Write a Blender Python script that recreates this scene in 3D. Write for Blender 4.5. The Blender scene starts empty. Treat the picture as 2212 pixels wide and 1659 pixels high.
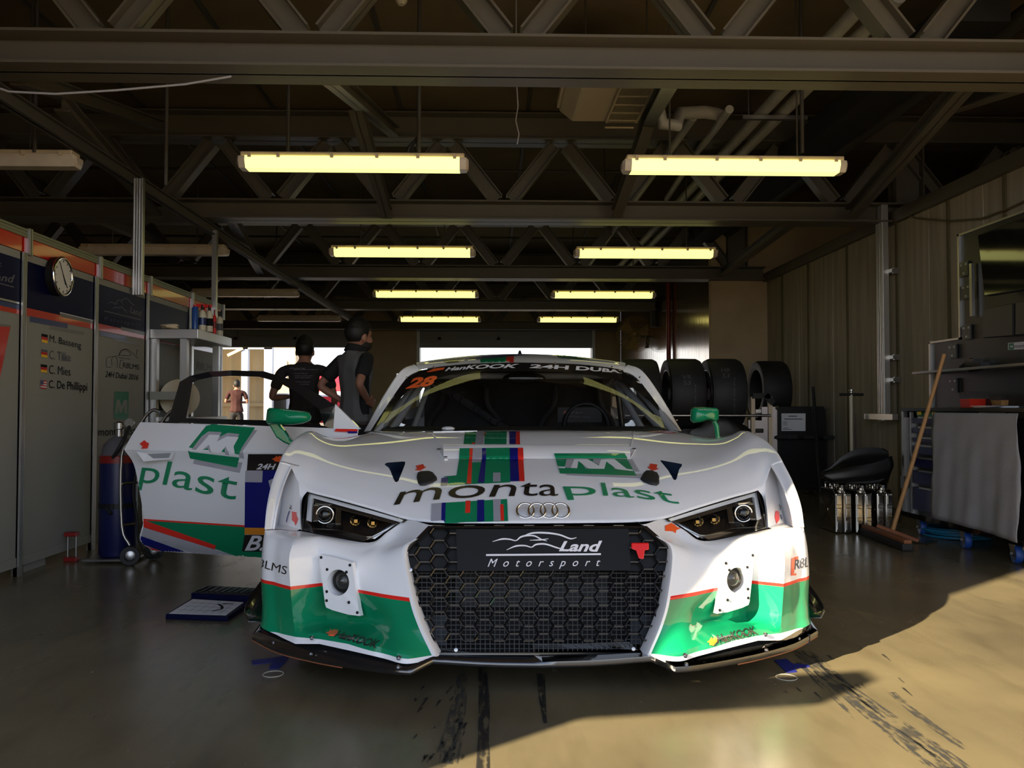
import bpy, bmesh, math, random
from math import sin, cos, pi, radians, sqrt, atan, atan2
from mathutils import Vector as V, Matrix as M
from mathutils.bvhtree import BVHTree
random.seed(7)
S = bpy.context.scene
C = S.collection

# ---------------------------------------------------------------- camera
FPX, CX, CY, VPX, VPY, H = 1830.0, 1106.0, 829.5, 1055.0, 881.0, 0.9
yaw, pitch = atan((CX - VPX) / FPX), atan((VPY - CY) / FPX)
cd = bpy.data.cameras.new('camera')
cd.sensor_width = 36.0
cd.lens = FPX / 2212.0 * 36.0
cd.clip_start, cd.clip_end = 0.05, 500
cam = bpy.data.objects.new('camera', cd)
C.objects.link(cam)
cam.location = (0, 0, H)
cam.rotation_euler = (pi / 2 + pitch, 0, -yaw)
S.camera = cam
RM = cam.rotation_euler.to_matrix()
CO = V((0, 0, H))

# ---------------------------------------------------------------- world, sun, exposure
w = bpy.data.worlds.new('sky')
S.world = w
w.use_nodes = True
nt = w.node_tree
nt.nodes.clear()
out = nt.nodes.new('ShaderNodeOutputWorld')
bg = nt.nodes.new('ShaderNodeBackground')
tc = nt.nodes.new('ShaderNodeTexCoord')
sep = nt.nodes.new('ShaderNodeSeparateXYZ')
rmp = nt.nodes.new('ShaderNodeValToRGB')
nt.links.new(tc.outputs['Generated'], sep.inputs[0])
nt.links.new(sep.outputs['Z'], rmp.inputs[0])
ce = rmp.color_ramp.elements
ce[0].position, ce[0].color = 0.0, (0.90, 0.96, 1.0, 1)
ce[1].position, ce[1].color = 0.75, (0.10, 0.17, 0.32, 1)
e_ = ce.new(0.22); e_.color = (0.62, 0.72, 0.90, 1)
nt.links.new(rmp.outputs[0], bg.inputs[0])
bg.inputs[1].default_value = 2.2
nt.links.new(bg.outputs[0], out.inputs[0])

SUN_AZ, SUN_EL = V((0.78, 0.626, 0)).normalized(), radians(24)
sd = bpy.data.lights.new('sun', 'SUN')
sd.energy = 21.0
sd.angle = radians(0.6)
sd.color = (1.0, 0.83, 0.56)
sun = bpy.data.objects.new('sun', sd)
C.objects.link(sun)
sdir = V((SUN_AZ.x * cos(SUN_EL), SUN_AZ.y * cos(SUN_EL), -sin(SUN_EL)))
sun.rotation_euler = sdir.to_track_quat('-Z', 'Y').to_euler()
sun.location = (-8, -8, 8)

S.view_settings.view_transform = 'Standard'
S.view_settings.look = 'None'
S.view_settings.exposure = 0.3
S.view_settings.gamma = 1.0
S.view_settings.use_curve_mapping = False
cy = S.cycles
cy.max_bounces, cy.diffuse_bounces, cy.glossy_bounces = 7, 4, 4
cy.transmission_bounces, cy.transparent_max_bounces = 6, 10
cy.caustics_reflective = cy.caustics_refractive = False
cy.sample_clamp_indirect = 4.0

# ---------------------------------------------------------------- image <-> world helpers
def ray(px, py):
    return RM @ V(((px - CX) / FPX, -(py - CY) / FPX, -1.0))
def W(px, py, Y):                       # point at depth Y
    d = ray(px, py); return CO + d * (Y / d.y)
def WX(px, py, X):                      # point on plane X
    d = ray(px, py); return CO + d * (X / d.x)
def F(px, py, z=0.0):                   # point at height z
    d = ray(px, py); return CO + d * ((z - H) / d.z)

# ---------------------------------------------------------------- materials
def lin(c):
    return tuple(((x / 255) / 12.92 if x / 255 <= 0.04045 else ((x / 255 + 0.055) / 1.055) ** 2.4) for x in c)
MATS = {}
def mat(name, col, rough=0.5, metal=0.0, coat=0.0, emit=None, es=1.0, noise=0.0, nscale=8.0, spec=0.5, bump=0.0, coat_r=0.05):
    m = bpy.data.materials.new(name); m.use_nodes = True
    n = m.node_tree.nodes; b = n['Principled BSDF']; L = m.node_tree.links
    b.inputs['Base Color'].default_value = (*col, 1)
    b.inputs['Roughness'].default_value = rough
    b.inputs['Metallic'].default_value = metal
    b.inputs['Coat Weight'].default_value = coat
    b.inputs['Coat Roughness'].default_value = coat_r
    b.inputs['Specular IOR Level'].default_value = spec
    if emit:
        b.inputs['Emission Color'].default_value = (*emit, 1)
        b.inputs['Emission Strength'].default_value = es
    if noise or bump:
        t = n.new('ShaderNodeTexCoord'); no = n.new('ShaderNodeTexNoise')
        no.inputs['Scale'].default_value = nscale; no.inputs['Detail'].default_value = 5
        L.new(t.outputs['Object'], no.inputs['Vector'])
        if noise:
            r = n.new('ShaderNodeMapRange')
            r.inputs[1].default_value = 0.3; r.inputs[2].default_value = 0.7
            r.inputs[3].default_value = 1 - noise; r.inputs[4].default_value = 1 + noise
            L.new(no.outputs['Fac'], r.inputs[0])
            h = n.new('ShaderNodeMix'); h.data_type = 'RGBA'; h.blend_type = 'MULTIPLY'
            h.inputs['Factor'].default_value = 1
            h.inputs['A'].default_value = (*col, 1)
            L.new(r.outputs[0], h.inputs['B']); L.new(h.outputs['Result'], b.inputs['Base Color'])
        if bump:
            bu = n.new('ShaderNodeBump'); bu.inputs['Strength'].default_value = bump; bu.inputs['Distance'].default_value = 0.01
            L.new(no.outputs['Fac'], bu.inputs['Height']); L.new(bu.outputs[0], b.inputs['Normal'])
    MATS[name] = m
    return m
def glass(name, tint, refl=0.04, rough=0.01):
    m = bpy.data.materials.new(name); m.use_nodes = True
    n = m.node_tree.nodes; n.clear(); L = m.node_tree.links
    o = n.new('ShaderNodeOutputMaterial'); mx = n.new('ShaderNodeMixShader')
    t = n.new('ShaderNodeBsdfTransparent'); g = n.new('ShaderNodeBsdfGlossy'); lw = n.new('ShaderNodeLayerWeight')
    t.inputs[0].default_value = (*tint, 1); g.inputs['Roughness'].default_value = rough
    g.inputs[0].default_value = (1, 1, 1, 1)
    p = n.new('ShaderNodeMath'); p.operation = 'POWER'; p.inputs[1].default_value = 5.0
    q = n.new('ShaderNodeMath'); q.operation = 'MULTIPLY_ADD'; q.inputs[1].default_value = 1 - refl; q.inputs[2].default_value = refl
    lw.inputs[0].default_value = 0.5
    L.new(lw.outputs['Facing'], p.inputs[0]); L.new(p.outputs[0], q.inputs[0]); L.new(q.outputs[0], mx.inputs[0])
    L.new(t.outputs[0], mx.inputs[1]); L.new(g.outputs[0], mx.inputs[2])
    L.new(mx.outputs[0], o.inputs[0]); MATS[name] = m
    return m

# ---------------------------------------------------------------- mesh builder
class MB:
    def __init__(s): s.v, s.f, s.m, s.mi = [], [], [], 0
    def use(s, i): s.mi = i; return s
    def add(s, vs, fs):
        o = len(s.v); s.v += [V(p) for p in vs]
        for f in fs: s.f.append(tuple(o + i for i in f)); s.m.append(s.mi)
        return s
    def box(s, c, d, rot=None):
        c = V(c); x, y, z = d[0] / 2, d[1] / 2, d[2] / 2
        p = [V((a * x, b * y, e * z)) for e in (-1, 1) for b in (-1, 1) for a in (-1, 1)]
        if rot is not None: p = [rot @ q for q in p]
        return s.add([c + q for q in p], [(0, 2, 3, 1), (4, 5, 7, 6), (0, 1, 5, 4), (2, 6, 7, 3), (0, 4, 6, 2), (1, 3, 7, 5)])
    def bbox(s, a, b):
        a, b = V(a), V(b); return s.box((a + b) / 2, [abs(b[i] - a[i]) for i in range(3)])
    def bar(s, a, b, wd, hh, up=(0, 0, 1)):      # rectangular bar a->b, width wd (side), height hh (along up)
        a, b = V(a), V(b); d = (b - a).normalized(); u = V(up)
        sd = d.cross(u)
        if sd.length < 1e-5: sd = d.cross(V((0, 1, 0)))
        sd.normalize(); u = sd.cross(d).normalized()
        p = [q + sd * i * wd / 2 + u * j * hh / 2 for q in (a, b) for j in (-1, 1) for i in (-1, 1)]
        return s.add(p, [(0, 2, 3, 1), (4, 5, 7, 6), (0, 1, 5, 4), (2, 6, 7, 3), (0, 4, 6, 2), (1, 3, 7, 5)])
    def tube(s, pts, r, n=10, cap=True):
        pts = [V(p) for p in pts]; k = len(pts); rs = r if isinstance(r, (list, tuple)) else [r] * k
        vs, fs = [], []; ref = None
        for i, p in enumerate(pts):
            t = (pts[min(i + 1, k - 1)] - pts[max(i - 1, 0)]).normalized()
            if ref is None:
                ref = V((0, 0, 1)) if abs(t.z) < 0.9 else V((1, 0, 0))
            a = t.cross(ref).normalized(); b = a.cross(t).normalized(); ref = b
            for j in range(n):
                an = 2 * pi * j / n; vs.append(p + (a * cos(an) + b * sin(an)) * rs[i])
        for i in range(k - 1):
            for j in range(n):
                fs.append((i * n + j, i * n + (j + 1) % n, (i + 1) * n + (j + 1) % n, (i + 1) * n + j))
        if cap: fs.append(tuple(range(n - 1, -1, -1))); fs.append(tuple(range((k - 1) * n, k * n)))
        return s.add(vs, fs)
    def lathe(s, c, prof, n=24, axis=(0, 0, 1), cap=True):   # prof: (radius, along-axis)
        c = V(c); q = V((0, 0, 1)).rotation_difference(V(axis).normalized())
        vs, fs = [], []; k = len(prof)
        for r, h in prof:
            for j in range(n):
                a = 2 * pi * j / n; vs.append(c + q @ V((r * cos(a), r * sin(a), h)))
        for i in range(k - 1):
            for j in range(n):
                fs.append((i * n + j, i * n + (j + 1) % n, (i + 1) * n + (j + 1) % n, (i + 1) * n + j))
        if cap and prof[0][0] > 1e-6: fs.append(tuple(range(n - 1, -1, -1)))
        if cap and prof[-1][0] > 1e-6: fs.append(tuple(range((k - 1) * n, k * n)))
        return s.add(vs, fs)
    def torus(s, c, R, r, axis=(0, 0, 1), n=28, k=10, sy=1.0):
        c = V(c); q = V((0, 0, 1)).rotation_difference(V(axis).normalized()); vs, fs = [], []
        for i in range(n):
            a = 2 * pi * i / n
            for j in range(k):
                b = 2 * pi * j / k
                vs.append(c + q @ V(((R + r * cos(b)) * cos(a), (R + r * cos(b)) * sin(a) * sy, r * sin(b))))
        for i in range(n):
            for j in range(k):
                fs.append((i * k + j, ((i + 1) % n) * k + j, ((i + 1) % n) * k + (j + 1) % k, i * k + (j + 1) % k))
        return s.add(vs, fs)
    def ball(s, c, r, n=16, k=10):
        c = V(c); r = r if isinstance(r, (tuple, list)) else (r, r, r)
        vs = [c + V((0, 0, -r[2]))]; fs = []
        for i in range(1, k):
            t = -pi / 2 + pi * i / k
            for j in range(n):
                a = 2 * pi * j / n; vs.append(c + V((r[0] * cos(t) * cos(a), r[1] * cos(t) * sin(a), r[2] * sin(t))))
        vs.append(c + V((0, 0, r[2])))
        for j in range(n): fs.append((0, 1 + (j + 1) % n, 1 + j))
        for i in range(k - 2):
            for j in range(n):
                fs.append((1 + i * n + j, 1 + i * n + (j + 1) % n, 1 + (i + 1) * n + (j + 1) % n, 1 + (i + 1) * n + j))
        e = len(vs) - 1; o = 1 + (k - 2) * n
        for j in range(n): fs.append((o + j, o + (j + 1) % n, e))
        return s.add(vs, fs)
    def prism(s, poly, off):            # closed polygon (3D) extruded along vector off
        k = len(poly); poly = [V(p) for p in poly]; off = V(off)
        fs = [tuple(range(k)), tuple(range(2 * k - 1, k - 1, -1))]
        fs += [(i, k + i, k + (i + 1) % k, (i + 1) % k) for i in range(k)]
        return s.add(poly + [p + off for p in poly], fs)
    def grid(s, g, closed=False):
        m, n = len(g), len(g[0]); vs = [p for r in g for p in r]; fs = []
        for i in range(m - 1):
            for j in range(n if closed else n - 1):
                fs.append((i * n + j, i * n + (j + 1) % n, (i + 1) * n + (j + 1) % n, (i + 1) * n + j))
        return s.add(vs, fs)
    def mirror(s, fn):
        k = len(s.v); s.v += [fn(p) for p in s.v[:k]]
        nf = len(s.f)
        for i in range(nf):
            s.f.append(tuple(k + j for j in reversed(s.f[i]))); s.m.append(s.m[i])
        return s

def parent_to(o, p):
    o.parent = p; o.matrix_parent_inverse = (p.matrix_basis).inverted() if p.parent is None else M.Identity(4)
    if p.parent is not None:            # sub-part: part itself is untransformed mesh in world coordinates
        o.matrix_parent_inverse = M.Identity(4)
def obj(name, mb, mats, parent=None, smooth=None, bevel=0, solid=0, sub=0):
    me = bpy.data.meshes.new(name)
    me.from_pydata([tuple(p) for p in mb.v], [], mb.f)
    if not isinstance(mats, (list, tuple)): mats = [mats]
    for m in mats: me.materials.append(MATS[m] if isinstance(m, str) else m)
    me.polygons.foreach_set('material_index', mb.m)
    bm = bmesh.new(); bm.from_mesh(me); bmesh.ops.recalc_face_normals(bm, faces=bm.faces); bm.to_mesh(me); bm.free()
    o = bpy.data.objects.new(name, me); C.objects.link(o)
    if smooth is not None:
        me.polygons.foreach_set('use_smooth', [True] * len(me.polygons))
        bm = bmesh.new(); bm.from_mesh(me)
        for e in bm.edges:
            if len(e.link_faces) == 2 and e.calc_face_angle(0) > radians(smooth): e.smooth = False
        bm.to_mesh(me); bm.free()
    if solid:
        md = o.modifiers.new('s', 'SOLIDIFY'); md.thickness = solid; md.offset = -1
    if bevel:
        md = o.modifiers.new('b', 'BEVEL'); md.width = bevel; md.segments = 2; md.limit_method = 'ANGLE'
    if sub:
        md = o.modifiers.new('u', 'SUBSURF'); md.levels = md.render_levels = sub
    if parent is not None: parent_to(o, parent)
    me.update()
    return o
def tag(o, label, cat, group=None, kind=None):
    o['label'] = label; o['category'] = cat
    if group: o['group'] = group
    if kind: o['kind'] = kind
    return o
def thing(name, label, cat, loc=(0, 0, 0), group=None, rz=0):
    o = bpy.data.objects.new(name, None); C.objects.link(o)
    o.empty_display_size = 0.1
    o.matrix_basis = M.Translation(V(loc)) @ M.Rotation(rz, 4, 'Z')
    return tag(o, label, cat, group)
def struct(name, mb, mats, parent=None, **k):
    o = obj(name, mb, mats, parent, **k)
    if parent is None: o['kind'] = 'structure'
    return o
def dup(root, loc, label=None, group=None, rz=None):
    r = root.copy(); C.objects.link(r)
    r.matrix_basis = M.Translation(V(loc)) @ M.Rotation(rz if rz is not None else root.rotation_euler.z, 4, 'Z')
    if label: r['label'] = label
    if group: r['group'] = group
    for ch in list(root.children):
        c = ch.copy(); C.objects.link(c); c.parent = r
        for g in list(ch.children):
            d = g.copy(); C.objects.link(d); d.parent = c
    return r

# ---------------------------------------------------------------- curves, patches
def cr1(pts, n, sharp=()):              # Catmull-Rom through pts, n samples per span; breaks at sharp indices
    pts = [V(p) for p in pts]; k = len(pts); res = []
    for i in range(k - 1):
        p1, p2 = pts[i], pts[i + 1]
        p0 = pts[i - 1] if i > 0 and i not in sharp else p1 * 2 - p2
        p3 = pts[i + 2] if i + 2 < k and (i + 1) not in sharp else p2 * 2 - p1
        for j in range(n):
            t = j / n
            res.append(0.5 * ((2 * p1) + (p2 - p0) * t + (2 * p0 - 5 * p1 + 4 * p2 - p3) * t * t + (3 * p1 - p0 - 3 * p2 + p3) * t ** 3))
    res.append(pts[-1]); return res
def patch(g, nu=5, nv=5, su=(), sv=()): # su: sharp columns, sv: sharp rows
    rows = [cr1(r, nu, su) for r in g]
    cols = [cr1([r[j] for r in rows], nv, sv) for j in range(len(rows[0]))]
    return [[c[i] for c in cols] for i in range(len(cols[0]))]

# ---------------------------------------------------------------- flat shapes and lettering, laid onto surfaces
def text2d(s, bold=0.0, shear=0.0, spacing=1.0):
    cu = bpy.data.curves.new('t', 'FONT'); cu.body = s; cu.offset = bold; cu.shear = shear
    cu.space_character = spacing; cu.resolution_u = 4; cu.fill_mode = 'FRONT'
    o = bpy.data.objects.new('t', cu); C.objects.link(o)
    dg = bpy.context.evaluated_depsgraph_get(); dg.update()
    me = bpy.data.meshes.new_from_object(o.evaluated_get(dg))
    vs = [(v.co.x, v.co.y) for v in me.vertices]; fs = [tuple(p.vertices) for p in me.polygons]
    bpy.data.objects.remove(o); bpy.data.curves.remove(cu); bpy.data.meshes.remove(me)
    x0, x1 = min(a for a, b in vs), max(a for a, b in vs); y0, y1 = min(b for a, b in vs), max(b for a, b in vs)
    return [((a - x0) / (x1 - x0), (b - y0) / (y1 - y0)) for a, b in vs], fs
def poly2d(pts): return list(pts), [tuple(range(len(pts)))]
def stroke2d(pts, wd, n=4):             # ribbon along a smoothed path; wd: width or list
    p = cr1([V((a, b, 0)) for a, b in pts], n); k = len(p)
    ws = wd if isinstance(wd, (list, tuple)) else [wd] * len(pts)
    vs, fs = [], []
    for i, q in enumerate(p):
        t = (p[min(i + 1, k - 1)] - p[max(i - 1, 0)]).normalized(); nn = V((-t.y, t.x, 0))
        u = i / n; a = int(min(u, len(ws) - 1)); b = min(a + 1, len(ws) - 1); ww = ws[a] + (ws[b] - ws[a]) * (u - a)
        vs += [tuple((q + nn * ww / 2)[:2]), tuple((q - nn * ww / 2)[:2])]
    for i in range(k - 1): fs.append((2 * i, 2 * i + 1, 2 * i + 3, 2 * i + 2))
    return vs, fs
def quad(tl, tr, br, bl):
    tl, tr, br, bl = [V((*q, 0)) for q in (tl, tr, br, bl)]
    return lambda s, t: tuple(((bl * (1 - s) + br * s) * (1 - t) + (tl * (1 - s) + tr * s) * t)[:2])
def band(top, bot):                     # curved band: lists of pixel points along top and bottom
    n = 16; T = cr1([V((*p, 0)) for p in top], n); B = cr1([V((*p, 0)) for p in bot], n)
    def at(L, s):
        u = max(0, min(1, s)) * (len(L) - 1); i = min(int(u), len(L) - 2); return L[i].lerp(L[i + 1], u - i)
    return lambda s, t: tuple((at(B, s) * (1 - t) + at(T, s) * t)[:2])
def refine(vs, fs, L):
    bm = bmesh.new(); bv = [bm.verts.new((a, b, 0)) for a, b in vs]
    for f in fs:
        try: bm.faces.new([bv[i] for i in f])
        except ValueError: pass
    bm.normal_update()
    bmesh.ops.triangulate(bm, faces=bm.faces)
    for _ in range(7):
        es = [e for e in bm.edges if e.calc_length() > L]
        if not es: break
        bmesh.ops.subdivide_edges(bm, edges=es, cuts=1)
        bmesh.ops.triangulate(bm, faces=bm.faces)
    bm.verts.index_update()
    r = [(v.co.x, v.co.y) for v in bm.verts], [tuple(v.index for v in f.verts) for f in bm.faces]
    bm.free(); return r
def onto(shape, proj, L=10):            # shape in pixel coordinates -> (points, faces) on a surface, proj(px,py)->Vector|None
    vs, fs = refine(*shape, L); P = [proj(a, b) for a, b in vs]
    fs = [f for f in fs if all(P[i] is not None for i in f)]
    used = sorted({i for f in fs for i in f}); new = {i: k for k, i in enumerate(used)}
    return [P[i] for i in used], [tuple(new[i] for i in f) for f in fs]
def mapped(shape, fn): return [fn(a, b) for a, b in shape[0]], shape[1]
# ================================================================ materials
mat('white_paint', lin((240, 240, 242)), 0.6, coat=1.0, spec=0.1, coat_r=0.02)
mat('car_green', lin((8, 130, 88)), 0.55, coat=1.0, spec=0.1, coat_r=0.02)
mat('car_red', lin((235, 50, 40)), 0.28, coat=0.8)
mat('car_navy', lin((12, 22, 120)), 0.28, coat=0.8)
mat('car_grey', lin((165, 165, 176)), 0.28, coat=0.8)
mat('shade_grey', lin((178, 176, 184)), 0.3, coat=0.6)
mat('ink', lin((36, 32, 30)), 0.3, coat=0.6)
mat('mint', lin((20, 140, 95)), 0.28, coat=0.8)
mat('orange', lin((250, 100, 45)), 0.3, coat=0.5)
mat('amber', lin((225, 140, 40)), 0.35)
mat('silver_ink', lin((225, 225, 230)), 0.3)
mat('black_gloss', (0.008, 0.008, 0.009), 0.12, coat=0.6)
mat('black_satin', (0.011, 0.011, 0.011), 0.4, spec=0.22)
mat('black_matte', (0.011, 0.011, 0.012), 0.7, noise=0.2)
mat('rubber', (0.012, 0.012, 0.013), 0.62, noise=0.25, nscale=20)
mat('cavity', (0.006, 0.006, 0.007), 0.85)
mat('chrome', (0.8, 0.8, 0.82), 0.08, 1.0)
mat('steel', (0.42, 0.41, 0.40), 0.3, 1.0)
mat('alu', (0.58, 0.57, 0.55), 0.38, 1.0)
mat('radiator', (0.03, 0.03, 0.03), 0.5, 0.4)
mat('carbon', (0.012, 0.012, 0.013), 0.15, coat=1.0, spec=1.0, coat_r=0.03)
mat('wood_edge', lin((140, 84, 52)), 0.6)
mat('wood', lin((176, 130, 80)), 0.55, noise=0.15, nscale=14)
mat('truss_paint', lin((92, 86, 75)), 0.45, noise=0.06, nscale=3)
mat('slab', lin((108, 93, 70)), 0.85, noise=0.25, nscale=1.2)
mat('lamp_body', lin((200, 180, 150)), 0.5)
mat('lamp_lit', (0.9, 0.9, 0.6), 0.4, emit=(1.0, 0.97, 0.30), es=1.1)
mat('lamp_off', lin((205, 190, 170)), 0.3, noise=0.1)
mat('panel_white', lin((146, 144, 134)), 0.6, noise=0.03, nscale=2, spec=0.2)
mat('panel_ink', (0.012, 0.012, 0.013), 0.8, spec=0.1)
mat('panel_navy', lin((7, 11, 46)), 0.5, spec=0.12)
mat('panel_red', lin((190, 34, 26)), 0.25, coat=0.4)
mat('panel_blue', lin((36, 52, 100)), 0.3)
mat('panel_grey', lin((112, 108, 104)), 0.4)
mat('olive_rail', lin((120, 122, 92)), 0.5)
mat('flag_red', lin((200, 30, 25)), 0.5)
mat('flag_gold', lin((235, 190, 40)), 0.5)
mat('faded', lin((96, 94, 98)), 0.6, spec=0.2)
mat('cloth_grey', lin((158, 156, 160)), 0.9, bump=0.15, nscale=60)
mat('drawer_blue', lin((34, 32, 82)), 0.35)
mat('caster_blue', lin((28, 70, 150)), 0.5)
mat('gas_blue', lin((14, 22, 72)), 0.4)
mat('red_plastic', lin((225, 30, 28)), 0.35)
mat('dark_red', lin((130, 24, 20)), 0.4)
mat('blue_tape', lin((22, 34, 120)), 0.6)
mat('chalk', lin((190, 186, 170)), 0.9)
mat('paper', lin((222, 222, 226)), 0.7)
mat('cream', lin((216, 198, 165)), 0.7, noise=0.05, nscale=2)
mat('shutter', lin((150, 150, 150)), 0.5)
mat('insulation', lin((175, 170, 165)), 0.5, noise=0.1, bump=0.2, nscale=12)
mat('pipe_dark', lin((70, 66, 60)), 0.6)
mat('duct_black', lin((34, 33, 32)), 0.7)
mat('skin', lin((170, 118, 95)), 0.55, noise=0.05, nscale=12)
mat('hair', (0.008, 0.006, 0.005), 0.6)
mat('beard', (0.02, 0.013, 0.010), 0.8)
mat('shirt_grey', lin((112, 110, 110)), 0.85)
mat('shirt_black', (0.012, 0.012, 0.013), 0.85)
mat('shirt_dark', lin((46, 42, 42)), 0.85)
mat('maroon', lin((58, 24, 24)), 0.85)
mat('trousers', (0.013, 0.013, 0.016), 0.85)
mat('khaki', lin((72, 64, 50)), 0.85)
mat('shirt_print', lin((150, 145, 140)), 0.8)
mat('sand_building', lin((214, 190, 150)), 0.8)
mat('corrugated', lin((190, 168, 128)), 0.6)
mat('grey_steel', lin((150, 158, 172)), 0.4)
mat('tent_red', lin((200, 24, 44)), 0.6)
mat('bottle_white', lin((215, 205, 180)), 0.4)
mat('can_blue', lin((40, 80, 150)), 0.3)
mat('snack', lin((205, 150, 90)), 0.8, noise=0.3, nscale=60)
mat('snack_red', lin((215, 50, 30)), 0.35)
mat('box_green', lin((14, 110, 80)), 0.4)
mat('hose_blue', lin((20, 110, 150)), 0.4)
mat('screen', (0.006, 0.007, 0.008), 0.06, coat=0.5)
mat('screen_grey', (0.03, 0.032, 0.034), 0.3)
mat('board_black', (0.008, 0.008, 0.009), 0.35)
mat('bag_black', (0.006, 0.006, 0.006), 0.42)
mat('grey_tube', lin((150, 152, 156)), 0.4)
mat('fan_cream', lin((150, 120, 70)), 0.5)
mat('clock_face', lin((215, 210, 200)), 0.5)
mat('seat_fabric', (0.02, 0.02, 0.022), 0.8)
mat('amber_lens', lin((215, 170, 90)), 0.15, 0.4)
mat('ground', lin((138, 129, 114)), 0.9, noise=0.08, nscale=1.5)
glass('clear_glass', (0.97, 0.97, 0.97))
glass('headlight_glass', (0.94, 0.94, 0.93))
glass('smoked_glass', (0.74, 0.75, 0.75))
glass('side_glass', (0.72, 0.70, 0.68))
glass('tub_plastic', (0.8, 0.8, 0.8))

def floor_mat():
    m = bpy.data.materials.new('polished_concrete'); m.use_nodes = True
    n = m.node_tree.nodes; L = m.node_tree.links; b = n['Principled BSDF']
    t = n.new('ShaderNodeTexCoord')
    def noise(sc, det, stretch=(1, 1, 1), rot=0):
        mp = n.new('ShaderNodeMapping'); mp.inputs['Scale'].default_value = stretch; mp.inputs['Rotation'].default_value = (0, 0, rot)
        x = n.new('ShaderNodeTexNoise'); x.inputs['Scale'].default_value = sc; x.inputs['Detail'].default_value = det
        L.new(t.outputs['Object'], mp.inputs[0]); L.new(mp.outputs[0], x.inputs['Vector']); return x
    a, c, d = noise(1.1, 8), noise(9, 6, (1, 0.25, 1), 0.7), noise(5, 4, (1.0, 0.08, 1), -0.9)
    r1 = n.new('ShaderNodeValToRGB')
    r1.color_ramp.elements[0].position = 0.3; r1.color_ramp.elements[0].color = (*lin((88, 81, 64)), 1)
    r1.color_ramp.elements[1].position = 0.72; r1.color_ramp.elements[1].color = (*lin((120, 110, 85)), 1)
    L.new(a.outputs['Fac'], r1.inputs[0])
    r2 = n.new('ShaderNodeMapRange'); r2.inputs[1].default_value = 0.28; r2.inputs[2].default_value = 0.5; r2.inputs[3].default_value = 0.8; r2.inputs[4].default_value = 1.0
    L.new(c.outputs['Fac'], r2.inputs[0])
    mx = n.new('ShaderNodeMix'); mx.data_type = 'RGBA'; mx.blend_type = 'MULTIPLY'; mx.inputs['Factor'].default_value = 1
    L.new(r1.outputs[0], mx.inputs['A']); L.new(r2.outputs[0], mx.inputs['B'])
    r3 = n.new('ShaderNodeMapRange'); r3.inputs[1].default_value = 0.60; r3.inputs[2].default_value = 0.68; r3.inputs[3].default_value = 1.0; r3.inputs[4].default_value = 1.04
    L.new(d.outputs['Fac'], r3.inputs[0])
    m2 = n.new('ShaderNodeMix'); m2.data_type = 'RGBA'; m2.blend_type = 'MULTIPLY'; m2.inputs['Factor'].default_value = 1
    L.new(mx.outputs['Result'], m2.inputs['A']); L.new(r3.outputs[0], m2.inputs['B'])
    L.new(m2.outputs['Result'], b.inputs['Base Color'])
    rr = n.new('ShaderNodeMapRange'); rr.inputs[3].default_value = 0.16; rr.inputs[4].default_value = 0.34
    L.new(c.outputs['Fac'], rr.inputs[0]); L.new(rr.outputs[0], b.inputs['Roughness'])
    bu = n.new('ShaderNodeBump'); bu.inputs['Strength'].default_value = 0.04; bu.inputs['Distance'].default_value = 0.02
    L.new(c.outputs['Fac'], bu.inputs['Height']); L.new(bu.outputs[0], b.inputs['Normal'])
    b.inputs['Specular IOR Level'].default_value = 0.5
    MATS['floor'] = m
floor_mat()
def wall_mat(name, c1, c2, sc, stretch, rough=0.8, metal=0.0, bump=0.0):
    m = bpy.data.materials.new(name); m.use_nodes = True
    n = m.node_tree.nodes; L = m.node_tree.links; b = n['Principled BSDF']
    t = n.new('ShaderNodeTexCoord'); mp = n.new('ShaderNodeMapping'); mp.inputs['Scale'].default_value = stretch
    x = n.new('ShaderNodeTexNoise'); x.inputs['Scale'].default_value = sc; x.inputs['Detail'].default_value = 6
    L.new(t.outputs['Object'], mp.inputs[0]); L.new(mp.outputs[0], x.inputs['Vector'])
    r = n.new('ShaderNodeValToRGB'); r.color_ramp.elements[0].position = 0.3; r.color_ramp.elements[1].position = 0.7
    r.color_ramp.elements[0].color = (*c1, 1); r.color_ramp.elements[1].color = (*c2, 1)
    L.new(x.outputs['Fac'], r.inputs[0]); L.new(r.outputs[0], b.inputs['Base Color'])
    b.inputs['Roughness'].default_value = rough; b.inputs['Metallic'].default_value = metal
    if bump:
        bu = n.new('ShaderNodeBump'); bu.inputs['Strength'].default_value = bump; bu.inputs['Distance'].default_value = 0.02
        L.new(x.outputs['Fac'], bu.inputs['Height']); L.new(bu.outputs[0], b.inputs['Normal'])
    MATS[name] = m
wall_mat('cladding', lin((150, 140, 120)), lin((182, 171, 150)), 2.5, (6, 6, 0.35))
wall_mat('joint', lin((96, 88, 58)), lin((110, 100, 70)), 3, (1, 1, 1))
wall_mat('metal_sheet', lin((150, 132, 110)), lin((176, 158, 134)), 3, (1, 4, 0.6), 0.16, 0.9, 0.12)
wall_mat('plaster', lin((178, 156, 122)), lin((196, 172, 136)), 2, (1, 1, 1))

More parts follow.
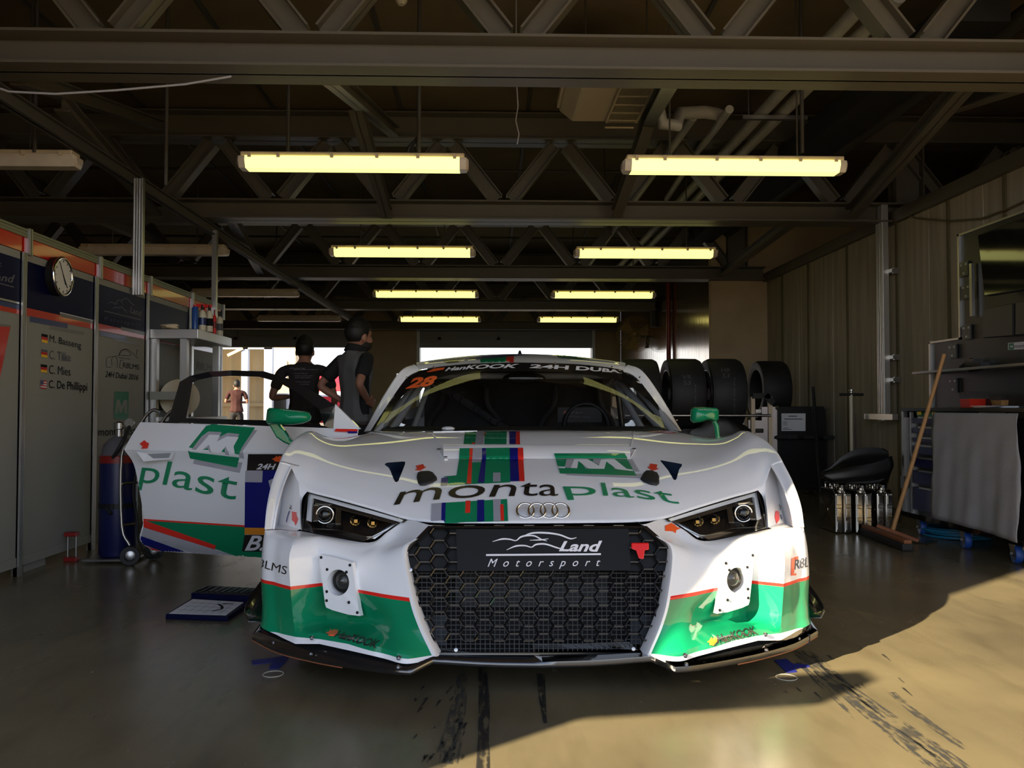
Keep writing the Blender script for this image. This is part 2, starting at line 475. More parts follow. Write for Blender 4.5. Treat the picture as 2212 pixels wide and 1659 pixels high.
# ================================================================ setting
XL, XR, YB, ZC = -7.0, 3.66, 18.6, 3.55
PIER = -2.25
YF = 0.6                                  # plane of the open garage front
struct('floor', MB().add([(XL, -0.2, 0), (6.2, -0.2, 0), (6.2, YB, 0), (XL, YB, 0)], [(0, 1, 2, 3)]), 'floor')
struct('ground_front', MB().add([(-70, -90, -0.02), (70, -90, -0.02), (70, -0.2, -0.02), (-70, -0.2, -0.02)], [(0, 1, 2, 3)]), 'ground')
struct('ground_back', MB().add([(-90, YB, -0.02), (90, YB, -0.02), (90, 160, -0.02), (-90, 160, -0.02)], [(0, 1, 2, 3)]), 'ground')
mb = MB().bbox((XL, YF - 0.15, ZC), (6.2, YB + 0.3, ZC + 0.25))
struct('ceiling', mb, 'slab')
mb = MB()
for k in range(-6, 6):                    # seams between the ceiling slabs
    mb.box((0.35 + 1.12 * k, 9.6, ZC - 0.008), (0.03, 17.9, 0.015))
struct('trim_1', mb, 'pipe_dark')
# right wall: cladding panels with ribs, dark joints
mb = MB(); mb.bbox((XR, YF, 0), (XR + 0.2, 11.0, 2.56))
y = 0.65; k = 0
js = [0.8, 2.2, 3.3, 4.35, 5.08, 5.86, 6.6, 7.45, 8.5, 9.55, 10.4]
for a, b in zip(js[:-1], js[1:] + []):
    g = (b - a - 0.04) / 3
    for i in range(3):
        mb.bbox((XR - 0.006 - 0.006 * (i % 2), a + 0.02 + g * i + 0.004, 0.0), (XR, a + 0.02 + g * (i + 1) - 0.004, 2.55))
struct('wall_right', mb, 'cladding', bevel=0.003)
mb = MB()
for a in js[1:]:
    mb.bbox((XR - 0.014, a - 0.018, 0), (XR + 0.001, a + 0.018, 2.55))
struct('trim_2', mb, 'joint')
mb = MB().bbox((XR - 0.05, YF, 2.55), (XR + 0.15, 11.05, 2.66))
struct('trim_3', mb, 'truss_paint')
struct('wall_far_right', MB().bbox((6.2, YF, 0), (6.4, YB, ZC)), 'slab')
struct('wall_right_return', MB().bbox((2.92, 11.0, 0), (6.2, 11.12, ZC)), 'plaster')
mb = MB()
for a, b in ((11.12, 12.9), (12.9, 14.9), (14.9, 16.9), (16.9, YB)):
    mb.bbox((2.92, a + 0.004, 0), (3.0, b - 0.004, ZC))
struct('wall_recess_right', mb, 'metal_sheet')
struct('wall_left', MB().bbox((XL - 0.2, YF, 0), (XL, YB, ZC)), 'plaster')
# front wall behind the photographer: piers and lintel; left pier added to edge the sunlight
mb = MB().bbox((XL, YF - 0.15, 0), (PIER, YF + 0.15, ZC)).bbox((4.6, YF - 0.15, 0), (6.2, YF + 0.15, ZC)).bbox((PIER, YF - 0.15, 3.2), (4.6, YF + 0.15, ZC))
wf_ = struct('wall_front', mb, 'plaster')
obj('added_shade_board', MB().prism([(-2.5, 0.34, 1.50), (-1.62, 0.46, 1.50), (-1.62, 0.46, 1.66), (-2.5, 0.34, 1.66)], (0, 0.1, 0)), 'panel_white', wf_)  # unseen board, added to cast a shadow on the floor before the nose
# back wall with two shutter doorways
D1, D2, DT = (-5.95, -2.82), (-1.5, 2.28), 2.25
mb = MB()
for a, b in ((XL, D1[0]), (D1[1], D2[0]), (D2[1], 2.92)):
    mb.bbox((a, YB, 0), (b, YB + 0.25, ZC))
for a, b in (D1, D2): mb.bbox((a, YB, 2.75), (b, YB + 0.25, ZC))
struct('wall_back', mb, 'plaster')
for i, (a, b) in enumerate((D1, D2)):
    mb = MB()
    for k in range(6):
        z0 = DT + k * 0.085
        mb.bbox((a, YB + 0.02, z0), (b, YB + 0.05, z0 + 0.075)).bbox((a, YB + 0.03, z0 + 0.07), (b, YB + 0.045, z0 + 0.09))
    mb.bbox((a, YB + 0.0, DT - 0.03), (b, YB + 0.07, DT + 0.004))
    mb.bbox((a + 0.4, YB - 0.01, DT + 0.14), (a + 1.75, YB + 0.03, DT + 0.2)).bbox((a + 0.4, YB - 0.01, DT + 0.4), (a + 1.75, YB + 0.03, DT + 0.46))
    mb.bbox((a + 0.4, YB - 0.01, DT + 0.14), (a + 0.46, YB + 0.03, DT + 0.46)).bbox((a + 1.69, YB - 0.01, DT + 0.14), (a + 1.75, YB + 0.03, DT + 0.46))
    d = struct('door_%d' % (i + 1), mb, 'shutter')
    fr = MB().bbox((a - 0.07, YB - 0.05, 0), (a, YB + 0.02, 2.75)).bbox((b, YB - 0.05, 0), (b + 0.07, YB + 0.02, 2.75))
    obj('door_frame', fr, 'pipe_dark' if i == 0 else 'white_paint', d)

# ================================================================ roof trusses
def hsec(mb, a, b, wf, hh, t=0.014, up=(0, 0, 1)):        # H section: flanges width wf, depth hh
    a, b = V(a), V(b); d = (b - a).normalized(); u = V(up); sd = d.cross(u).normalized(); u = sd.cross(d).normalized()
    mb.bar(a, b, t, hh, up=u)
    for s in (-1, 1): mb.bar(a + u * s * (hh - t) / 2, b + u * s * (hh - t) / 2, wf, t, up=u)
TY = [4.10, 7.43, 10.85, 14.3, 17.9]
NAMES = ['nearest', 'second', 'third', 'fourth', 'farthest']
for i, y in enumerate(TY):
    x0, x1 = -6.9, (6.1 if i < 2 else 3.6 if i == 2 else 2.86)
    yc = y + 0.125
    t = thing('roof_truss', ['grey steel lattice beam nearest the camera across the top of the picture',
        'second steel lattice beam, behind the ceiling air conditioner', 'third steel lattice beam, ending at the top of the concrete corner',
        'fourth steel lattice beam, behind the third pair of lit lamps', 'farthest steel lattice beam, just before the shutter doors'][i], 'beam', (0, yc, 2.57), 'steel lattice roof beams')
    mb = MB(); hsec(mb, (x0, yc, 2.65), (x1, yc, 2.65), 0.25, 0.17); obj('bottom_chord', mb, 'truss_paint', t)
    mb = MB(); hsec(mb, (x0, yc, 3.40), (x1, yc, 3.40), 0.25, 0.24); obj('top_chord', mb, 'truss_paint', t)
    k = -7
    while 0.14 + 1.017 * k < x1 - 0.3:
        xb = 0.14 + 1.017 * k
        for s in (-1, 1):
            a, b = V((xb + s * 0.065, yc, 2.765)), V((xb + s * 0.455, yc, 3.26))
            if x0 < xb < x1 and b.x < x1:
                mb = MB(); hsec(mb, a, b, 0.12, 0.13, 0.012, up=(0, 1, 0)) if False else hsec(mb, a, b, 0.115, 0.12, 0.012)
                obj('diagonal', mb, 'truss_paint', t)
        k += 1
    if i in (1, 2):
        mb = MB(); hsec(mb, (3.8 if i == 1 else 3.25, yc, 2.73), (3.8 if i == 1 else 3.25, yc, 3.28), 0.16, 0.26, up=(1, 0, 0)); obj('post', mb, 'truss_paint', t)
# knee braces between the trusses
def brace(pts, wd, label, m='truss_paint'):
    mb = MB()
    for a, b in pts: hsec(mb, a, b, wd, wd, 0.012)
    return tag(obj('knee_brace', mb, m), label, 'brace', 'knee braces between the roof beams')
brace([(W(40, 165, 4.5), W(350, 272, 7.4)), (W(135, 225, 5.1), W(338, 455, 7.4))], 0.09, 'forked steel brace above the left partition, under the nearest beam')
brace([(W(715, 165, 4.5), W(852, 285, 7.4)), (W(768, 228, 5.6), W(836, 462, 7.4))], 0.09, 'forked steel brace above the middle lit lamp nearest the camera')
brace([(W(1450, 165, 4.5), W(1390, 280, 7.0)), (W(1400, 265, 6.4), W(1332, 460, 7.4))], 0.09, 'steel brace descending beside the ceiling air conditioner')
brace([(W(2120, 140, 4.6), W(1838, 462, 7.4)), (W(2030, 235, 5.6), W(2212, 175, 4.6))], 0.1, 'long steel brace dropping towards the right wall top')
brace([(W(215, 470, 7.7), W(420, 560, 10.8)), (W(500, 470, 7.7), W(562, 585, 10.8))], 0.09, 'steel brace behind the second beam above the unlit lamp')
brace([(W(1720, 470, 7.7), W(1560, 590, 10.8))], 0.09, 'steel brace behind the second beam near the concrete corner')

# suspension rail over the left partition with its two posts
t = thing('ceiling_rail', 'long dark rail running back under the beams above the left partition', 'rail', (-2.52, 9, 2.5))
mb = MB(); hsec(mb, (-2.52, 2.2, 2.52), (-2.52, 16.6, 2.52), 0.06, 0.085, 0.01); obj('rail_beam', mb, 'pipe_dark', t)
mb = MB()
for dx, dy in ((-0.017, 0), (0.017, 0)): mb.box((-2.455 + dx, 5.99, 2.10), (0.03, 0.04, 0.82))
for dx in (-0.028, -0.008, 0.008, 0.028): mb.box((-2.455 + dx, 5.967, 2.10), (0.005, 0.008, 0.82))
obj('post', mb, 'alu', t)
mb = MB().box((-2.5, 7.78, 2.12), (0.04, 0.05, 0.8)); obj('post', mb, 'alu', t)

# ================================================================ lamps
def lamp(x0, x1, y, lit, label, mbs=None):
    t = thing('batten_light', label, 'lamp', ((x0 + x1) / 2, y, 2.37), 'lit tube lamps' if lit else 'unlit tube lamps')
    zt = 2.475
    mb = MB().bbox((x0 + 0.02, y - 0.055, zt - 0.03), (x1 - 0.02, y + 0.055, zt)); obj('housing', mb, 'lamp_body', t, bevel=0.008)
    pr = [(-0.065, zt - 0.03), (-0.068, zt - 0.06), (-0.045, zt - 0.102), (0.045, zt - 0.102), (0.068, zt - 0.06), (0.065, zt - 0.03)]
    def sec(x, s): return [V((x, y + a * s, zt - 0.055 + (b - zt + 0.055) * s)) for a, b in pr]
    g = [sec(x0 - 0.005, 0.6), sec(x0 + 0.01, 0.95), sec(x0 + 0.05, 1), sec(x1 - 0.05, 1), sec(x1 - 0.01, 0.95), sec(x1 + 0.005, 0.6)]
    m2 = MB().grid([g[2], g[3]]); obj('diffuser', m2, 'lamp_lit' if lit else 'lamp_off', t, smooth=40)
    for a, b in (((0, 1, 2)), ((3, 4, 5))) if False else ((0, 2), (3, 5)):
        m3 = MB().grid(g[a:b + 1]); m3.add(g[0] if a == 0 else g[5], [tuple(range(6))]); obj('end_cap', m3, 'lamp_off', t, smooth=40)
    for k in range(6):
        xx = x0 + 0.08 + (x1 - x0 - 0.16) * (0, 0.14, 0.4, 0.62, 0.82, 1)[k]
        obj('clip', MB().box((xx, y - 0.066, zt - 0.027), (0.02, 0.02, 0.03)), 'lamp_body', t)
    for xx in (x0 + 0.3, x1 - 0.3):
        obj('hanger', MB().tube([(xx, y, zt), (xx, y, ZC)], 0.006, 6), 'pipe_dark', t)
    return t
LY = [5.25, 8.24, 11.3, 14.5]
ORD = ['nearest row', 'second row', 'third row', 'last row']
for i, y in enumerate(LY):
    lamp(-1.543, -0.129, y, True, 'lit yellow-white tube lamp, left of the lit pair in the %s' % ORD[i])
    lamp(0.838, 2.246, y, True, 'lit yellow-white tube lamp, right of the lit pair in the %s' % ORD[i])
    lamp(-3.93, -2.52, y, False, 'unlit tube lamp with beige housing above the left side in the %s' % ORD[i])

# ================================================================ things under the ceiling
t = thing('air_conditioner', 'beige ceiling air conditioner with slatted grille behind the nearest beam', 'air conditioner', (0.83, 5.8, 3.3))
x0, x1, ya, yb, zb = 0.53, 1.13, 5.32, 6.32, 3.06
mb = MB().prism([(x0, ya, zb + 0.08), (x0 + 0.1, ya, zb), (x1, ya, zb), (x1, ya, zb + 0.15), (x0, ya, zb + 0.15)], (0, yb - ya, 0)); obj('casing', mb, 'lamp_body', t, bevel=0.01)
mb = MB().bbox((x0 + 0.36, ya + 0.1, zb - 0.012), (x1 - 0.02, yb - 0.03, zb - 0.001))
obj('intake_backing', mb, 'cavity', t)
mb = MB()
for k in range(22): mb.bbox((x0 + 0.37 + k * 0.0098, ya + 0.1, zb - 0.018), (x0 + 0.374 + k * 0.0098, yb - 0.03, zb - 0.012))
for k in range(7): mb.bbox((x0 + 0.36, ya + 0.1 + k * 0.163, zb - 0.02), (x1 - 0.02, ya + 0.114 + k * 0.163, zb - 0.01))
for q in (x0 + 0.355, x1 - 0.02): mb.bbox((q - 0.008, ya + 0.1, zb - 0.02), (q + 0.008, yb - 0.03, zb - 0.008))
obj('intake_grille', mb, 'lamp_body', t)
mb = MB()
for k in range(4): mb.bbox((x0 - 0.02, ya, zb + 0.085 + 0.016 * k), (x0, yb - 0.05, zb + 0.09 + 0.016 * k))
obj('outlet_louvre', mb, 'lamp_body', t)
mb = MB()
for xx in (x0 + 0.1, x1 - 0.1):
    for yy in (ya + 0.1, yb - 0.1): mb.tube([(xx, yy, zb + 0.14), (xx, yy, ZC)], 0.006, 6)
obj('hanger', mb, 'pipe_dark', t)

def pipe(pts, r, m, label, n=14, name='ceiling_pipe', cat='pipe', group=None):
    return tag(obj(name, MB().tube(pts, r, n), m, smooth=50), label, cat, group)
for X_, r, m, lb in ((2.13, 0.045, 'insulation', 'lagged grey ceiling pipe, inner one of the close pair'), (2.29, 0.045, 'insulation', 'lagged grey ceiling pipe, outer one of the close pair'),
                 (3.14, 0.06, 'pipe_dark', 'round ceiling pipe nearest the right wall'), (1.62, 0.035, 'insulation', 'thin pale lagged pipe running back from the white elbow')):
    pipe([(X_, 4.6 if X_ > 2 else 6.6, 3.2), (X_, 13.8, 3.2)], r, m, lb, group='ceiling pipes')
tag(obj('duct', MB().bbox((2.62, 4.6, 3.06), (2.92, 13.5, 3.24)), 'duct_black'), 'flat black duct under the ceiling between round pipes', 'duct')
pipe([W(1400, 240, 6.3), W(1425, 240, 6.3), W(1432, 268, 6.3), W(1462, 270, 6.3), W(1468, 245, 6.4), W(1520, 242, 6.5), W(1548, 246, 6.6), W(1560, 252, 6.6)], 0.05, 'insulation', 'white lagged pipe with bends beside the air conditioner', name='lagged_pipe')
pipe([W(1576, 236, 6.3), W(1540, 285, 6.9), W(1500, 335, 7.8), W(1440, 430, 9.6)], 0.032, 'insulation', 'pale lagged pipe with tape rings sloping behind the right lamp', name='lagged_pipe')
tag(obj('pipe_bracket', MB().box((2.2, 6.4, 3.13), (0.5, 0.04, 0.03)).tube([(2.0, 6.4, 3.13), (2.0, 6.4, ZC)], 0.006, 6).tube([(2.42, 6.4, 3.13), (2.42, 6.4, ZC)], 0.006, 6), 'steel'), 'flat steel bracket carrying the pair of lagged ceiling pipes', 'bracket')
for i, (x, y0, y1, Y) in enumerate(((358, 165, 400, 5.5), (905, 170, 330, 5.2), (1733, 180, 330, 5.3), (75, 165, 330, 5.2), (622, 170, 335, 5.5))):
    a, b = W(x, y1, Y), W(x, y0, Y); b = V((a.x, a.y, ZC))
    pipe([b, a], 0.013, 'pipe_dark', ['thin rod hanging from the ceiling left of the first lit lamp', 'dark conduit dropping to the right end of the first lit lamp',
        'thin rod above the right lamp of the nearest row', 'thin conduit dropping to the unlit lamp at the left edge', 'thin rod above the middle of the first lit lamp'][i], 8, 'drop_rod', 'rod')
pipe([W(905, 320, 5.2), W(900, 300, 5.22), W(885, 318, 5.24), W(880, 335, 5.25)], 0.014, 'duct_black', 'black bent conduit entering the first lit lamp', 8, 'conduit', 'conduit')
pipe([W(-40, 178, 4.0), W(20, 198, 4.0), W(120, 203, 4.0), W(250, 195, 4.02), W(400, 182, 4.05), W(500, 165, 4.09)], 0.0055, 'cloth_grey', 'pale cable sagging across the top left below the nearest beam', 8, 'hanging_cable', 'cable')
pipe([V((W(1115, 165, 5.0).x, 5.0, ZC)), W(1115, 165, 5.0), W(1119, 230, 5.0), W(1114, 260, 5.02), W(1121, 290, 5.0), W(1117, 312, 5.0)], 0.004, 'cloth_grey', 'thin pale cord dangling in the middle below the nearest beam', 6, 'dangling_cord', 'cord')
for i in range(2):
    tag(obj('conduit', MB().tube([(-6.5, (8.6, 12.0)[i], 3.32), (3.4, (8.6, 12.0)[i], 3.32)], 0.016, 8), 'pipe_dark'), ['thin conduit crossing behind the second lattice beam', 'thin conduit crossing behind the third lattice beam'][i], 'conduit')
t = thing('smoke_detector', 'cream smoke detector at the top edge of the picture', 'smoke detector', W(867, -8, 5.2))
p = W(867, 0, 5.2)
obj('detector_body', MB().lathe(p, [(0.0, -0.03), (0.02, -0.03), (0.036, -0.01), (0.04, 0.02), (0.03, 0.03)], 16), 'bottle_white', t, smooth=40)
obj('detector_base', MB().lathe(p, [(0.045, 0.03), (0.045, 0.05), (0.01, 0.055), (0.008, ZC - p.z)], 14), 'lamp_body', t)
# conduits and fittings on the right wall
t = thing('cable_riser', 'pair of tall aluminium channels clipped up the right wall', 'cable channel', (XR - 0.06, 7.6, 0.9))
Yr = 3.6 * 1830 / 877
for k, dx in enumerate((-0.035, 0.035)):
    mb = MB().box((XR - 0.105, Yr + dx, 1.76), (0.05, 0.05, 1.95))
    for e in (-0.016, 0.016): mb.box((XR - 0.135, Yr + dx + e, 1.76), (0.012, 0.008, 1.95))
    obj('channel', mb, 'olive_rail' if False else 'alu', t)
for z in (2.12, 1.35, 1.15):
    obj('clamp', MB().box((XR - 0.07, Yr, z), (0.03, 0.26, 0.03)).box((XR - 0.04, Yr - 0.1, z), (0.05, 0.03, 0.05)).box((XR - 0.04, Yr + 0.1, z), (0.05, 0.03, 0.05)), 'steel', t)
obj('foot_bracket', MB().box((XR - 0.12, Yr + 0.05, 0.82), (0.05, 0.56, 0.05)), 'alu', t)
pipe([WX(1944, 460, XR - 0.02), WX(1980, 472, XR - 0.03), WX(2050, 478, XR - 0.03), WX(2120, 472, XR - 0.03), WX(2180, 450, XR - 0.03), WX(2260, 410, XR - 0.03)], 0.007, 'joint', 'brown cable drooping across the top of the right wall', 8, 'hanging_cable', 'cable')
pipe([(2.87, 13.4, 0.02), (2.87, 13.4, 3.3)], 0.035, 'dark_red', 'vertical dark red pipe on the metal recess wall', name='fire_pipe')
pipe([(2.4, 14.6, 2.78), (2.86, 14.6, 2.78), (2.88, 14.6, 2.3)], 0.07, 'pipe_dark', 'dark duct elbow at the end of the fourth beam', name='duct_elbow')
# wall fan
t = thing('wall_fan', 'brown wall fan with round wire guard on the recess wall', 'fan', (2.9, 15.5, 2.25))
fc = V((2.68, 15.4, 2.25)); ax = (-0.25, -1, 0)
mb = MB()
for k in range(9): mb.torus(fc, 0.04 + 0.036 * k, 0.0045, ax, 36, 5)
q = V((0, 0, 1)).rotation_difference(V(ax).normalized())
for k in range(16): mb.tube([fc + q @ V((0.04 * cos(k * pi / 8), 0.04 * sin(k * pi / 8), 0.03)), fc + q @ V((0.33 * cos(k * pi / 8), 0.33 * sin(k * pi / 8), 0))], 0.003, 4)
obj('guard', mb, 'fan_cream', t)
mb = MB()
for k in range(3):
    a = k * 2.094
    mb.add([fc + q @ V((r_ * cos(a + b), r_ * sin(a + b), -0.05 + z)) for r_, b, z in ((0.05, 0, 0), (0.3, -0.35, -0.02), (0.31, 0.45, 0.03), (0.06, 0.9, 0.02))], [(0, 1, 2, 3)])
obj('blades', mb, 'fan_cream', t, solid=0.006)
obj('motor', MB().lathe(fc, [(0.0, 0.04), (0.03, 0.035), (0.05, -0.05), (0.09, -0.07), (0.09, -0.18), (0.02, -0.22)], 16, ax), 'fan_cream', t, smooth=40)
obj('arm', MB().tube([fc + V((0.03, 0.15, 0)), fc + V((0.12, 0.15, -0.03)), (2.91, 15.5, 2.2)], 0.02, 8).box((2.9, 15.5, 2.15), (0.03, 0.07, 0.3)), 'pipe_dark', t)

# dark scuffs and tyre marks lying in the floor surface
def scuff_mat(name, col, thr):
    m = bpy.data.materials.new(name); m.use_nodes = True
    n = m.node_tree.nodes; L = m.node_tree.links; b = n['Principled BSDF']
    b.inputs['Base Color'].default_value = (*col, 1); b.inputs['Roughness'].default_value = 0.45
    t = n.new('ShaderNodeTexCoord')
    def nz(sc, det, st):
        x = n.new('ShaderNodeTexNoise'); x.inputs['Scale'].default_value = sc; x.inputs['Detail'].default_value = det
        mp = n.new('ShaderNodeMapping'); mp.inputs['Scale'].default_value = st
        L.new(t.outputs['Object'], mp.inputs[0]); L.new(mp.outputs[0], x.inputs['Vector']); return x.outputs['Fac']
    mx = n.new('ShaderNodeMath'); mx.operation = 'ADD'
    h1 = n.new('ShaderNodeMath'); h1.operation = 'MULTIPLY'; h1.inputs[1].default_value = 0.65; L.new(nz(10, 6, (9, 0.8, 1)), h1.inputs[0])
    h2 = n.new('ShaderNodeMath'); h2.operation = 'MULTIPLY'; h2.inputs[1].default_value = 0.35; L.new(nz(45, 8, (1.2, 0.7, 1)), h2.inputs[0])
    L.new(h1.outputs[0], mx.inputs[0]); L.new(h2.outputs[0], mx.inputs[1])
    r = n.new('ShaderNodeMapRange'); r.inputs[1].default_value = thr; r.inputs[2].default_value = thr + 0.12; r.inputs[4].default_value = 0.8
    L.new(mx.outputs[0], r.inputs[0]); L.new(r.outputs[0], b.inputs['Alpha']); MATS[name] = m
scuff_mat('scuff', (0.045, 0.047, 0.05), 0.45)
scuff_mat('scuff_dense', (0.018, 0.018, 0.02), 0.40)
flr = bpy.data.objects['floor']
fl = lambda a, b: F(a, b, 0.0015)
def mark(pts, wd, m):
    P = [F(a, b, 0.0015) for a, b in pts]; sh = stroke2d([(p.x, p.y) for p in P], wd, 5)
    o = obj('tyre_mark', MB().add([(a, b, 0.0015) for a, b in sh[0]], sh[1]), m, flr); return o
mark([(1730, 1405), (1800, 1470), (1900, 1560), (2010, 1640), (2090, 1700)], [0.07, 0.06, 0.05, 0.07, 0.07], 'scuff')
mark([(1750, 1410), (1830, 1480), (1930, 1555), (2050, 1640), (2110, 1690)], [0.03, 0.035, 0.05, 0.06, 0.05], 'scuff')
mark([(1725, 1430), (1790, 1495), (1850, 1555)], [0.02, 0.018, 0.012], 'scuff')
mark([(1925, 1495), (1990, 1550), (2060, 1600), (2085, 1618)], [0.025, 0.03, 0.03, 0.015], 'scuff')
mark([(1042, 1440), (1046, 1520), (1044, 1600), (1042, 1670)], [0.03, 0.034, 0.03, 0.034], 'scuff_dense')
mark([(1000, 1450), (988, 1540), (962, 1610), (945, 1665)], [0.03, 0.05, 0.035, 0.03], 'scuff')
mark([(1168, 1455), (1172, 1510), (1178, 1562)], [0.028, 0.022, 0.01], 'scuff_dense')
mark([(1000, 1560), (985, 1610), (970, 1650)], [0.02, 0.03, 0.04], 'scuff')
rg = random.Random(5)
for k in range(26):
    x0, y0 = rg.uniform(900, 1010), rg.uniform(1470, 1640); l_ = rg.uniform(6, 26)
    mark([(x0, y0), (x0 - l_ * .55, y0 + l_ * .8)], [rg.uniform(.004, .014), .003], 'scuff_dense')
for k in range(14):
    x0, y0 = rg.uniform(1680, 1950), rg.uniform(1400, 1500); l_ = rg.uniform(8, 26)
    mark([(x0, y0), (x0 + l_ * .8, y0 + l_ * .7)], [rg.uniform(.004, .012), .003], 'scuff_dense')
for i, (x, y) in enumerate(((590, 1456), (1699, 1463))):
    c = F(x, y, 0.001)
    tag(obj('chalk_ring', MB().torus(c, 0.034, 0.0012, n=30, k=4), 'chalk'), ['pale chalk ring on the floor below the left splitter end', 'pale chalk ring on the floor below the right splitter end'][i], 'chalk mark')
for i, P in enumerate(([[(543, 1427), (600, 1420), (618, 1416), (624, 1418), (617, 1430), (602, 1445), (580, 1446), (588, 1432), (545, 1436)]],
                       [[(1672, 1426), (1700, 1424), (1712, 1434), (1745, 1436), (1750, 1441), (1716, 1444), (1722, 1452), (1700, 1454)]])):
    mb = MB()
    for q in P: mb.prism([F(a, b, 0.0005) for a, b in q], (0, 0, 0.0012))
    tag(obj('tape_mark', mb, 'blue_tape'), ['blue tape mark on the floor under the left end of the splitter', 'blue tape mark on the floor under the right end of the splitter'][i], 'tape')
# ================================================================ RACE CAR
AX = lambda Y: 0.17 + 0.012 * (Y - 2.75)
def cp(q):                                # (px,py,Y) on the left half of the picture, or ('c',u,Y,z) -> car coordinates
    if q[0] == 'c': return V(q[1:])
    if q[0] == 0:                         # centre line: (0, py, Y)
        P = W(1055 + 1830 * AX(q[2]) / q[2], q[1], q[2]); return V((0, q[2], P.z))
    P = W(*q); return V((P.x - AX(q[2]), q[2], P.z))
tw = lambda p: V((p.x + AX(p.y), p.y, p.z))
mir = lambda p: V((2 * AX(p.y) - p.x, p.y, p.z))
def cgrid(g): return [[cp(q) for q in r] for r in g]
def both(pt_grids, **k):                  # list of car-coordinate grids -> mesh with mirrored copy
    mb = MB()
    for g in pt_grids: mb.grid([[tw(p) for p in r] for r in g])
    return mb.mirror(mir)
def half(pt_grids, side):                # one side of the car only
    mb = MB(); f = tw if side < 0 else (lambda p: mir(tw(p)))
    for g in pt_grids: mb.grid([[f(p) for p in r] for r in g])
    return mb
def cw(u, Y, z): return V((u + AX(Y), Y, z))

car = thing('race_car', 'white and green racing coupe parked nose first with its left door open', 'car', (AX(4.9), 4.9, 0))

# livery paint: white above, green band with red pinstripe on the nose, white sill
def livery():
    m = bpy.data.materials.new('nose_livery'); m.use_nodes = True
    n = m.node_tree.nodes; L = m.node_tree.links; b = n['Principled BSDF']
    b.inputs['Roughness'].default_value = 0.6; b.inputs['Specular IOR Level'].default_value = 0.1; b.inputs['Coat Weight'].default_value = 1.0; b.inputs['Coat Roughness'].default_value = 0.02
    t = n.new('ShaderNodeTexCoord'); s = n.new('ShaderNodeSeparateXYZ'); L.new(t.outputs['Object'], s.inputs[0])
    def math(op, a, c):
        x = n.new('ShaderNodeMath'); x.operation = op
        for i, v in enumerate((a, c)):
            if v is None: continue
            if isinstance(v, (int, float)): x.inputs[i].default_value = v
            else: L.new(v, x.inputs[i])
        return x.outputs[0]
    au = math('ABSOLUTE', math('SUBTRACT', s.outputs[0], 0.172), None)
    zt = math('ADD', math('MULTIPLY', math('MAXIMUM', math('SUBTRACT', au, 0.42), 0.0), 0.05), 0.277)
    zb = math('ADD', math('MULTIPLY', math('MINIMUM', math('MAXIMUM', math('SUBTRACT', au, 0.42), 0.0), 0.2), 0.12), 0.123)
    below = math('LESS_THAN', s.outputs[2], zt)
    red = math('LESS_THAN', math('ABSOLUTE', math('SUBTRACT', s.outputs[2], zt), None), 0.0055)
    above = math('GREATER_THAN', s.outputs[2], zb)
    grn = math('MULTIPLY', below, above)
    m1 = n.new('ShaderNodeMix'); m1.data_type = 'RGBA'; m1.inputs['A'].default_value = (*lin((238, 238, 240)), 1); m1.inputs['B'].default_value = (*lin((8, 130, 88)), 1)
    m2 = n.new('ShaderNodeMix'); m2.data_type = 'RGBA'; m2.inputs['B'].default_value = (*lin((228, 42, 34)), 1)
    L.new(grn, m1.inputs['Factor']); L.new(m1.outputs['Result'], m2.inputs['A']); L.new(red, m2.inputs['Factor']); L.new(m2.outputs['Result'], b.inputs['Base Color'])
    MATS['livery'] = m
livery()

# ---------------------------------------------------------------- front clip (bonnet and wings), one moulding
c8c = [('c', -0.99, 3.72, .66), ('c', -.985, 3.78, .70), ('c', -.98, 3.86, .725), ('c', -.975, 3.95, .738), ('c', -.97, 4.05, .742), ('c', -.965, 4.2, .742)]
clip = [
 [c8c[0], (604, 998, 3.38), (628, 1008, 3.36), (645, 1044, 3.29), (664, 1061, 3.255), (725, 1077, 3.20), (800, 1098, 3.14), (878, 1121, 3.07), (945, 1128, 3.03), (1050, 1129, 3.01), (0, 1129, 3.0)],
 [c8c[1], (612, 980, 3.45), (634, 985, 3.44), (656, 1006, 3.38), (684, 1028, 3.33), (745, 1046, 3.28), (820, 1066, 3.22), (890, 1083, 3.16), (955, 1089, 3.13), (1055, 1090, 3.125), (0, 1090, 3.12)],
 [c8c[2], (624, 963, 3.55), (644, 962, 3.55), (667, 976, 3.50), (698, 992, 3.46), (765, 1008, 3.42), (840, 1023, 3.37), (905, 1036, 3.33), (965, 1040, 3.31), (1058, 1040, 3.305), (0, 1040, 3.30)],
 [c8c[3], (640, 947, 3.68), (658, 943, 3.67), (680, 953, 3.64), (712, 968, 3.61), (775, 982, 3.61), (850, 989, 3.58), (915, 994, 3.56), (975, 995, 3.55), (1060, 995, 3.545), (0, 995, 3.545)],
 [c8c[4], (660, 936, 3.86), (676, 931, 3.85), (695, 940, 3.84), (728, 951, 3.83), (785, 958, 3.82), (862, 958, 3.81), (928, 958, 3.81), (983, 958, 3.80), (1062, 958, 3.80), (0, 958, 3.80)],
 [c8c[5], (676, 942, 4.08), (690, 941, 4.08), (708, 943, 4.07), (745, 945, 4.08), (800, 938, 4.10), (872, 936, 4.08), (935, 935, 4.06), (990, 934, 4.06), (1063, 934, 4.06), (0, 934, 4.06)],
 [('c', -.96, 4.4, .74), ('c', -.93, 4.35, .745), ('c', -.91, 4.34, .75), ('c', -.87, 4.32, .755), ('c', -.80, 4.31, .76), (806, 932, 4.33), (880, 931, 4.30), (940, 930, 4.28), (995, 930, 4.28), (1066, 929, 4.27), (0, 929, 4.27)]]
gclip = patch(cgrid(clip), 6, 6)
front = both([gclip])
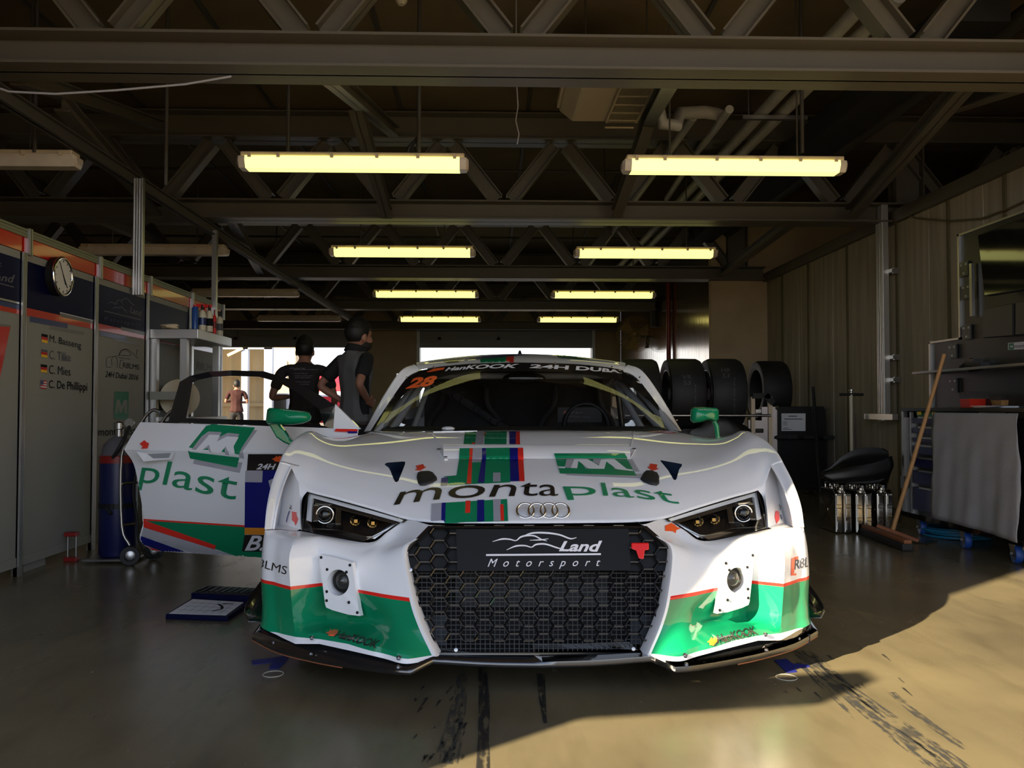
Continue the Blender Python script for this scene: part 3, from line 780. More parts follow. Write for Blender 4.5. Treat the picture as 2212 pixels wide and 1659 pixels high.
clip_obj = obj('front_clip', front, 'white_paint', None, smooth=60, solid=0.004)
bm_ = bmesh.new(); bm_.from_mesh(clip_obj.data); bmesh.ops.remove_doubles(bm_, verts=bm_.verts, dist=0.0008); bmesh.ops.recalc_face_normals(bm_, faces=bm_.faces)
for f_ in bm_.faces: f_.smooth = True
bm_.to_mesh(clip_obj.data); bm_.free()
clip_obj.data.materials.append(MATS['cavity'])
for p_ in clip_obj.data.polygons: pass
# cut-outs for the triangular outlets
def cutter(pts, Y, dep):
    P = [W(a, b, Y - dep) for a, b in pts]; d = (W(pts[0][0], pts[0][1], Y) - CO).normalized()
    return MB().prism(P, d * dep * 2)
tri_l = [(831, 1004), (833, 1000), (840, 998), (880, 995), (887, 996), (886, 1002), (876, 1024), (866, 1045), (862, 1048), (857, 1047), (852, 1036), (846, 1020), (842, 1012)]
tri_r = [(1426, 995), (1429, 994), (1478, 1003), (1484, 1004), (1484, 1009), (1476, 1018), (1472, 1030), (1468, 1042), (1464, 1045), (1460, 1043), (1448, 1022)]
for nm, pts in (('l', tri_l), ('r', tri_r)):
    co = obj('cut', cutter(pts, 3.3, 0.5), 'cavity')
    md = clip_obj.modifiers.new('cut' + nm, 'BOOLEAN'); md.operation = 'DIFFERENCE'; md.object = co; md.solver = 'EXACT'
bpy.context.view_layer.update()
dg = bpy.context.evaluated_depsgraph_get()
me = bpy.data.meshes.new_from_object(clip_obj.evaluated_get(dg))
clip_obj.modifiers.clear(); clip_obj.data = me
for o in [o for o in C.objects if o.name.startswith('cut')]: bpy.data.objects.remove(o)
parent_to(clip_obj, car)
# ---------------------------------------------------------------- side vent blade and channel beside each headlight
blade = [[(628, 1008, 3.36), (604, 998, 3.38), ('c', -.99, 3.72, .66)], [(612, 1045, 3.25), (588, 1045, 3.25), ('c', -.99, 3.66, .55)],
         [(598, 1095, 3.13), (578, 1095, 3.12), ('c', -.99, 3.6, .48)], [(590, 1143, 3.08), (573, 1143, 3.07), ('c', -.99, 3.5, .42)]]
chan = [[(645, 1044, 3.29), (634, 1016, 3.38), (616, 1006, 3.52)], [(648, 1075, 3.24), (622, 1060, 3.35), (600, 1055, 3.5)],
        [(648, 1108, 3.16), (614, 1105, 3.28), (588, 1108, 3.46)], [(648, 1143, 3.11), (612, 1134, 3.22), (584, 1138, 3.42)]]
floor_ = [[(648, 1143, 3.11), (612, 1134, 3.22), (584, 1138, 3.42)], [(640, 1147, 3.09), (605, 1143, 3.12), (580, 1143, 3.3)]]
inner = [[(664, 1061, 3.255), (645, 1044, 3.29)], [(653, 1078, 3.245), (648, 1075, 3.24)], [(651, 1110, 3.175), (648, 1108, 3.16)], [(652, 1146, 3.115), (648, 1143, 3.11)]]
e = cr1([cp(q) for q in [(629, 1008, 3.355), (613, 1045, 3.245), (599, 1095, 3.125), (591, 1143, 3.075)]], 6)
vents = []
for side in (-1, 1):
    sv_ = obj('side_vent', half([patch(cgrid(chan), 5, 6), patch(cgrid(floor_), 4, 2), patch(cgrid(inner), 2, 6)], side), 'white_paint', car, smooth=50)
    fn = tw if side < 0 else (lambda p: mir(tw(p)))
    bl_ = half([patch(cgrid(blade), 5, 6)], side).tube([fn(p) for p in e], 0.004, 6)
    obj('vent_blade', bl_, 'white_paint', sv_, smooth=50); vents.append(sv_)

# ---------------------------------------------------------------- front fascia
fas = [
 [(928, 1134, 2.96), (880, 1124, 3.06), (797, 1172, 2.99), (705, 1157, 3.04), (648, 1147, 3.10), (605, 1144, 3.10), (573, 1143, 3.07), ('c', -.985, 3.5, .46)],
 [(898, 1162, 2.93), (855, 1166, 2.99), (776, 1186, 2.95), (685, 1164, 2.98), (637, 1166, 2.95), (603, 1160, 3.0), (569, 1165, 3.055), ('c', -.99, 3.5, .44)],
 [(868, 1192, 2.885), (828, 1205, 2.90), (765, 1215, 2.90), (688, 1205, 2.945), (625, 1202, 2.885), (596, 1197, 2.945), (566, 1195, 3.04), ('c', -.99, 3.48, .38)],
 [(884, 1292, 2.78), (836, 1287, 2.81), (772, 1275, 2.87), (694, 1262, 2.945), (627, 1262, 2.87), (595, 1253, 2.925), (564, 1244, 3.02), ('c', -.985, 3.45, .30)],
 [(903, 1352, 2.73), (852, 1348, 2.765), (790, 1342, 2.87), (706, 1340, 2.955), (633, 1335, 2.855), (599, 1318, 2.91), (566, 1296, 3.0), ('c', -.985, 3.42, .22)],
 [(932, 1414, 2.69), (872, 1412, 2.66), (785, 1388, 2.715), (690, 1366, 2.81), (638, 1372, 2.83), (601, 1355, 2.89), (565, 1334, 2.98), ('c', -.985, 3.4, .15)],
 [(938, 1424, 2.685), (878, 1434, 2.645), (785, 1412, 2.70), (690, 1391, 2.79), (638, 1391, 2.815), (601, 1373, 2.875), (562, 1348, 2.97), ('c', -.985, 3.4, .10)]]
fas_c = cgrid(fas); fas_c = [r[:2] + [r[1].lerp(r[2], .5)] + r[2:] for r in fas_c]
gfas = patch(fas_c, 6, 6, su=(4, 5), sv=(5,))
lip_in = [[('c', p.x * 0.985 if False else p.x + 0.012, p.y + 0.05, p.z) for p in [r[0]]] for r in gfas]
edge = [[r[0], V((r[0].x + 0.010, r[0].y - 0.004, r[0].z)), V((r[0].x + 0.016, r[0].y + 0.006, r[0].z)), V((r[0].x + 0.018, r[0].y + 0.08, r[0].z))] for r in gfas]
fascias = []
for side in (-1, 1):
    hm = half([gfas], side); ctr = W(733, 1262, 2.9); ctr = tw(cp((733, 1262, 2.9))) if side < 0 else mir(tw(cp((733, 1262, 2.9))))
    keep = []
    for f_i, f_ in enumerate(hm.f):
        q_ = sum((hm.v[i] for i in f_), V()) / len(f_)
        if sqrt((q_.x - ctr.x) ** 2 + (q_.z - ctr.z) ** 2) > 0.056: keep.append(f_i)
    hm.m = [hm.m[i] for i in keep]; hm.f = [hm.f[i] for i in keep]
    us_ = sorted({i for f in hm.f for i in f}); nw_ = {i: k for k, i in enumerate(us_)}; hm.v = [hm.v[i] for i in us_]; hm.f = [tuple(nw_[i] for i in f) for f in hm.f]
    fs_ = obj('front_fascia', hm, 'livery', car, smooth=38); fascias.append(fs_)
    obj('grille_rim', half([edge], side), 'white_paint', fs_, smooth=40)

# ---------------------------------------------------------------- ray projection of markings on the car skin
def bvh_of(obs):
    vs, fs = [], []
    for o in obs:
        k = len(vs); vs += [o.matrix_world @ v.co for v in o.data.vertices] if False else [v.co.copy() for v in o.data.vertices]
        fs += [tuple(k + i for i in p.vertices) for p in o.data.polygons]
    return BVHTree.FromPolygons(vs, fs)
def projector(tree, off=0.0018, along=False):
    def f(px, py):
        d = ray(px, py).normalized(); h = tree.ray_cast(CO, d, 20)
        if h[0] is None: return None
        n = h[1] if h[1].dot(d) < 0 else -h[1]
        return h[0] - d * off if along else h[0] + n * off
    return f
def marks(o, proj, items, L=10, lift=0.0002):          # add flat markings to an existing part as extra material regions
    me = o.data; vs = [v.co.copy() for v in me.vertices]; fs = [tuple(p.vertices) for p in me.polygons]
    mi = [p.material_index for p in me.polygons]; sm = [p.use_smooth for p in me.polygons]
    names = [m.name for m in me.materials]
    for k, (shape, m) in enumerate(items):
        mm = MATS[m]
        if mm.name not in names: me.materials.append(mm); names.append(mm.name)
        P, Fs = onto(shape, proj, L)
        d = lift * k
        P = [p + (CO - p).normalized() * d for p in P]
        b = len(vs); vs += P; fs += [tuple(b + i for i in f) for f in Fs]; mi += [names.index(mm.name)] * len(Fs); sm += [True] * len(Fs)
    new = bpy.data.meshes.new(me.name)
    new.from_pydata([tuple(v) for v in vs], [], fs)
    for m in me.materials: new.materials.append(m)
    new.polygons.foreach_set('material_index', mi); new.polygons.foreach_set('use_smooth', sm); new.update()
    # keep sharp edges of the first mesh
    sh = {tuple(sorted(e.vertices)) for e in me.edges if e.use_edge_sharp}
    if sh:
        at = new.attributes.new('sharp_edge', 'BOOLEAN', 'EDGE')
        at.data.foreach_set('value', [tuple(sorted(e.vertices)) in sh for e in new.edges])
    o.data = new; return o
R = lambda x0, y0, x1, y1: poly2d([(x0, y0), (x1, y0), (x1, y1), (x0, y1)])
Pg = poly2d
def T(s, fn, m, bold=0.0, shear=0.0, spacing=1.0): return (mapped(text2d(s, bold, shear, spacing), fn), m)
pc = projector(bvh_of([clip_obj]))
g5 = lambda a, b: (930 + a * 0.14465, 900 + b * 0.14465)       # from an enlarged view
G5 = lambda *p: Pg([g5(a, b) for a, b in p])
E_ = lambda *p: Pg([(1180 + a / 3.969, 960 + b / 3.969) for a, b in p])
hood_items = [
 # upper panel stripes
 (G5((520, 190), (690, 190), (660, 465), (485, 470)), 'car_green'), (G5((695, 195), (805, 190), (785, 465), (660, 465)), 'car_grey'),
 (G5((812, 190), (1140, 188), (1132, 465), (800, 465)), 'car_green'), (G5((812, 188), (846, 188), (828, 292), (790, 292)), 'car_red'),
 (G5((622, 390), (658, 390), (655, 470), (612, 470)), 'car_red'), (G5((1178, 188), (1278, 188), (1270, 465), (1178, 465)), 'car_navy'), (G5((1278, 188), (1332, 190), (1338, 465), (1270, 465)), 'car_red'),
 # below the lip, above the wordmark
 (G5((430, 620), (1185, 610), (1190, 985), (265, 1028), (260, 910), (198, 905), (200, 897), (388, 882)), 'car_green'),
 (G5((165, 920), (262, 910), (252, 1030), (150, 1037)), 'car_navy'),
 (G5((575, 620), (625, 620), (608, 1005), (538, 1008)), 'car_red'), (G5((620, 620), (768, 620), (762, 683), (617, 690)), 'car_grey'),
 (G5((768, 620), (828, 620), (805, 990), (705, 996)), 'car_navy'), (G5((934, 842), (1044, 840), (1044, 975), (932, 980)), 'car_grey'),
 (G5((1182, 615), (1305, 615), (1327, 968), (1192, 970)), 'car_navy'), (G5((1305, 615), (1385, 612), (1405, 968), (1327, 968)), 'car_red'),
 # below the wordmark
 (G5((18, 1305), (165, 1292), (160, 1592), (8, 1600)), 'car_grey'), (G5((168, 1292), (228, 1288), (218, 1588), (160, 1592)), 'car_navy'),
 (G5((228, 1290), (1143, 1235), (1158, 1565), (218, 1588)), 'car_green'), (G5((524, 1262), (597, 1258), (592, 1440), (518, 1446)), 'car_red'),
 (G5((697, 1250), (800, 1245), (805, 1568), (695, 1570)), 'car_navy'), (G5((935, 1240), (1048, 1238), (1050, 1562), (940, 1566)), 'car_grey'), (G5((1038, 1320), (1090, 1312), (1100, 1558), (1048, 1560)), 'car_red'),
 # wordmark
 T('monta', band([(868, 1058), (955, 1047), (1060, 1043), (1140, 1043), (1203, 1043)], [(850, 1092), (945, 1080), (1045, 1075), (1135, 1072), (1206, 1072)]), 'ink', 0.0),
 T('plast', band([(1212, 1041.5), (1290, 1043), (1336, 1046), (1388, 1050.5), (1444, 1057)], [(1226, 1080.4), (1297, 1080), (1354, 1083.5), (1415, 1090), (1477, 1100.5)]), 'mint', 0.0),
 # emblem block on the right
 (E_(( 175, 250), (815, 255), (800, 290), (175, 265)), 'shade_grey'), (E_((700, 130), (735, 125), (800, 235), (765, 232)), 'shade_grey'),
 (E_((65, 75), (668, 88), (775, 272), (118, 250)), 'mint'), (E_((180, 108), (245, 110), (212, 206), (158, 200)), 'shade_grey'), (E_((405, 125), (470, 125), (450, 180), (400, 150)), 'shade_grey'),
 (E_((300, 160), (400, 211), (340, 211)), 'shade_grey'), (E_((560, 175), (650, 216), (590, 216)), 'shade_grey'),
 (E_((245, 118), (340, 120), (405, 158), (450, 185), (470, 130), (580, 125), (690, 213), (742, 220), (745, 232), (610, 217), (515, 150), (497, 213), (365, 211), (275, 145), (265, 208), (210, 205)), 'white_paint'),
 (E_((101, 192), (165, 195), (160, 208), (106, 206)), 'white_paint'),
 # arrows
 (Pg([(898, 1007), (914, 1003), (917, 1009), (922, 1009), (907, 1017), (896, 1015), (901, 1013)]), 'car_red'),
 (Pg([(1404, 1002), (1420, 1004), (1418, 1012), (1425, 1013), (1409, 1017), (1398, 1009), (1403, 1009)]), 'car_red'),
 # small crest at the right cowl corner
 (Pg([(1398, 930), (1440, 931), (1465, 936), (1440, 936), (1400, 933)]), 'car_red'), (Pg([(1446, 931), (1480, 933), (1455, 936)]), 'car_navy'),
 (stroke2d([(601, 996), (622, 1001), (646, 1007)], 1.0), 'pipe_dark'),
]
hood_items = [(Pg([(1398 * 0 + 942, 1081), (942, 1081), (942, 1081)]), 'white_paint')] * 0 + hood_items
marks(clip_obj, pc, hood_items, 9)

# white lip across the bonnet outlet
def lipgrid(sx):
    return None
lp = [[(957, 969, 3.66), (1362, 969, 3.66)], [(956, 979, 3.62), (1365, 979, 3.62)], [(958, 988, 3.58), (1362, 988, 3.58)], [(960, 992, 3.56), (1360, 992, 3.56)]]
mb = MB(); g = []
for r in lp:
    a, b = W(*r[0]), W(*r[1]); a.z += 0.0; row = []
    for k in range(13):
        s = k / 12; p = a.lerp(b, s); row.append(p)
    g.append(row)
base = projector(bvh_of([clip_obj]), 0.001)
for row, py in ((g[2], 988), (g[3], 992)):
    for k in range(13):
        q = base(957 + (1362 - 957) * k / 12, py)
        if q: row[k].y, row[k].z = q.y - (0.012 if py == 988 else 0), q.z + (0.006 if py == 988 else 0.001)
for k in range(13):
    q = base(957 + 405 * k / 12, 975)
    for row, dz, dy in ((g[0], 0.040, 0.03), (g[1], 0.034, -0.012)):
        row[k].y, row[k].z = q.y + dy, q.z + dz - 0.012
back = [p + V((0, 0.03, -0.05)) for p in g[0]]
mb.grid([back] + g)
lip = obj('bonnet_lip', mb, 'white_paint', car, smooth=30)
pl = projector(bvh_of([lip, clip_obj]), 0.008, True)
lg = lambda m, *p: (G5(*p), m)
marks(lip, pl, [lg('car_green', (435, 472), (1182, 462), (1188, 640), (425, 640)), lg('car_red', (585, 472), (632, 472), (625, 640), (575, 640)), lg('car_grey', (632, 470), (770, 470), (765, 640), (622, 640)),
    lg('car_navy', (770, 470), (830, 470), (828, 640), (772, 640)), lg('car_navy', (1182, 464), (1302, 464), (1308, 640), (1186, 640)), lg('car_red', (1302, 464), (1382, 462), (1390, 640), (1308, 640)),
    (Pg([(1197, 979), (1349, 979), (1356, 990), (1200, 990)]), 'mint')], 4, 0.0006)
for s, (a, b) in ((-1, ((944, 971), (960, 994))), (1, ((1374, 970), (1362, 992)))):
    q0 = base(*a); q1 = base(*b)
    if q0 and q1:
        mb = MB(); pp = [q0 + V((0, 0, .004)), base(a[0] - s * 9, a[1]) + V((0, 0, .004)), base(b[0] - s * 7, b[1]) + V((0, 0, .004)), q1 + V((0, 0, .004))]
        mb.prism(pp, (0, 0, -0.006)); f_ = obj('lip_bracket', mb, 'white_paint', lip)
        mb = MB()
        for q in ((a[0] - s * 4, a[1] + 2), (b[0] - s * 3, b[1] - 4)):
            h = base(*q); mb.lathe(h + V((0, 0, 0.004)), [(0.009, 0), (0.008, 0.003), (0.0, 0.004)], 10)
        obj('screw', mb, 'black_satin', lip)
# radiator outlet panel edges
for a, b in (((932, 936), (958, 968)), ((1370, 934), (1362, 968)), ((936, 934), (1030, 932))):
    obj('outlet_frame', MB().tube([base(a[0] + (b[0] - a[0]) * k / 5, a[1] + (b[1] - a[1]) * k / 5) for k in range(6)], 0.004, 6), 'white_paint', car, smooth=60)
# duct insides behind the triangular outlets
for pts in (tri_l, tri_r):
    cen = (sum(a for a, b in pts) / len(pts), sum(b for a, b in pts) / len(pts))
    ring = []
    for sc, dep in ((1.04, 0.004), (0.9, 0.05), (0.6, 0.12)):
        rr = []
        for a, b in pts:
            qx, qy = cen[0] + (a - cen[0]) * 1.04, cen[1] + (b - cen[1]) * 1.04
            h = base(cen[0] + (a - cen[0]) * 1.12, cen[1] + (b - cen[1]) * 1.12) or W(qx, qy, 3.3)
            c3 = base(cen[0] + 40 * (1 if cen[0] < 1170 else -1), cen[1]) or h
            p = h + (V((h.x * 0 + (AX(3.3) + (-0.47 if cen[0] < 1170 else 0.47)), h.y, h.z)) - h) * (1 - sc) * 0.5 + V((0, dep * 0.9, -dep * 0.45 - 0.004))
            rr.append(p)
        ring.append(rr)
    mb = MB().grid(ring, closed=True); mb.add(ring[-1], [tuple(range(len(pts)))])
    obj('outlet_duct', mb, 'pipe_dark' if False else 'duct_liner', car, smooth=40) if 'duct_liner' in MATS else obj('outlet_duct', mb, mat('duct_liner', lin((60, 74, 100)), 0.4), car, smooth=40)
# rubber bonnet latches
for pts in ([(902, 1024), (908, 1021), (926, 1020), (935, 1023), (944, 1034), (944, 1038), (934, 1044), (918, 1050), (908, 1050), (903, 1044), (900, 1032)],
            [(1390, 1024), (1396, 1019), (1408, 1019), (1420, 1024), (1424, 1032), (1424, 1046), (1418, 1050), (1405, 1048), (1390, 1042), (1383, 1036)]):
    c = (sum(a for a, b in pts) / len(pts), sum(b for a, b in pts) / len(pts)); rings = []
    for s, h in ((1, 0.0), (0.97, 0.006), (0.8, 0.010), (0.3, 0.010)):
        rings.append([base(c[0] + (a - c[0]) * s, c[1] + (b - c[1]) * s) + V((0, -h * 0.3, h)) for a, b in pts])
    mb = MB().grid(rings, closed=True); mb.add(rings[-1], [tuple(range(len(pts)))])
    obj('bonnet_latch', mb, 'rubber', car, smooth=50)
# badge of four interlocking rings
mb = MB()
for x in (1133, 1158, 1184, 1209):
    h = base(x + 1.5, 1108); n = V((0, -0.80, 0.60))
    q = V((0, 0, 1)).rotation_difference(n); mb.torus(h + n * 0.014, 0.0305, 0.0042, n, 30, 8, 1.0)
obj('ring_badge', mb, 'chrome', car, smooth=60)

# ---------------------------------------------------------------- markings on the fascia
pf = projector(bvh_of(fascias), 0.003, True)
c3 = lambda a, b: (520 + a * 0.28933, 1060 + b * 0.28933)
c4 = lambda a, b: (1160 + a * 0.28933, 1060 + b * 0.28933)
def flame(q, m='orange'):              # three-tongued flame mark, q maps unit square
    pts = [(0.0, 0.45), (0.25, 0.62), (0.42, 0.95), (0.55, 0.75), (0.72, 1.0), (0.8, 0.8), (1.0, 0.95), (0.95, 0.4), (0.62, 0.0), (0.2, 0.12), (0.25, 0.3)]
    return (Pg([q(a, b) for a, b in pts]), m)
hk_l = [flame(quad(c3(632, 1025), c3(728, 1030), c3(728, 1085), c3(635, 1090))),
 T('HanKOOK', quad(c3(735, 1040), c3(1045, 1118), c3(1005, 1178), c3(692, 1090)), 'ink', 0.025, 0.12, 0.95)]
hk_r = [flame(quad(c4(1265, 1090), c4(1352, 1085), c4(1345, 1155), c4(1272, 1160)), 'amber'),
 T('HanKOOK', quad(c4(1340, 1075), c4(1625, 1008), c4(1640, 1068), c4(1350, 1140)), 'ink', 0.025, 0.0, 0.95)]
fas_items = [
 T('8LMS', quad(c3(135, 505), c3(350, 568), c3(338, 628), c3(125, 565)), 'ink', 0.0),
 (Pg([c4(1900, 505), c4(1952, 488), c4(1950, 512), c4(1926, 520), c4(1920, 620), c4(1938, 616), c4(1936, 632), c4(1896, 634)]), 'car_red'),
 T('R8LMS', quad(c4(1928, 516), c4(2120, 470), c4(2120, 548), c4(1924, 590)), 'faded', 0.0),
 (Pg([c4(955, 262), c4(1028, 228), c4(1032, 248), c4(1072, 280), c4(1040, 295), c4(1036, 318), c4(1015, 302), c4(958, 300)]), 'orange'),
]
for k_ in (0, 1): marks(fascias[k_], pf, [it for it in fas_items if (sum(a for a, b in it[0][0]) / len(it[0][0]) > 1170) == (k_ == 1)], 3.5, 0.0006)
pk_ = projector(bvh_of(fascias), 0.006, True)
marks(fascias[0], pk_, hk_l, 3, 0.0006)
marks(fascias[1], pk_, hk_r, 3, 0.0006)
# arrows and little tow-eye graphics beside the headlights, on the side vents
psv = projector(bvh_of(vents + [clip_obj]), 0.0015)
sv_items = [(Pg([(631, 1105), (641, 1107), (641, 1113), (645, 1122), (639, 1136), (636, 1128), (631, 1124)]), 'car_red'),
    (stroke2d([(627, 1092), (630, 1095), (626, 1098), (631, 1100)], 1.6), 'ink'), (stroke2d([(626, 1104), (622, 1115), (619, 1128)], 2.2), 'car_navy'),
    (Pg([(1674, 1105), (1679, 1103), (1683, 1107), (1683, 1123), (1677, 1132), (1673, 1118)]), 'car_red'), (stroke2d([(1685, 1112), (1688, 1122)], 3), 'car_navy'), (stroke2d([(1682, 1090), (1686, 1096), (1684, 1102)], 1.4), 'faded')]
for k_ in (0, 1): marks(vents[k_], psv, [it for it in sv_items if (it[0][0][0][0] > 1170) == (k_ == 1)], 5)

# ---------------------------------------------------------------- headlights
mat('drl_white', lin((235, 236, 238)), 0.5)
hl_top = [(664, 1063, 3.25), (725, 1079, 3.195), (800, 1100, 3.135), (878, 1123, 3.063)]
hl_bot = [(652, 1144, 3.115), (700, 1155, 3.03), (785, 1171, 2.99), (874, 1128, 3.063)]
def hl_surface(off=0.0, inset=0.0):
    g = []
    T_, B_ = cr1([cp(q) for q in hl_top], 8), cr1([cp(q) for q in hl_bot], 8, (2,))
    for s in [k / 10 for k in range(11)]:
        s2 = inset + s * (1 - 2 * inset); row = []
        for k in range(len(T_)):
            u = inset + (k / (len(T_) - 1)) * (1 - 2 * inset); x = u * (len(T_) - 1); i = min(int(x), len(T_) - 2)
            t, b = T_[i].lerp(T_[i + 1], x - i), B_[i].lerp(B_[i + 1], x - i)
            p = t.lerp(b, s2); p = V((p.x, p.y - 0.018 * sin(pi * s2) + off, p.z)); row.append(p)
        g.append(row)
    return g
for side in (-1, 1):
    fn = (lambda p: tw(p)) if side < 0 else (lambda p: mir(tw(p)))
    t0 = obj('headlight', MB().grid([[fn(p) for p in r] for r in hl_surface(0.085)]), 'black_gloss', car, smooth=40)
    g0, g1 = hl_surface(0.0), hl_surface(0.085)
    ring0 = g0[0] + [r[-1] for r in g0[1:]] + g0[-1][-2::-1] + [r[0] for r in g0[-2:0:-1]]
    ring1 = g1[0] + [r[-1] for r in g1[1:]] + g1[-1][-2::-1] + [r[0] for r in g1[-2:0:-1]]
    obj('lamp_wall', MB().grid([[fn(p) for p in ring0], [fn(p) for p in ring1]], closed=True), 'black_satin', t0, smooth=30)
    gs = hl_surface(-0.003, 0.0); gi = hl_surface(-0.003, 0.022)
    rs = gs[0] + [r[-1] for r in gs[1:]] + gs[-1][-2::-1] + [r[0] for r in gs[-2:0:-1]]
    ri = gi[0] + [r[-1] for r in gi[1:]] + gi[-1][-2::-1] + [r[0] for r in gi[-2:0:-1]]
    obj('seal', MB().grid([[fn(p) for p in rs], [fn(p) for p in ri]], closed=True), 'black_gloss', t0, smooth=30)
    obj('lens_cover', MB().grid([[fn(p) for p in r] for r in hl_surface(0.0)]), 'headlight_glass', t0, smooth=60)
    def hp(a, b, off):           # a,b in the enlarged left headlight view -> surface point inside the housing
        px, py = 560 + a * 0.15371, 1040 + b * 0.15371
        G = hl_surface(0.0); best = min((p for r in G for p in r), key=lambda p: (lambda w: (V((w[0], w[1])) - V((px, py))).length)(project(tw(p))))
        P = W(px, py, best.y + off); return fn(V((P.x - AX(best.y + off), best.y + off, P.z)))
    def project(p):
        q = RM.transposed() @ (p - CO); return (CX + FPX * q.x / -q.z, CY - FPX * q.y / -q.z)
    def strip(m, pts, wd, off, nm):
        mb = MB(); P = [hp(a, b, off) for a, b in pts]
        for a, b in zip(P[:-1], P[1:]): mb.bar(a, b, 0.02, wd, up=(0, 0, 1))
        return obj(nm, mb, m, t0, bevel=0.002)
    mb = MB()
    sh = [[(690, 165), (730, 160), (2030, 545), (1990, 575), (760, 235), (740, 250), (735, 570), (660, 545)]]
    for q in sh: mb.prism([hp(a, b, 0.012) for a, b in q], (0, 0.012, 0))
    obj('daylight_bar', mb, 'drl_white', t0)
    mb = MB().prism([hp(a, b, 0.02) for a, b in [(760, 245), (1985, 580), (1890, 600), (1140, 400), (770, 300)]], (0, 0.01, 0)); obj('trim_bar', mb, 'wood_edge' if False else 'steel', t0)
    mb = MB().prism([hp(a, b, 0.016) for a, b in [(600, 650), (1100, 685), (1500, 775), (1590, 770), (1900, 610), (1960, 600), (1620, 810), (1480, 835), (600, 670)]], (0, 0.01, 0)); obj('lower_reflector', mb, 'steel', t0)
    c = hp(930, 465, 0.05)
    obj('projector', MB().ball(c, 0.027, 20, 14), 'black_gloss', t0, smooth=60)
    obj('projector_bezel', MB().torus(c + V((0, -0.01, 0)), 0.031, 0.004, (0, -1, 0), 24, 8), 'chrome', t0, smooth=60)
    strip('steel', [(795, 560), (800, 350), (830, 315), (1010, 335)], 0.008, 0.02, 'bezel_bar')
    strip('steel', [(1115, 380), (1110, 610)], 0.010, 0.03, 'divider')
    for a, b in ((1360, 540), (1600, 570)):
        mb = MB(); q = hp(a, b, 0.045)
        mb.lathe(q, [(0.006, 0.02), (0.012, 0.0), (0.019, -0.018)], 10, (0, 1, 0), cap=False)
        obj('led_reflector', mb, 'chrome', t0, smooth=30)
        obj('led', MB().box(q + V((0, 0.0, -0.004)), (0.012, 0.01, 0.012)), 'amber_lens', t0)
# ---------------------------------------------------------------- fog lamp plates
for side in (-1, 1):
    fn = (lambda p: tw(p)) if side < 0 else (lambda p: mir(tw(p)))
    A, B, D, E_ = [cp(q) for q in ((689, 1196, 2.922), (761, 1214, 2.872), (779, 1333, 2.832), (704, 1314, 2.892))]
    S2 = lambda s, t: A.lerp(B, s).lerp(E_.lerp(D, s), t)
    nrm = (B - A).cross(E_ - A).normalized()
    if nrm.y > 0: nrm = -nrm
    cc = S2(0.47, 0.46); R0 = 0.043; NP = 32
    hole = []; outer = []
    ex = (B - A).normalized(); ez = (E_ - A); ez = (ez - ex * ez.dot(ex)).normalized()
    for k in range(NP):
        a = 2 * pi * k / NP; hole.append(cc + ex * R0 * cos(a) + ez * R0 * sin(a))
        # where the ray leaves the plate
        s = t = None; lo, hi = 0.0, 0.3
        def uv(p):
            d = p - A; b1, b2 = (B - A), (E_ - A); g11, g12, g22 = b1.dot(b1), b1.dot(b2), b2.dot(b2); r1, r2 = d.dot(b1), d.dot(b2); de = g11 * g22 - g12 * g12
            return (r1 * g22 - r2 * g12) / de, (r2 * g11 - r1 * g12) / de
        for _ in range(24):
            mid = (lo + hi) / 2; x, y = uv(cc + (ex * cos(a) + ez * sin(a)) * mid)
            if 0 <= x <= 1 and 0 <= y <= 1: lo = mid
            else: hi = mid
        outer.append(cc + (ex * cos(a) + ez * sin(a)) * lo)
    # add plate corners by snapping nearest outer points
    for q in (A, B, D, E_):
        i = min(range(NP), key=lambda i: (outer[i] - q).length); outer[i] = q.lerp(cc, 0.03)
    pl_ = MB().grid([[fn(p) for p in outer], [fn(p) for p in hole]], closed=True)
    pl_.grid([[fn(p) for p in outer], [fn(p - nrm * 0.022) for p in outer]], closed=True)
    fl_ = obj('fog_lamp_plate', pl_, 'white_paint', car, smooth=30)
    cone = MB().grid([[fn(p) for p in hole], [fn(cc + (p - cc) * 0.86 - nrm * 0.035) for p in hole]], closed=True); obj('lamp_recess', cone, 'white_paint', fl_, smooth=60)
    obj('lamp_back', MB().add([fn(cc + (p - cc) * 0.87 - nrm * 0.0345) for p in hole], [tuple(range(NP))]), 'cavity', fl_)
    ll = cc + ex * 0.006 + ez * (-0.006) - nrm * 0.016
    wn = (fn(ll + nrm) - fn(ll)).normalized()
    obj('lamp_bezel', MB().torus(fn(ll), 0.033, 0.004, wn, 28, 8), 'black_satin', fl_, smooth=60)
    obj('lamp_bowl', MB().lathe(fn(ll), [(0.031, 0.0), (0.024, -0.016), (0.0, -0.022)], 24, wn), 'radiator', fl_, smooth=60)
    obj('lamp_lens', MB().lathe(fn(ll), [(0.0, 0.014), (0.014, 0.011), (0.025, 0.004), (0.031, -0.004)], 24, wn, cap=False), 'headlight_glass', fl_, smooth=60)
    obj('lamp_bulb', MB().lathe(fn(ll), [(0.0, 0.004), (0.006, 0.002), (0.006, -0.02)], 12, wn), 'black_gloss', fl_, smooth=60)
    for s, t in ((0.06, 0.06), (0.92, 0.07), (0.93, 0.93), (0.06, 0.85), (0.2, 0.26), (0.78, 0.22), (0.1, 0.68), (0.72, 0.78)):
        p = fn(S2(s, t) + nrm * 0.001)
        obj('rivet', MB().lathe(p, [(0.0052, 0), (0.0048, 0.002), (0.0, 0.003)], 10, wn), 'black_satin', fl_)
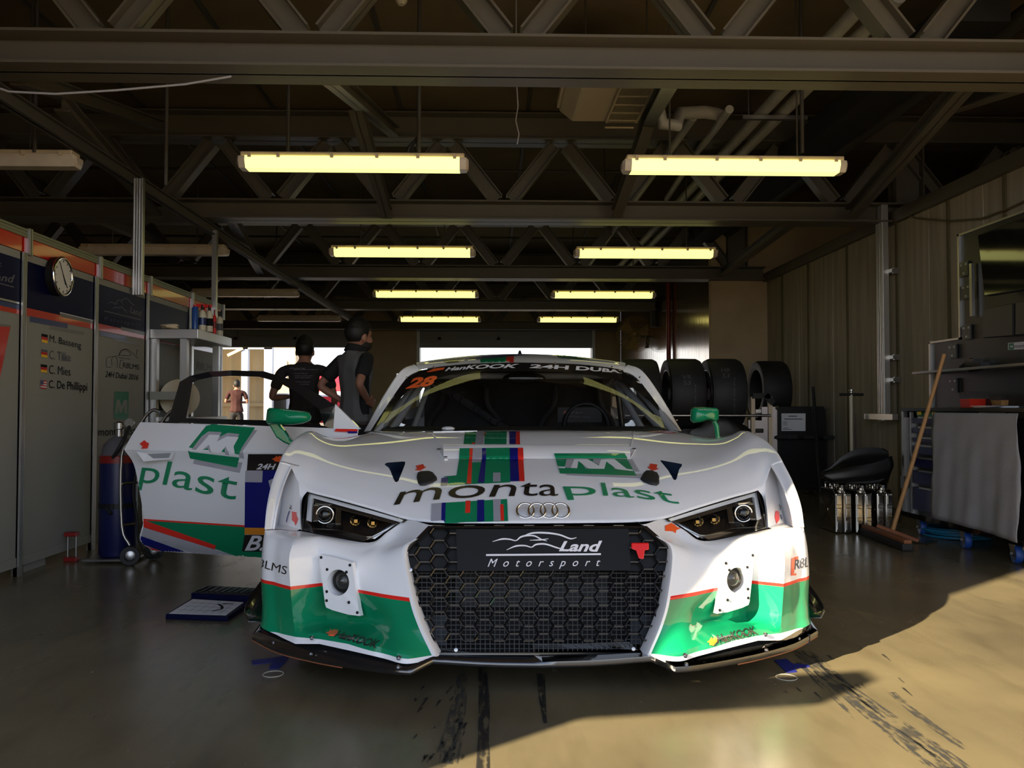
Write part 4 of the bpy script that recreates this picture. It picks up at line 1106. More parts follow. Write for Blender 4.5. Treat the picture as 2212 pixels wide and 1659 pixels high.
# ---------------------------------------------------------------- grille
GP = [(925, 1136), (1397, 1136), (1462, 1192), (1449, 1292), (1430, 1352), (1409, 1415), (932, 1415), (905, 1352), (886, 1292), (870, 1192)]
def gY(py): return 2.70 + (1415 - py) * 0.0008
gp = lambda px, py, off=0.0: W(px, py, gY(py) + 0.03 + off)
def inside(px, py, P=GP):
    r = False
    for (x1, y1), (x2, y2) in zip(P, P[1:] + P[:1]):
        if (y1 > py) != (y2 > py) and px < (x2 - x1) * (py - y1) / (y2 - y1) + x1: r = not r
    return r
gr = obj('grille', MB().add([gp(a, b, 0.16) for a, b in GP], [tuple(range(len(GP)))]), 'cavity', car)
mb = MB().grid([[gp(a, b, -0.005) for a, b in GP], [gp(1170 + (a - 1170) * .975, 1275 + (b - 1275) * .965, -0.008) for a, b in GP], [gp(1170 + (a - 1170) * .972, 1275 + (b - 1275) * .96, 0.03) for a, b in GP]], closed=True)
obj('grille_surround', mb, 'black_gloss', gr)
obj('shroud', MB().grid([[gp(a, b, 0.0) for a, b in GP], [gp(a, b, 0.16) for a, b in GP]], closed=True), 'cavity', gr)
mb = MB(); seen = set()
px0, rowh = 1175.0, 31.6
def vtx(px, py): return gp(px, py, 0.0)
for r in range(-9, 12):
    for c in range(-7, 8):
        hx = px0 + c * 64.5 + (32.25 if r % 2 else 0); hy = 1198 + r * 15.8 * 0.98
        P6 = [(hx - 21, hy), (hx - 11, hy - 14.2), (hx + 11, hy - 14.2), (hx + 21, hy), (hx + 11, hy + 14.2), (hx - 11, hy + 14.2)]
        ed = list(zip(P6, P6[1:] + P6[:1])) + [((hx + 21, hy), (hx + 43.5 - 0, hy))] * 0
        ed = [((hx + 21.5, hy), (hx + 11, hy - 15.5)), ((hx + 11, hy - 15.5), (hx - 11, hy - 15.5)), ((hx - 11, hy - 15.5), (hx - 21.5, hy)), ((hx - 21.5, hy), (hx - 11, hy + 15.5)), ((hx - 11, hy + 15.5), (hx + 11, hy + 15.5)), ((hx + 11, hy + 15.5), (hx + 21.5, hy))]
        for a, b in ed:
            k = tuple(sorted(((round(a[0] / 4), round(a[1] / 4)), (round(b[0] / 4), round(b[1] / 4)))))
            if k in seen: continue
            seen.add(k)
            if inside(*a) and inside(*b): mb.bar(vtx(*a), vtx(*b), 0.008, 0.0046)
obj('honeycomb', mb, 'black_gloss', gr)
mb = MB().add([gp(a, b, 0.014) for a, b in [(925, 1136), (1397, 1136), (1462, 1192), (1456, 1234), (876, 1234), (870, 1192)]], [tuple(range(6))]); obj('blanking_panel', mb, 'black_satin', gr)
mb = MB()
for k in range(56):
    x = 880 + k * 10.5
    ys = [y for y in range(1236, 1416, 3) if inside(x, y)]
    if len(ys) > 3: mb.bar(gp(x, ys[0], 0.045), gp(x, ys[-1], 0.045), 0.0022, 0.0022, up=(0, 1, 0))
for k in range(18):
    y = 1238 + k * 10.2; xs = [x for x in range(860, 1480, 4) if inside(x, y)]
    mb.bar(gp(xs[0], y, 0.045), gp(xs[-1], y, 0.045), 0.0022, 0.0022)
obj('stone_guard', mb, mat('guard_wire', (0.075, 0.075, 0.073), 0.45, 0.6), gr)
mb = MB()
for a, b, y0, y1 in ((985, 1312, 1236, 1312),):
    mb.prism([gp(a, y0, 0.09), gp(b, y0, 0.09), gp(b, y1, 0.09), gp(a, y1, 0.09)], (0, 0.05, 0))
    for k in range(30): mb.box((gp(a, y0, 0).x + (gp(b, y0, 0).x - gp(a, y0, 0).x) * k / 30, gp(a, y0, 0.088).y, gp(a, (y0 + y1) / 2, 0).z), (0.003, 0.004, 0.10))
obj('radiator', mb, 'radiator', gr)
for a, b in ((915, 965), (1362, 1420)): obj('duct_block', MB().prism([gp(a, 1330, 0.08), gp(b, 1330, 0.08), gp(b, 1400, 0.08), gp(a, 1400, 0.08)], (0, 0.04, 0)), 'screen_grey', gr)
for x, y in ((887, 1231), (1460, 1226), (985, 1404), (1368, 1402)): obj('grille_bolt', MB().lathe(gp(x, y, -0.012), [(0.007, 0), (0.006, 0.004), (0.0, 0.005)], 12, (0, -1, 0.3)), 'steel', gr, smooth=40)
# nose banner with team lettering
ban = [(985, 1143), (1358, 1142), (1363, 1232), (988, 1234)]
bp = lambda px, py: W(px, py, gY(py) + 0.018)
mb = MB().prism([bp(*q) for q in ban], (0, 0.006, 0)); banner = obj('nose_banner', mb, 'black_satin', car)
b3 = lambda a, b: (520 + a * 0.28933, 1060 + b * 0.28933)
b4 = lambda a, b: (1160 + a * 0.28933, 1060 + b * 0.28933)
waves = lambda q: [
 (stroke2d([q(x, y) for x, y in ((0.0, 0.45), (0.12, 0.32), (0.22, 0.33), (0.3, 0.4), (0.36, 0.22), (0.44, 0.14), (0.54, 0.16), (0.63, 0.34), (0.70, 0.42))], [1, 3.5, 3, 2, 3.5, 3.5, 3, 2.5, 1]), 'silver_ink'),
 (stroke2d([q(x, y) for x, y in ((0.36, 0.24), (0.5, 0.02), (0.68, 0.0), (0.86, 0.1), (1.0, 0.30), (1.08, 0.24))], [1, 3.5, 4, 3.5, 3, 1]), 'silver_ink'),
 (stroke2d([q(x, y) for x, y in ((0.48, 0.38), (0.62, 0.36), (0.72, 0.3))], [1, 3, 1]), 'silver_ink'),
 (stroke2d([q(x, y) for x, y in ((0.18, 0.88), (0.3, 0.68), (0.42, 0.66), (0.5, 0.74), (0.56, 0.60), (0.68, 0.58), (0.84, 0.78), (0.92, 0.84))], [1, 3.5, 3, 2, 3.5, 3.5, 3, 1]), 'silver_ink')]
pb = lambda px, py: W(px, py, gY(py) + 0.0165)
marks(banner, pb, waves(lambda x, y: (1064 + x * 168, 1151 + y * 42)) + [
 (Pg([(1050, 1197), (1298, 1195), (1298, 1199), (1050, 1201)]), 'silver_ink'),
 T('Land', quad((1214, 1169), (1301, 1168), (1295, 1192), (1207, 1191)), 'silver_ink', 0.03, 0.15),
 T('Motorsport', quad((1057, 1207), (1298, 1206), (1294, 1228), (1052, 1230)), 'silver_ink', 0.0, 0.2, 2.2)], 30, 0.0001)
# red tow strap over the grille
t0 = obj('tow_strap', MB().prism([gp(*q, -0.03) for q in ((1364, 1173), (1402, 1173), (1402, 1188), (1393, 1189), (1391, 1208), (1380, 1207), (1374, 1189), (1364, 1186))], (0, 0.01, 0)), 'red_plastic', car, bevel=0.003)
obj('tow_ring', MB().torus(gp(1398, 1181, -0.01), 0.012, 0.004, (1, 0, 0.3), 18, 8), 'black_satin', t0, smooth=60)
# ---------------------------------------------------------------- splitter
SPL = [(562, 1346, 2.99, 0), (545, 1371, 2.985, 0), (600, 1398, 2.90, 0), (680, 1418, 2.79, 0), (760, 1432, 2.70, 0), (840, 1443, 2.635, 0), (886, 1446, 2.61, 0), (898, 1440, 2.62, 0), (935, 1421, 2.66, 0), (1050, 1428, 2.65, 0), (0, 1430, 2.65, 0)]
INN = [(575, 1346, 3.1), (566, 1349, 3.0), (606, 1376, 2.90), (690, 1391, 2.81), (770, 1408, 2.73), (840, 1424, 2.69), (876, 1433, 2.68), (890, 1428, 2.69), (938, 1414, 2.72), (1050, 1415, 2.74), (0, 1416, 2.74)]
o_, i_ = cr1([cp(q[:3]) for q in SPL], 4, (1, 6, 8)), cr1([cp(q) for q in INN], 4, (1, 6, 8))
i2 = [V((p.x * 0.97, p.y + 0.25, p.z)) for p in i_]
dn = lambda L, z: [V((p.x, p.y, p.z - z)) for p in L]
mb = MB()
for a, b in ((i2, i_), (i_, o_)): mb.grid([[tw(p) for p in a], [tw(p) for p in b]])
mb.grid([[tw(p) for p in o_], [tw(V((p.x * 1.0, p.y - 0.002, p.z - 0.012))) for p in o_], [tw(p) for p in dn(o_, 0.018)], [tw(p) for p in dn(i2, 0.018)]])
mb.mirror(mir)
spl = obj('splitter', mb, 'carbon', car, smooth=30)
bm_ = bmesh.new(); bm_.from_mesh(spl.data); bmesh.ops.remove_doubles(bm_, verts=bm_.verts, dist=0.0006); bm_.to_mesh(spl.data); bm_.free()
ed = [p for p in o_[3:16]]
for side in (-1, 1):
  mb = MB()
  mb.grid([[tw(V((p.x, p.y + 0.004, p.z - 0.016))) for p in ed], [tw(V((p.x, p.y, p.z - 0.016))) for p in ed], [tw(V((p.x, p.y, p.z - 0.022))) for p in ed], [tw(V((p.x, p.y + 0.05, p.z - 0.022))) for p in ed]])
  if side > 0: mb.v = [mir(p) for p in mb.v]
  obj('skid_strip', mb, 'wood_edge', spl)
mb = MB()
for px, py, Y in ((593, 1387, 2.93), (675, 1377, 2.80), (673, 1411, 2.80), (862, 1420, 2.655), (861, 1440, 2.64)):
    for f_ in (lambda p: p, mir): obj('splitter_bolt', MB().lathe(f_(W(px, py, Y) + V((0, -0.01, 0.002))), [(0.007, -0.004), (0.007, 0.002), (0.0, 0.005)], 10, (0, -0.6, 0.8)), 'steel', spl, smooth=40)
# canards on the bumper corners
for z, dy, ln in ((0.155, 0.0, 0.30), (0.30, 0.18, 0.2)):
    for side in (-1, 1):
        mb = MB(); g = []
        for k in range(9):
            s = k / 8; ww = (0.07 if z < .2 else .045) * sin(pi * min(1, s * 0.75 + 0.12)) ** 0.6
            y0 = 2.99 + dy + ln * s; zz = z + 0.0 + 0.09 * s * s
            g.append([cw(side * 0.955, y0, zz), cw(side * (0.98 + ww * 0.6), y0 - 0.01, zz + 0.002), cw(side * (0.98 + ww), y0, zz + 0.025)])
        obj('canard', mb.grid(g), 'carbon', car, smooth=50, solid=0.004)
# ---------------------------------------------------------------- windscreen, roof, pillars
gl = [[(800, 931, 4.58), (870, 932, 4.50), (960, 932, 4.45), (1050, 932, 4.43), (0, 932, 4.42)],
      [(843, 865, 4.75), (905, 862, 4.67), (980, 860, 4.63), (1060, 858, 4.61), (0, 857, 4.60)],
      [(879, 816, 4.91), (932, 812, 4.84), (1000, 809, 4.795), (1070, 807, 4.775), (0, 806, 4.765)],
      [(908, 800, 4.98), (950, 792, 4.92), (1015, 786, 4.89), (1075, 784, 4.87), (0, 783, 4.86)]]
def weld(o, d=0.0008):
    bm = bmesh.new(); bm.from_mesh(o.data); bmesh.ops.remove_doubles(bm, verts=bm.verts, dist=d); bmesh.ops.recalc_face_normals(bm, faces=bm.faces)
    for f in bm.faces: f.smooth = True
    bm.to_mesh(o.data); bm.free(); return o
gwin = patch(cgrid(gl), 5, 5)
screen = weld(obj('windscreen', both([gwin]), 'smoked_glass', car, smooth=60))
ps = projector(bvh_of([screen]), 0.002)
c_3 = lambda a, b: (780 + a / 5.53, 740 + b / 5.53)
c_4 = lambda a, b: (1140 + a / 5.53, 740 + b / 5.53)
sun_items = [
 (Pg([(801, 929), (843, 864), (879, 816), (908, 801), (950, 793), (1015, 787), (1075, 785), (1127, 784), (1190, 785), (1250, 788), (1310, 794), (1350, 802), (1380, 816), (1420, 862), (1478, 927), (1460, 927), (1404, 868), (1368, 838), (1330, 822), (1285, 812), (1220, 805), (1127, 802), (1040, 804), (975, 810), (915, 824), (880, 845), (855, 872), (818, 929)]), 'black_gloss'),
 T('HanKOOK', band([c_3(1025, 300), c_3(1380, 268), c_3(1890, 258)], [c_3(1000, 345), c_3(1360, 318), c_3(1860, 306)]), 'silver_ink', 0.03, 0.2),
 T('24H DUBAI', band([c_4(40, 262), c_4(480, 278), c_4(850, 302), c_4(1112, 335)], [c_4(20, 306), c_4(470, 326), c_4(840, 348), c_4(1125, 372)]), 'silver_ink', 0.035),
 (Pg([c_3(785, 352), c_3(870, 315), c_3(1000, 300), c_3(985, 325), c_3(880, 345), c_3(800, 360)]), 'orange'),
 T('28', quad(c_3(585, 425), c_3(920, 395), c_3(870, 515), c_3(530, 560)), 'orange', 0.05, 0.2),
 (Pg([c_4(1296, 462), c_4(1400, 490), c_4(1396, 512), c_4(1310, 480)]), 'silver_ink'),
]
sc_mark = marks(screen, ps, sun_items, 7, 0.0012)
for q in ((937, 793), (1062, 785), (1200, 784), (1322, 793), (1382, 815), (1424, 860), (1462, 907), (879, 816), (844, 862), (812, 910)):
    obj('screen_bolt', MB().ball((ps(*q) or W(q[0], q[1], 4.8)), 0.006, 8, 6), 'chrome', screen)
roof = [[(905, 799, 4.98), (950, 792, 4.92), (1015, 786, 4.89), (1075, 784, 4.87), (0, 783, 4.86)],
        [(900, 789, 5.06), (950, 781, 5.06), (1015, 775, 5.06), (1075, 772, 5.06), (0, 771, 5.06)],
        [(904, 784, 5.25), (955, 776, 5.35), (1018, 769, 5.4), (1077, 766, 5.4), (0, 765, 5.4)],
        [('c', -.60, 6.0, 1.13), ('c', -.5, 6.0, 1.175), ('c', -.33, 6.0, 1.2), ('c', -.17, 6.0, 1.21), ('c', 0, 6, 1.212)],
        [('c', -.62, 6.6, 1.0), ('c', -.5, 6.6, 1.04), ('c', -.33, 6.6, 1.07), ('c', -.17, 6.6, 1.08), ('c', 0, 6.6, 1.08)],
        [('c', -.9, 7.0, .86), ('c', -.7, 7.0, .88), ('c', -.4, 7.0, .92), ('c', -.2, 7.0, .93), ('c', 0, 7.0, .93)],
        [('c', -.93, 7.25, .80), ('c', -.7, 7.25, .83), ('c', -.4, 7.25, .86), ('c', -.2, 7.25, .87), ('c', 0, 7.25, .87)],
        [('c', -.93, 7.3, .4), ('c', -.7, 7.3, .4), ('c', -.4, 7.3, .4), ('c', -.2, 7.3, .4), ('c', 0, 7.3, .4)]]
groof = patch(cgrid(roof), 5, 5, (), (6,))
rf = weld(obj('roof', both([groof]), 'white_paint', car, smooth=60))
pr_ = projector(bvh_of([rf]), 0.002)
marks(rf, pr_, [(Pg([c_3(1425, 185), c_3(1735, 170), c_3(1735, 242), c_3(1425, 250)]), 'car_green'), (Pg([c_3(1735, 168), c_3(1825, 166), c_3(1825, 238), c_3(1735, 242)]), 'car_red'),
    (Pg([c_3(1290, 190), c_3(1480, 165), c_3(1800, 148), c_3(2030, 150), c_3(1850, 160), c_3(1500, 195), c_3(1300, 215)]), 'car_navy'), (Pg([c_3(980, 222), c_3(1130, 205), c_3(1180, 235), c_3(1030, 250)]), 'ink'),
    (Pg([c_3(1150, 200), c_3(1270, 188), c_3(1280, 205), c_3(1200, 225)]), 'shade_grey'), (Pg([c_4(345, 150), c_4(480, 160), c_4(760, 205), c_4(600, 200), c_4(365, 182)]), 'car_green')], 5, 0.0006)
obj('antenna', MB().prism([W(1118, 767, 5.4), W(1128, 767, 5.4), W(1125, 757, 5.42), W(1121, 757, 5.42)], (0, 0.03, 0)), 'black_satin', rf)
pil = [[(800, 931, 4.56), (793, 931, 4.59), (786, 933, 4.64), ('c', -.85, 4.8, .76)], [(843, 865, 4.74), (837, 858, 4.77), (831, 851, 4.81), ('c', -.75, 4.9, .93)],
       [(879, 816, 4.91), (872, 808, 4.92), (866, 801, 4.95), ('c', -.69, 5.1, 1.06)], [(906, 800, 4.98), (900, 791, 5.02), (893, 788, 5.08), ('c', -.645, 5.2, 1.11)]]
for side in (-1, 1):
    pl_ = obj('windscreen_pillar', half([patch(cgrid(pil), 4, 5)], side), 'white_paint', car, smooth=60)
    fn = tw if side < 0 else (lambda p: mir(tw(p)))
    rail = [('c', -.645, 5.2, 1.11), ('c', -.645, 5.5, 1.12), ('c', -.62, 6.0, 1.08), ('c', -.66, 6.4, .95), ('c', -.78, 6.8, .84)]
    obj('roof_rail', MB().tube([fn(p) for p in cr1([cp(q) for q in rail], 4)], 0.028, 8), 'white_paint', car, smooth=60)
# body sides behind the front wings
for side in (-1, 1):
    mb = MB(); rows = []
    ys = [4.2, 4.5, 5.0, 5.5, 5.9, 6.3, 6.8, 7.25]
    if side < 0: ys = [5.6, 5.9, 6.3, 6.8, 7.25]
    for y in ys:
        k = max(0, y - 5.2)
        w0 = 0.93 + 0.05 * min(1, k)
        rows.append([cw(side * (0.80 + .06 * min(1, k)), y, .78 + .03 * min(1, k)), cw(side * w0, y, .72), cw(side * (w0 - .015), y, .5), cw(side * (w0 - .03), y, .3), cw(side * (w0 - .02), y, .14)])
    mb.grid(rows); qp = obj('body_side', mb, 'white_paint', car, smooth=50)
    obj('sill', MB().bbox(cw(side * .80, 4.2, .10), cw(side * .97, 6.0, .2)), 'carbon', car)
    obj('side_glass', MB().add([cw(side * .82, 4.75, .79), cw(side * .66, 5.2, 1.1), cw(side * .64, 5.9, 1.08), cw(side * .80, 6.3, .82)], [(0, 1, 2, 3)]), 'side_glass', car) if side > 0 else None
    # wheels
    for y in (3.68, 6.35):
        c = cw(side * .80, y, .345)
        wh = obj('wheel', MB().lathe(c, [(.24, -.14), (.30, -.15), (.335, -.14), (.345, -.10), (.345, .10), (.335, .14), (.30, .15), (.24, .14)], 40, (1, 0, 0), cap=False), 'rubber', car, smooth=40)
        rim = MB().lathe(c, [(.24, -.14), (.225, -.12), (.22, .12), (.24, .14)], 32, (1, 0, 0), cap=False)
        for k in range(10):
            a = k * pi / 5; d = V((0, cos(a), sin(a))); rim.bar(c + V((side * .1, 0, 0)) + d * .04, c + V((side * .12, 0, 0)) + d * .225, .03, .02, up=(1, 0, 0))
        rim.lathe(c + V((side * .1, 0, 0)), [(.05, -.03), (.05, .03)], 16, (1, 0, 0)); obj('rim', rim, 'black_satin', wh)
obj('underbody', MB().bbox(cw(-.9, 2.95, .075), cw(.9, 7.2, .11)), 'black_matte', car)
obj('rear_diffuser', MB().bbox(cw(-.8, 7.15, .1), cw(.8, 7.3, .42)), 'carbon', car)
wing = []
for k in range(11):
    u = -.93 + .186 * k
    wing.append([cw(u, 6.75 + 0.30 * c - 0.03, 1.10 + 0.05 * (1 - (2 * c - 1) ** 2) * -1 + 0.05 * c + tt) for c, tt in ((0, 0), (.3, .02), (.7, .025), (1, 0), (.7, -.01), (.3, -.012))])
wg = obj('rear_wing', MB().grid(wing, closed=True), 'carbon', car, smooth=40)
for s in (-1, 1):
    obj('end_plate', MB().bbox(cw(s * .93, 6.66, .98), cw(s * .945, 7.14, 1.17)), 'white_paint', wg)
    obj('wing_strut', MB().bar(cw(s * .4, 6.95, 1.08), cw(s * .4, 7.0, .84), .02, .12, up=(0, 1, 0)), 'carbon', wg)
# ---------------------------------------------------------------- cabin
dash = [[cw(u, 4.36 + .12 * abs(u), .775), cw(u, 4.55 + .1 * abs(u), .80), cw(u, 4.85, .79), cw(u, 4.95, .60), cw(u, 4.95, .3)] for u in (-.76, -.5, -.25, 0, .25, .5, .76)]
obj('dashboard', MB().grid(dash), 'black_matte', car, smooth=50)
obj('bulkhead', MB().bbox(cw(-.66, 6.0, .12), cw(.66, 6.05, 1.12)), 'black_matte', car)
obj('cabin_floor', MB().bbox(cw(-.8, 4.3, .1), cw(.8, 6.0, .14)), 'black_matte', car)
def cage(a, b, r, m, nm='cage_tube'): return obj(nm, MB().tube([W(*a), W(*b)], r, 12), m, car, smooth=60)
cage((1330, 828, 5.1), (1400, 950, 4.56), 0.019, 'grey_tube'); cage((1338, 825, 5.05), (1448, 950, 4.52), 0.022, 'grey_tube')
cage((1366, 822, 5.0), (1468, 945, 4.5), 0.026, 'grey_tube', 'padded_tube')
cage((912, 826, 5.05), (834, 950, 4.52), 0.021, 'grey_tube'); cage((893, 840, 5.0), (806, 945, 4.5), 0.021, 'cream' if False else 'grey_tube'); cage((925, 835, 5.3), (892, 930, 5.0), 0.017, 'grey_tube')
dt = cage((940, 826, 5.35), (1097, 931, 4.7), 0.023, 'screen_grey', 'diagonal_tube')
mb = MB()
for s in (.3, .42, .6, .66, .82, .9):
    p = W(940, 826, 5.35).lerp(W(1097, 931, 4.7), s); mb.lathe(p, [(.025, -.004), (.025, .004)], 12, W(1097, 931, 4.7) - W(940, 826, 5.35))
obj('cable_tie', mb, 'black_gloss', dt)
cage((-0 + 905, 812, 5.1), (1352, 812, 5.1), 0.02, 'grey_tube'); cage((915, 806, 5.8), (1330, 806, 5.8), 0.02, 'screen_grey'); cage((1330, 806, 5.8), (1345, 930, 5.8), 0.02, 'screen_grey')
mm = obj('inside_mirror', MB().ball(W(1132, 817, 4.95), (0.125, 0.03, 0.036), 24, 14), 'black_gloss', car, smooth=60)
obj('mirror_stem', MB().tube([W(1132, 808, 4.97), W(1131, 795, 4.97)], 0.01, 8), 'black_satin', mm)
for u in (0.38, -0.36):
    st = [[cw(u - .25, 5.55, .2), cw(u - .2, 5.5, .2), cw(u + .2, 5.5, .2), cw(u + .25, 5.55, .2)], [cw(u - .26, 5.5, .55), cw(u - .2, 5.62, .55), cw(u + .2, 5.62, .55), cw(u + .26, 5.5, .55)],
          [cw(u - .25, 5.55, .8), cw(u - .2, 5.7, .8), cw(u + .2, 5.7, .8), cw(u + .25, 5.55, .8)], [cw(u - .17, 5.5, .92), cw(u - .13, 5.75, .93), cw(u + .13, 5.75, .93), cw(u + .17, 5.5, .92)], [cw(u - .16, 5.55, 1.04), cw(u - .12, 5.78, 1.06), cw(u + .12, 5.78, 1.06), cw(u + .16, 5.55, 1.04)]]
    obj('race_seat', MB().grid(patch(st, 4, 4)), 'seat_fabric', car, smooth=60, solid=0.03)
obj('steering_wheel', MB().torus(cw(.38, 4.98, .80), .13, .014, (0, -1, .3), 24, 8), 'black_satin', car, smooth=60)
lc = obj('licence_panel', MB().prism([W(1205, 880, 5.0), W(1300, 880, 5.0), W(1300, 912, 5.0), W(1205, 912, 5.0)], (0, .01, 0)), 'black_matte', car)
lpp = lambda px, py: W(px, py, 4.997)
marks(lc, lpp, [T('Audi Sport', quad((1225, 887), (1260, 889), (1259, 895), (1225, 894)), 'faded', 0.01), T('customer racing', quad((1226, 896), (1276, 899), (1275, 905), (1226, 902)), 'faded', 0.0), (Pg([(1219, 888), (1225, 888), (1222, 894), (1217, 894)]), 'dark_red')], 30)
obj('crumpled_wipe', MB().ball(W(968, 926, 4.4), (.035, .03, .012), 10, 7), 'paper', car)

# ---------------------------------------------------------------- mirrors
def mirror(front, stalk, Y, dy, nm, par):
    c = (sum(a for a, b in front) / len(front), sum(b for a, b in front) / len(front)); g = []
    for s, o in ((0.0, -0.035), (.55, -0.03), (0.88, -0.012), (1.0, 0.015), (0.97, dy * .7), (0.8, dy)):
        g.append([W(c[0] + (a - c[0]) * s, c[1] + (b - c[1]) * s, Y + o) for a, b in front])
    mb = MB().grid(g, closed=True); mb.add(g[-1], [tuple(range(len(front)))])
    o = obj(nm, mb, 'car_green', par, smooth=45)
    return o
d_open = thing  # (the open door is a part of the car)
DY = lambda px: 4.30 + (760 - px) / 490 * 0.2
# left door, swung open
DR = [(303, 775, 912, 926, 0.05), (285, 770, 940, 955, 0.01), (268, 760, 971, 982, -0.025), (289, 740, 1003, 1015, 0.0), (301, 720, 1060, 1075, 0.005), (310, 705, 1121, 1138, 0.01), (302, 700, 1166, 1180, 0.035), (330, 690, 1190, 1212, 0.07)]
rows = []
for xl, xr, yl, yr, o in DR:
    row = []
    for k in range(9):
        s = k / 8; px = xl + (xr - xl) * s; py = yl + (yr - yl) * s; row.append(W(px, py, DY(px) + o + (0.05 * (1 - s) ** 6)))
    rows.append(row)
door = obj('open_door', MB().grid(patch(rows, 3, 4, (), (2,))), 'white_paint', car, smooth=40, solid=0.0)
pd = projector(bvh_of([door]), 0.0015)
d5 = lambda a, b: (240 + a / 5.267, 900 + b / 5.267)
D5 = lambda *p: Pg([d5(a, b) for a, b in p])
marks(door, pd, [
 (D5((1625, 155), (1665, 155), (1500, 390), (1515, 478), (1465, 470), (1440, 400)), 'shade_grey'), (D5((945, 490), (1495, 520), (1465, 640), (935, 535)), 'shade_grey'),
 (D5((1100, 85), (1640, 125), (1490, 350), (1455, 430), (1380, 420), (1180, 385), (990, 375), (885, 350)), 'mint'), (D5((875, 385), (905, 400), (1460, 465), (1432, 580), (900, 475)), 'mint'),
 (D5((920, 372), (1030, 225), (1110, 170), (1260, 178), (1230, 235), (1330, 185), (1460, 200), (1440, 240), (1200, 330), (1000, 390)), 'shade_grey'), (D5((1290, 350), (1330, 340), (1350, 420), (1340, 440), (1300, 430)), 'shade_grey'), (D5((1090, 350), (1120, 330), (1150, 400), (1130, 410)), 'shade_grey'),
 (D5((960, 388), (1120, 205), (1240, 212), (1205, 285), (1320, 225), (1452, 235), (1395, 340), (1408, 420), (1450, 432), (1440, 455), (1345, 430), (1305, 340), (1235, 425), (1140, 410), (1115, 320), (1020, 398)), 'white_paint'),
 T('plast', band([d5(372, 492), d5(700, 513), d5(1060, 575), d5(1470, 642)], [d5(300, 832), d5(615, 868), d5(980, 960), d5(1395, 1050)]), 'mint', 0.0),
 (D5((1560, 425), (2200, 425), (2200, 612), (1545, 612)), 'ink'), T('24H', quad(d5(1670, 535), d5(1880, 535), d5(1862, 600), d5(1652, 600)), 'silver_ink', 0.03, 0.15),
 flame(quad(d5(1825, 440), d5(1960, 440), d5(1960, 515), d5(1830, 515))),
 (D5((1720, 612), (2200, 612), (2200, 1268), (1520, 1262), (1525, 745), (1720, 748)), 'car_navy'), (D5((1530, 615), (1727, 615), (1720, 748), (1525, 745)), 'shade_grey'),
 (D5((1520, 1262), (2000, 1268), (2000, 1342), (1520, 1340)), 'amber'), (D5((1790, 730), (1870, 690), (1870, 830), (1810, 810)), 'shade_grey'),
 (D5((400, 1182), (1520, 1250), (1520, 1345), (1500, 1530), (2000, 1540), (2000, 1660), (1500, 1612), (1180, 1500)), 'car_green'),
 (D5((370, 1162), (1520, 1235), (1520, 1256), (370, 1180)), 'car_red'), (D5((370, 1175), (1195, 1465), (1180, 1508), (372, 1258)), 'car_red'),
 (D5((372, 1260), (1180, 1510), (1520, 1618), (1000, 1575), (345, 1355)), 'shade_grey'), (D5((342, 1358), (900, 1555), (620, 1545), (330, 1440)), 'car_navy'), (D5((325, 1450), (640, 1548), (400, 1540), (345, 1495)), 'car_red'),
 (D5((1520, 1345), (1990, 1345), (1970, 1542), (1490, 1530)), 'ink'), T('B.', quad(d5(1555, 1355), d5(1760, 1350), d5(1735, 1525), d5(1520, 1525)), 'silver_ink', 0.02, 0.25),
 (D5((380, 268), (416, 300), (432, 298), (415, 362), (340, 365), (362, 342), (325, 310)), 'car_red'),
 (Pg([(727, 926), (775, 927), (770, 934), (722, 932)]), 'car_red'), (Pg([(750, 932), (775, 932), (772, 936), (752, 936)]), 'car_navy'),
], 5, 0.0005)
mb = MB(); ho = [d5(*q) for q in ((290, 400), (725, 396), (690, 485), (370, 510))]; hi = [d5(*q) for q in ((410, 425), (680, 414), (655, 470), (480, 475))]
mb.grid([[W(a, b, DY(a) - 0.0285) for a, b in ho], [W(a, b, DY(a) - 0.022 + .02 * (b > 950 and 0)) for a, b in hi]], closed=True); hd = obj('door_handle', mb, 'white_paint', door)
hi2 = [(a * .97 + 14, b * .98 + 19) for a, b in hi]
obj('handle_pocket', MB().add([W(a, b, DY(a) - 0.024) for a, b in hi], [(0, 1, 2, 3)]), 'shade_grey', hd) if False else None
obj('handle_recess', MB().add([W(*(d5(*q) + (DY(d5(*q)[0]) - 0.024,))) for q in ((410, 425), (680, 414), (655, 470), (480, 475))], [(0, 1, 2, 3)]), 'grey_tube', door)
# door window with black frame
out_ = [(363, 912), (372, 880), (388, 825), (410, 812), (450, 803), (500, 800), (570, 802), (630, 820), (690, 853), (724, 876), (722, 927), (640, 923), (500, 917)]
inn_ = [(402, 903), (408, 875), (416, 826), (430, 820), (460, 814), (500, 812), (560, 814), (600, 825), (645, 850), (690, 885), (700, 920), (620, 909), (500, 906)]
mb = MB(); dyw = lambda a: DY(a) + 0.05
mb.grid([[W(a, b, dyw(a)) for a, b in out_], [W(a, b, dyw(a) - 0.006) for a, b in inn_], [W(a, b, dyw(a) + 0.03) for a, b in inn_], [W(a, b, dyw(a) + 0.035) for a, b in out_], [W(a, b, dyw(a)) for a, b in out_]], closed=True)
wf = obj('window_frame', mb, 'black_gloss', door)
obj('window_pane', MB().add([W(a, b, dyw(a) + 0.012) for a, b in inn_], [tuple(range(len(inn_)))]), 'side_glass', door)
obj('pillar_fairing', MB().prism([W(a, b, DY(a) + 0.03) for a, b in ((724, 873), (779, 927), (720, 926))], (0, 0.03, 0)), 'white_paint', door)
obj('inner_skin', MB().prism([W(a, b, DY(a) + 0.12) for a, b in ((315, 915), (760, 930), (700, 1135), (690, 1205), (335, 1185), (320, 1120), (285, 975))], (0, 0.03, 0)), 'black_matte', door)
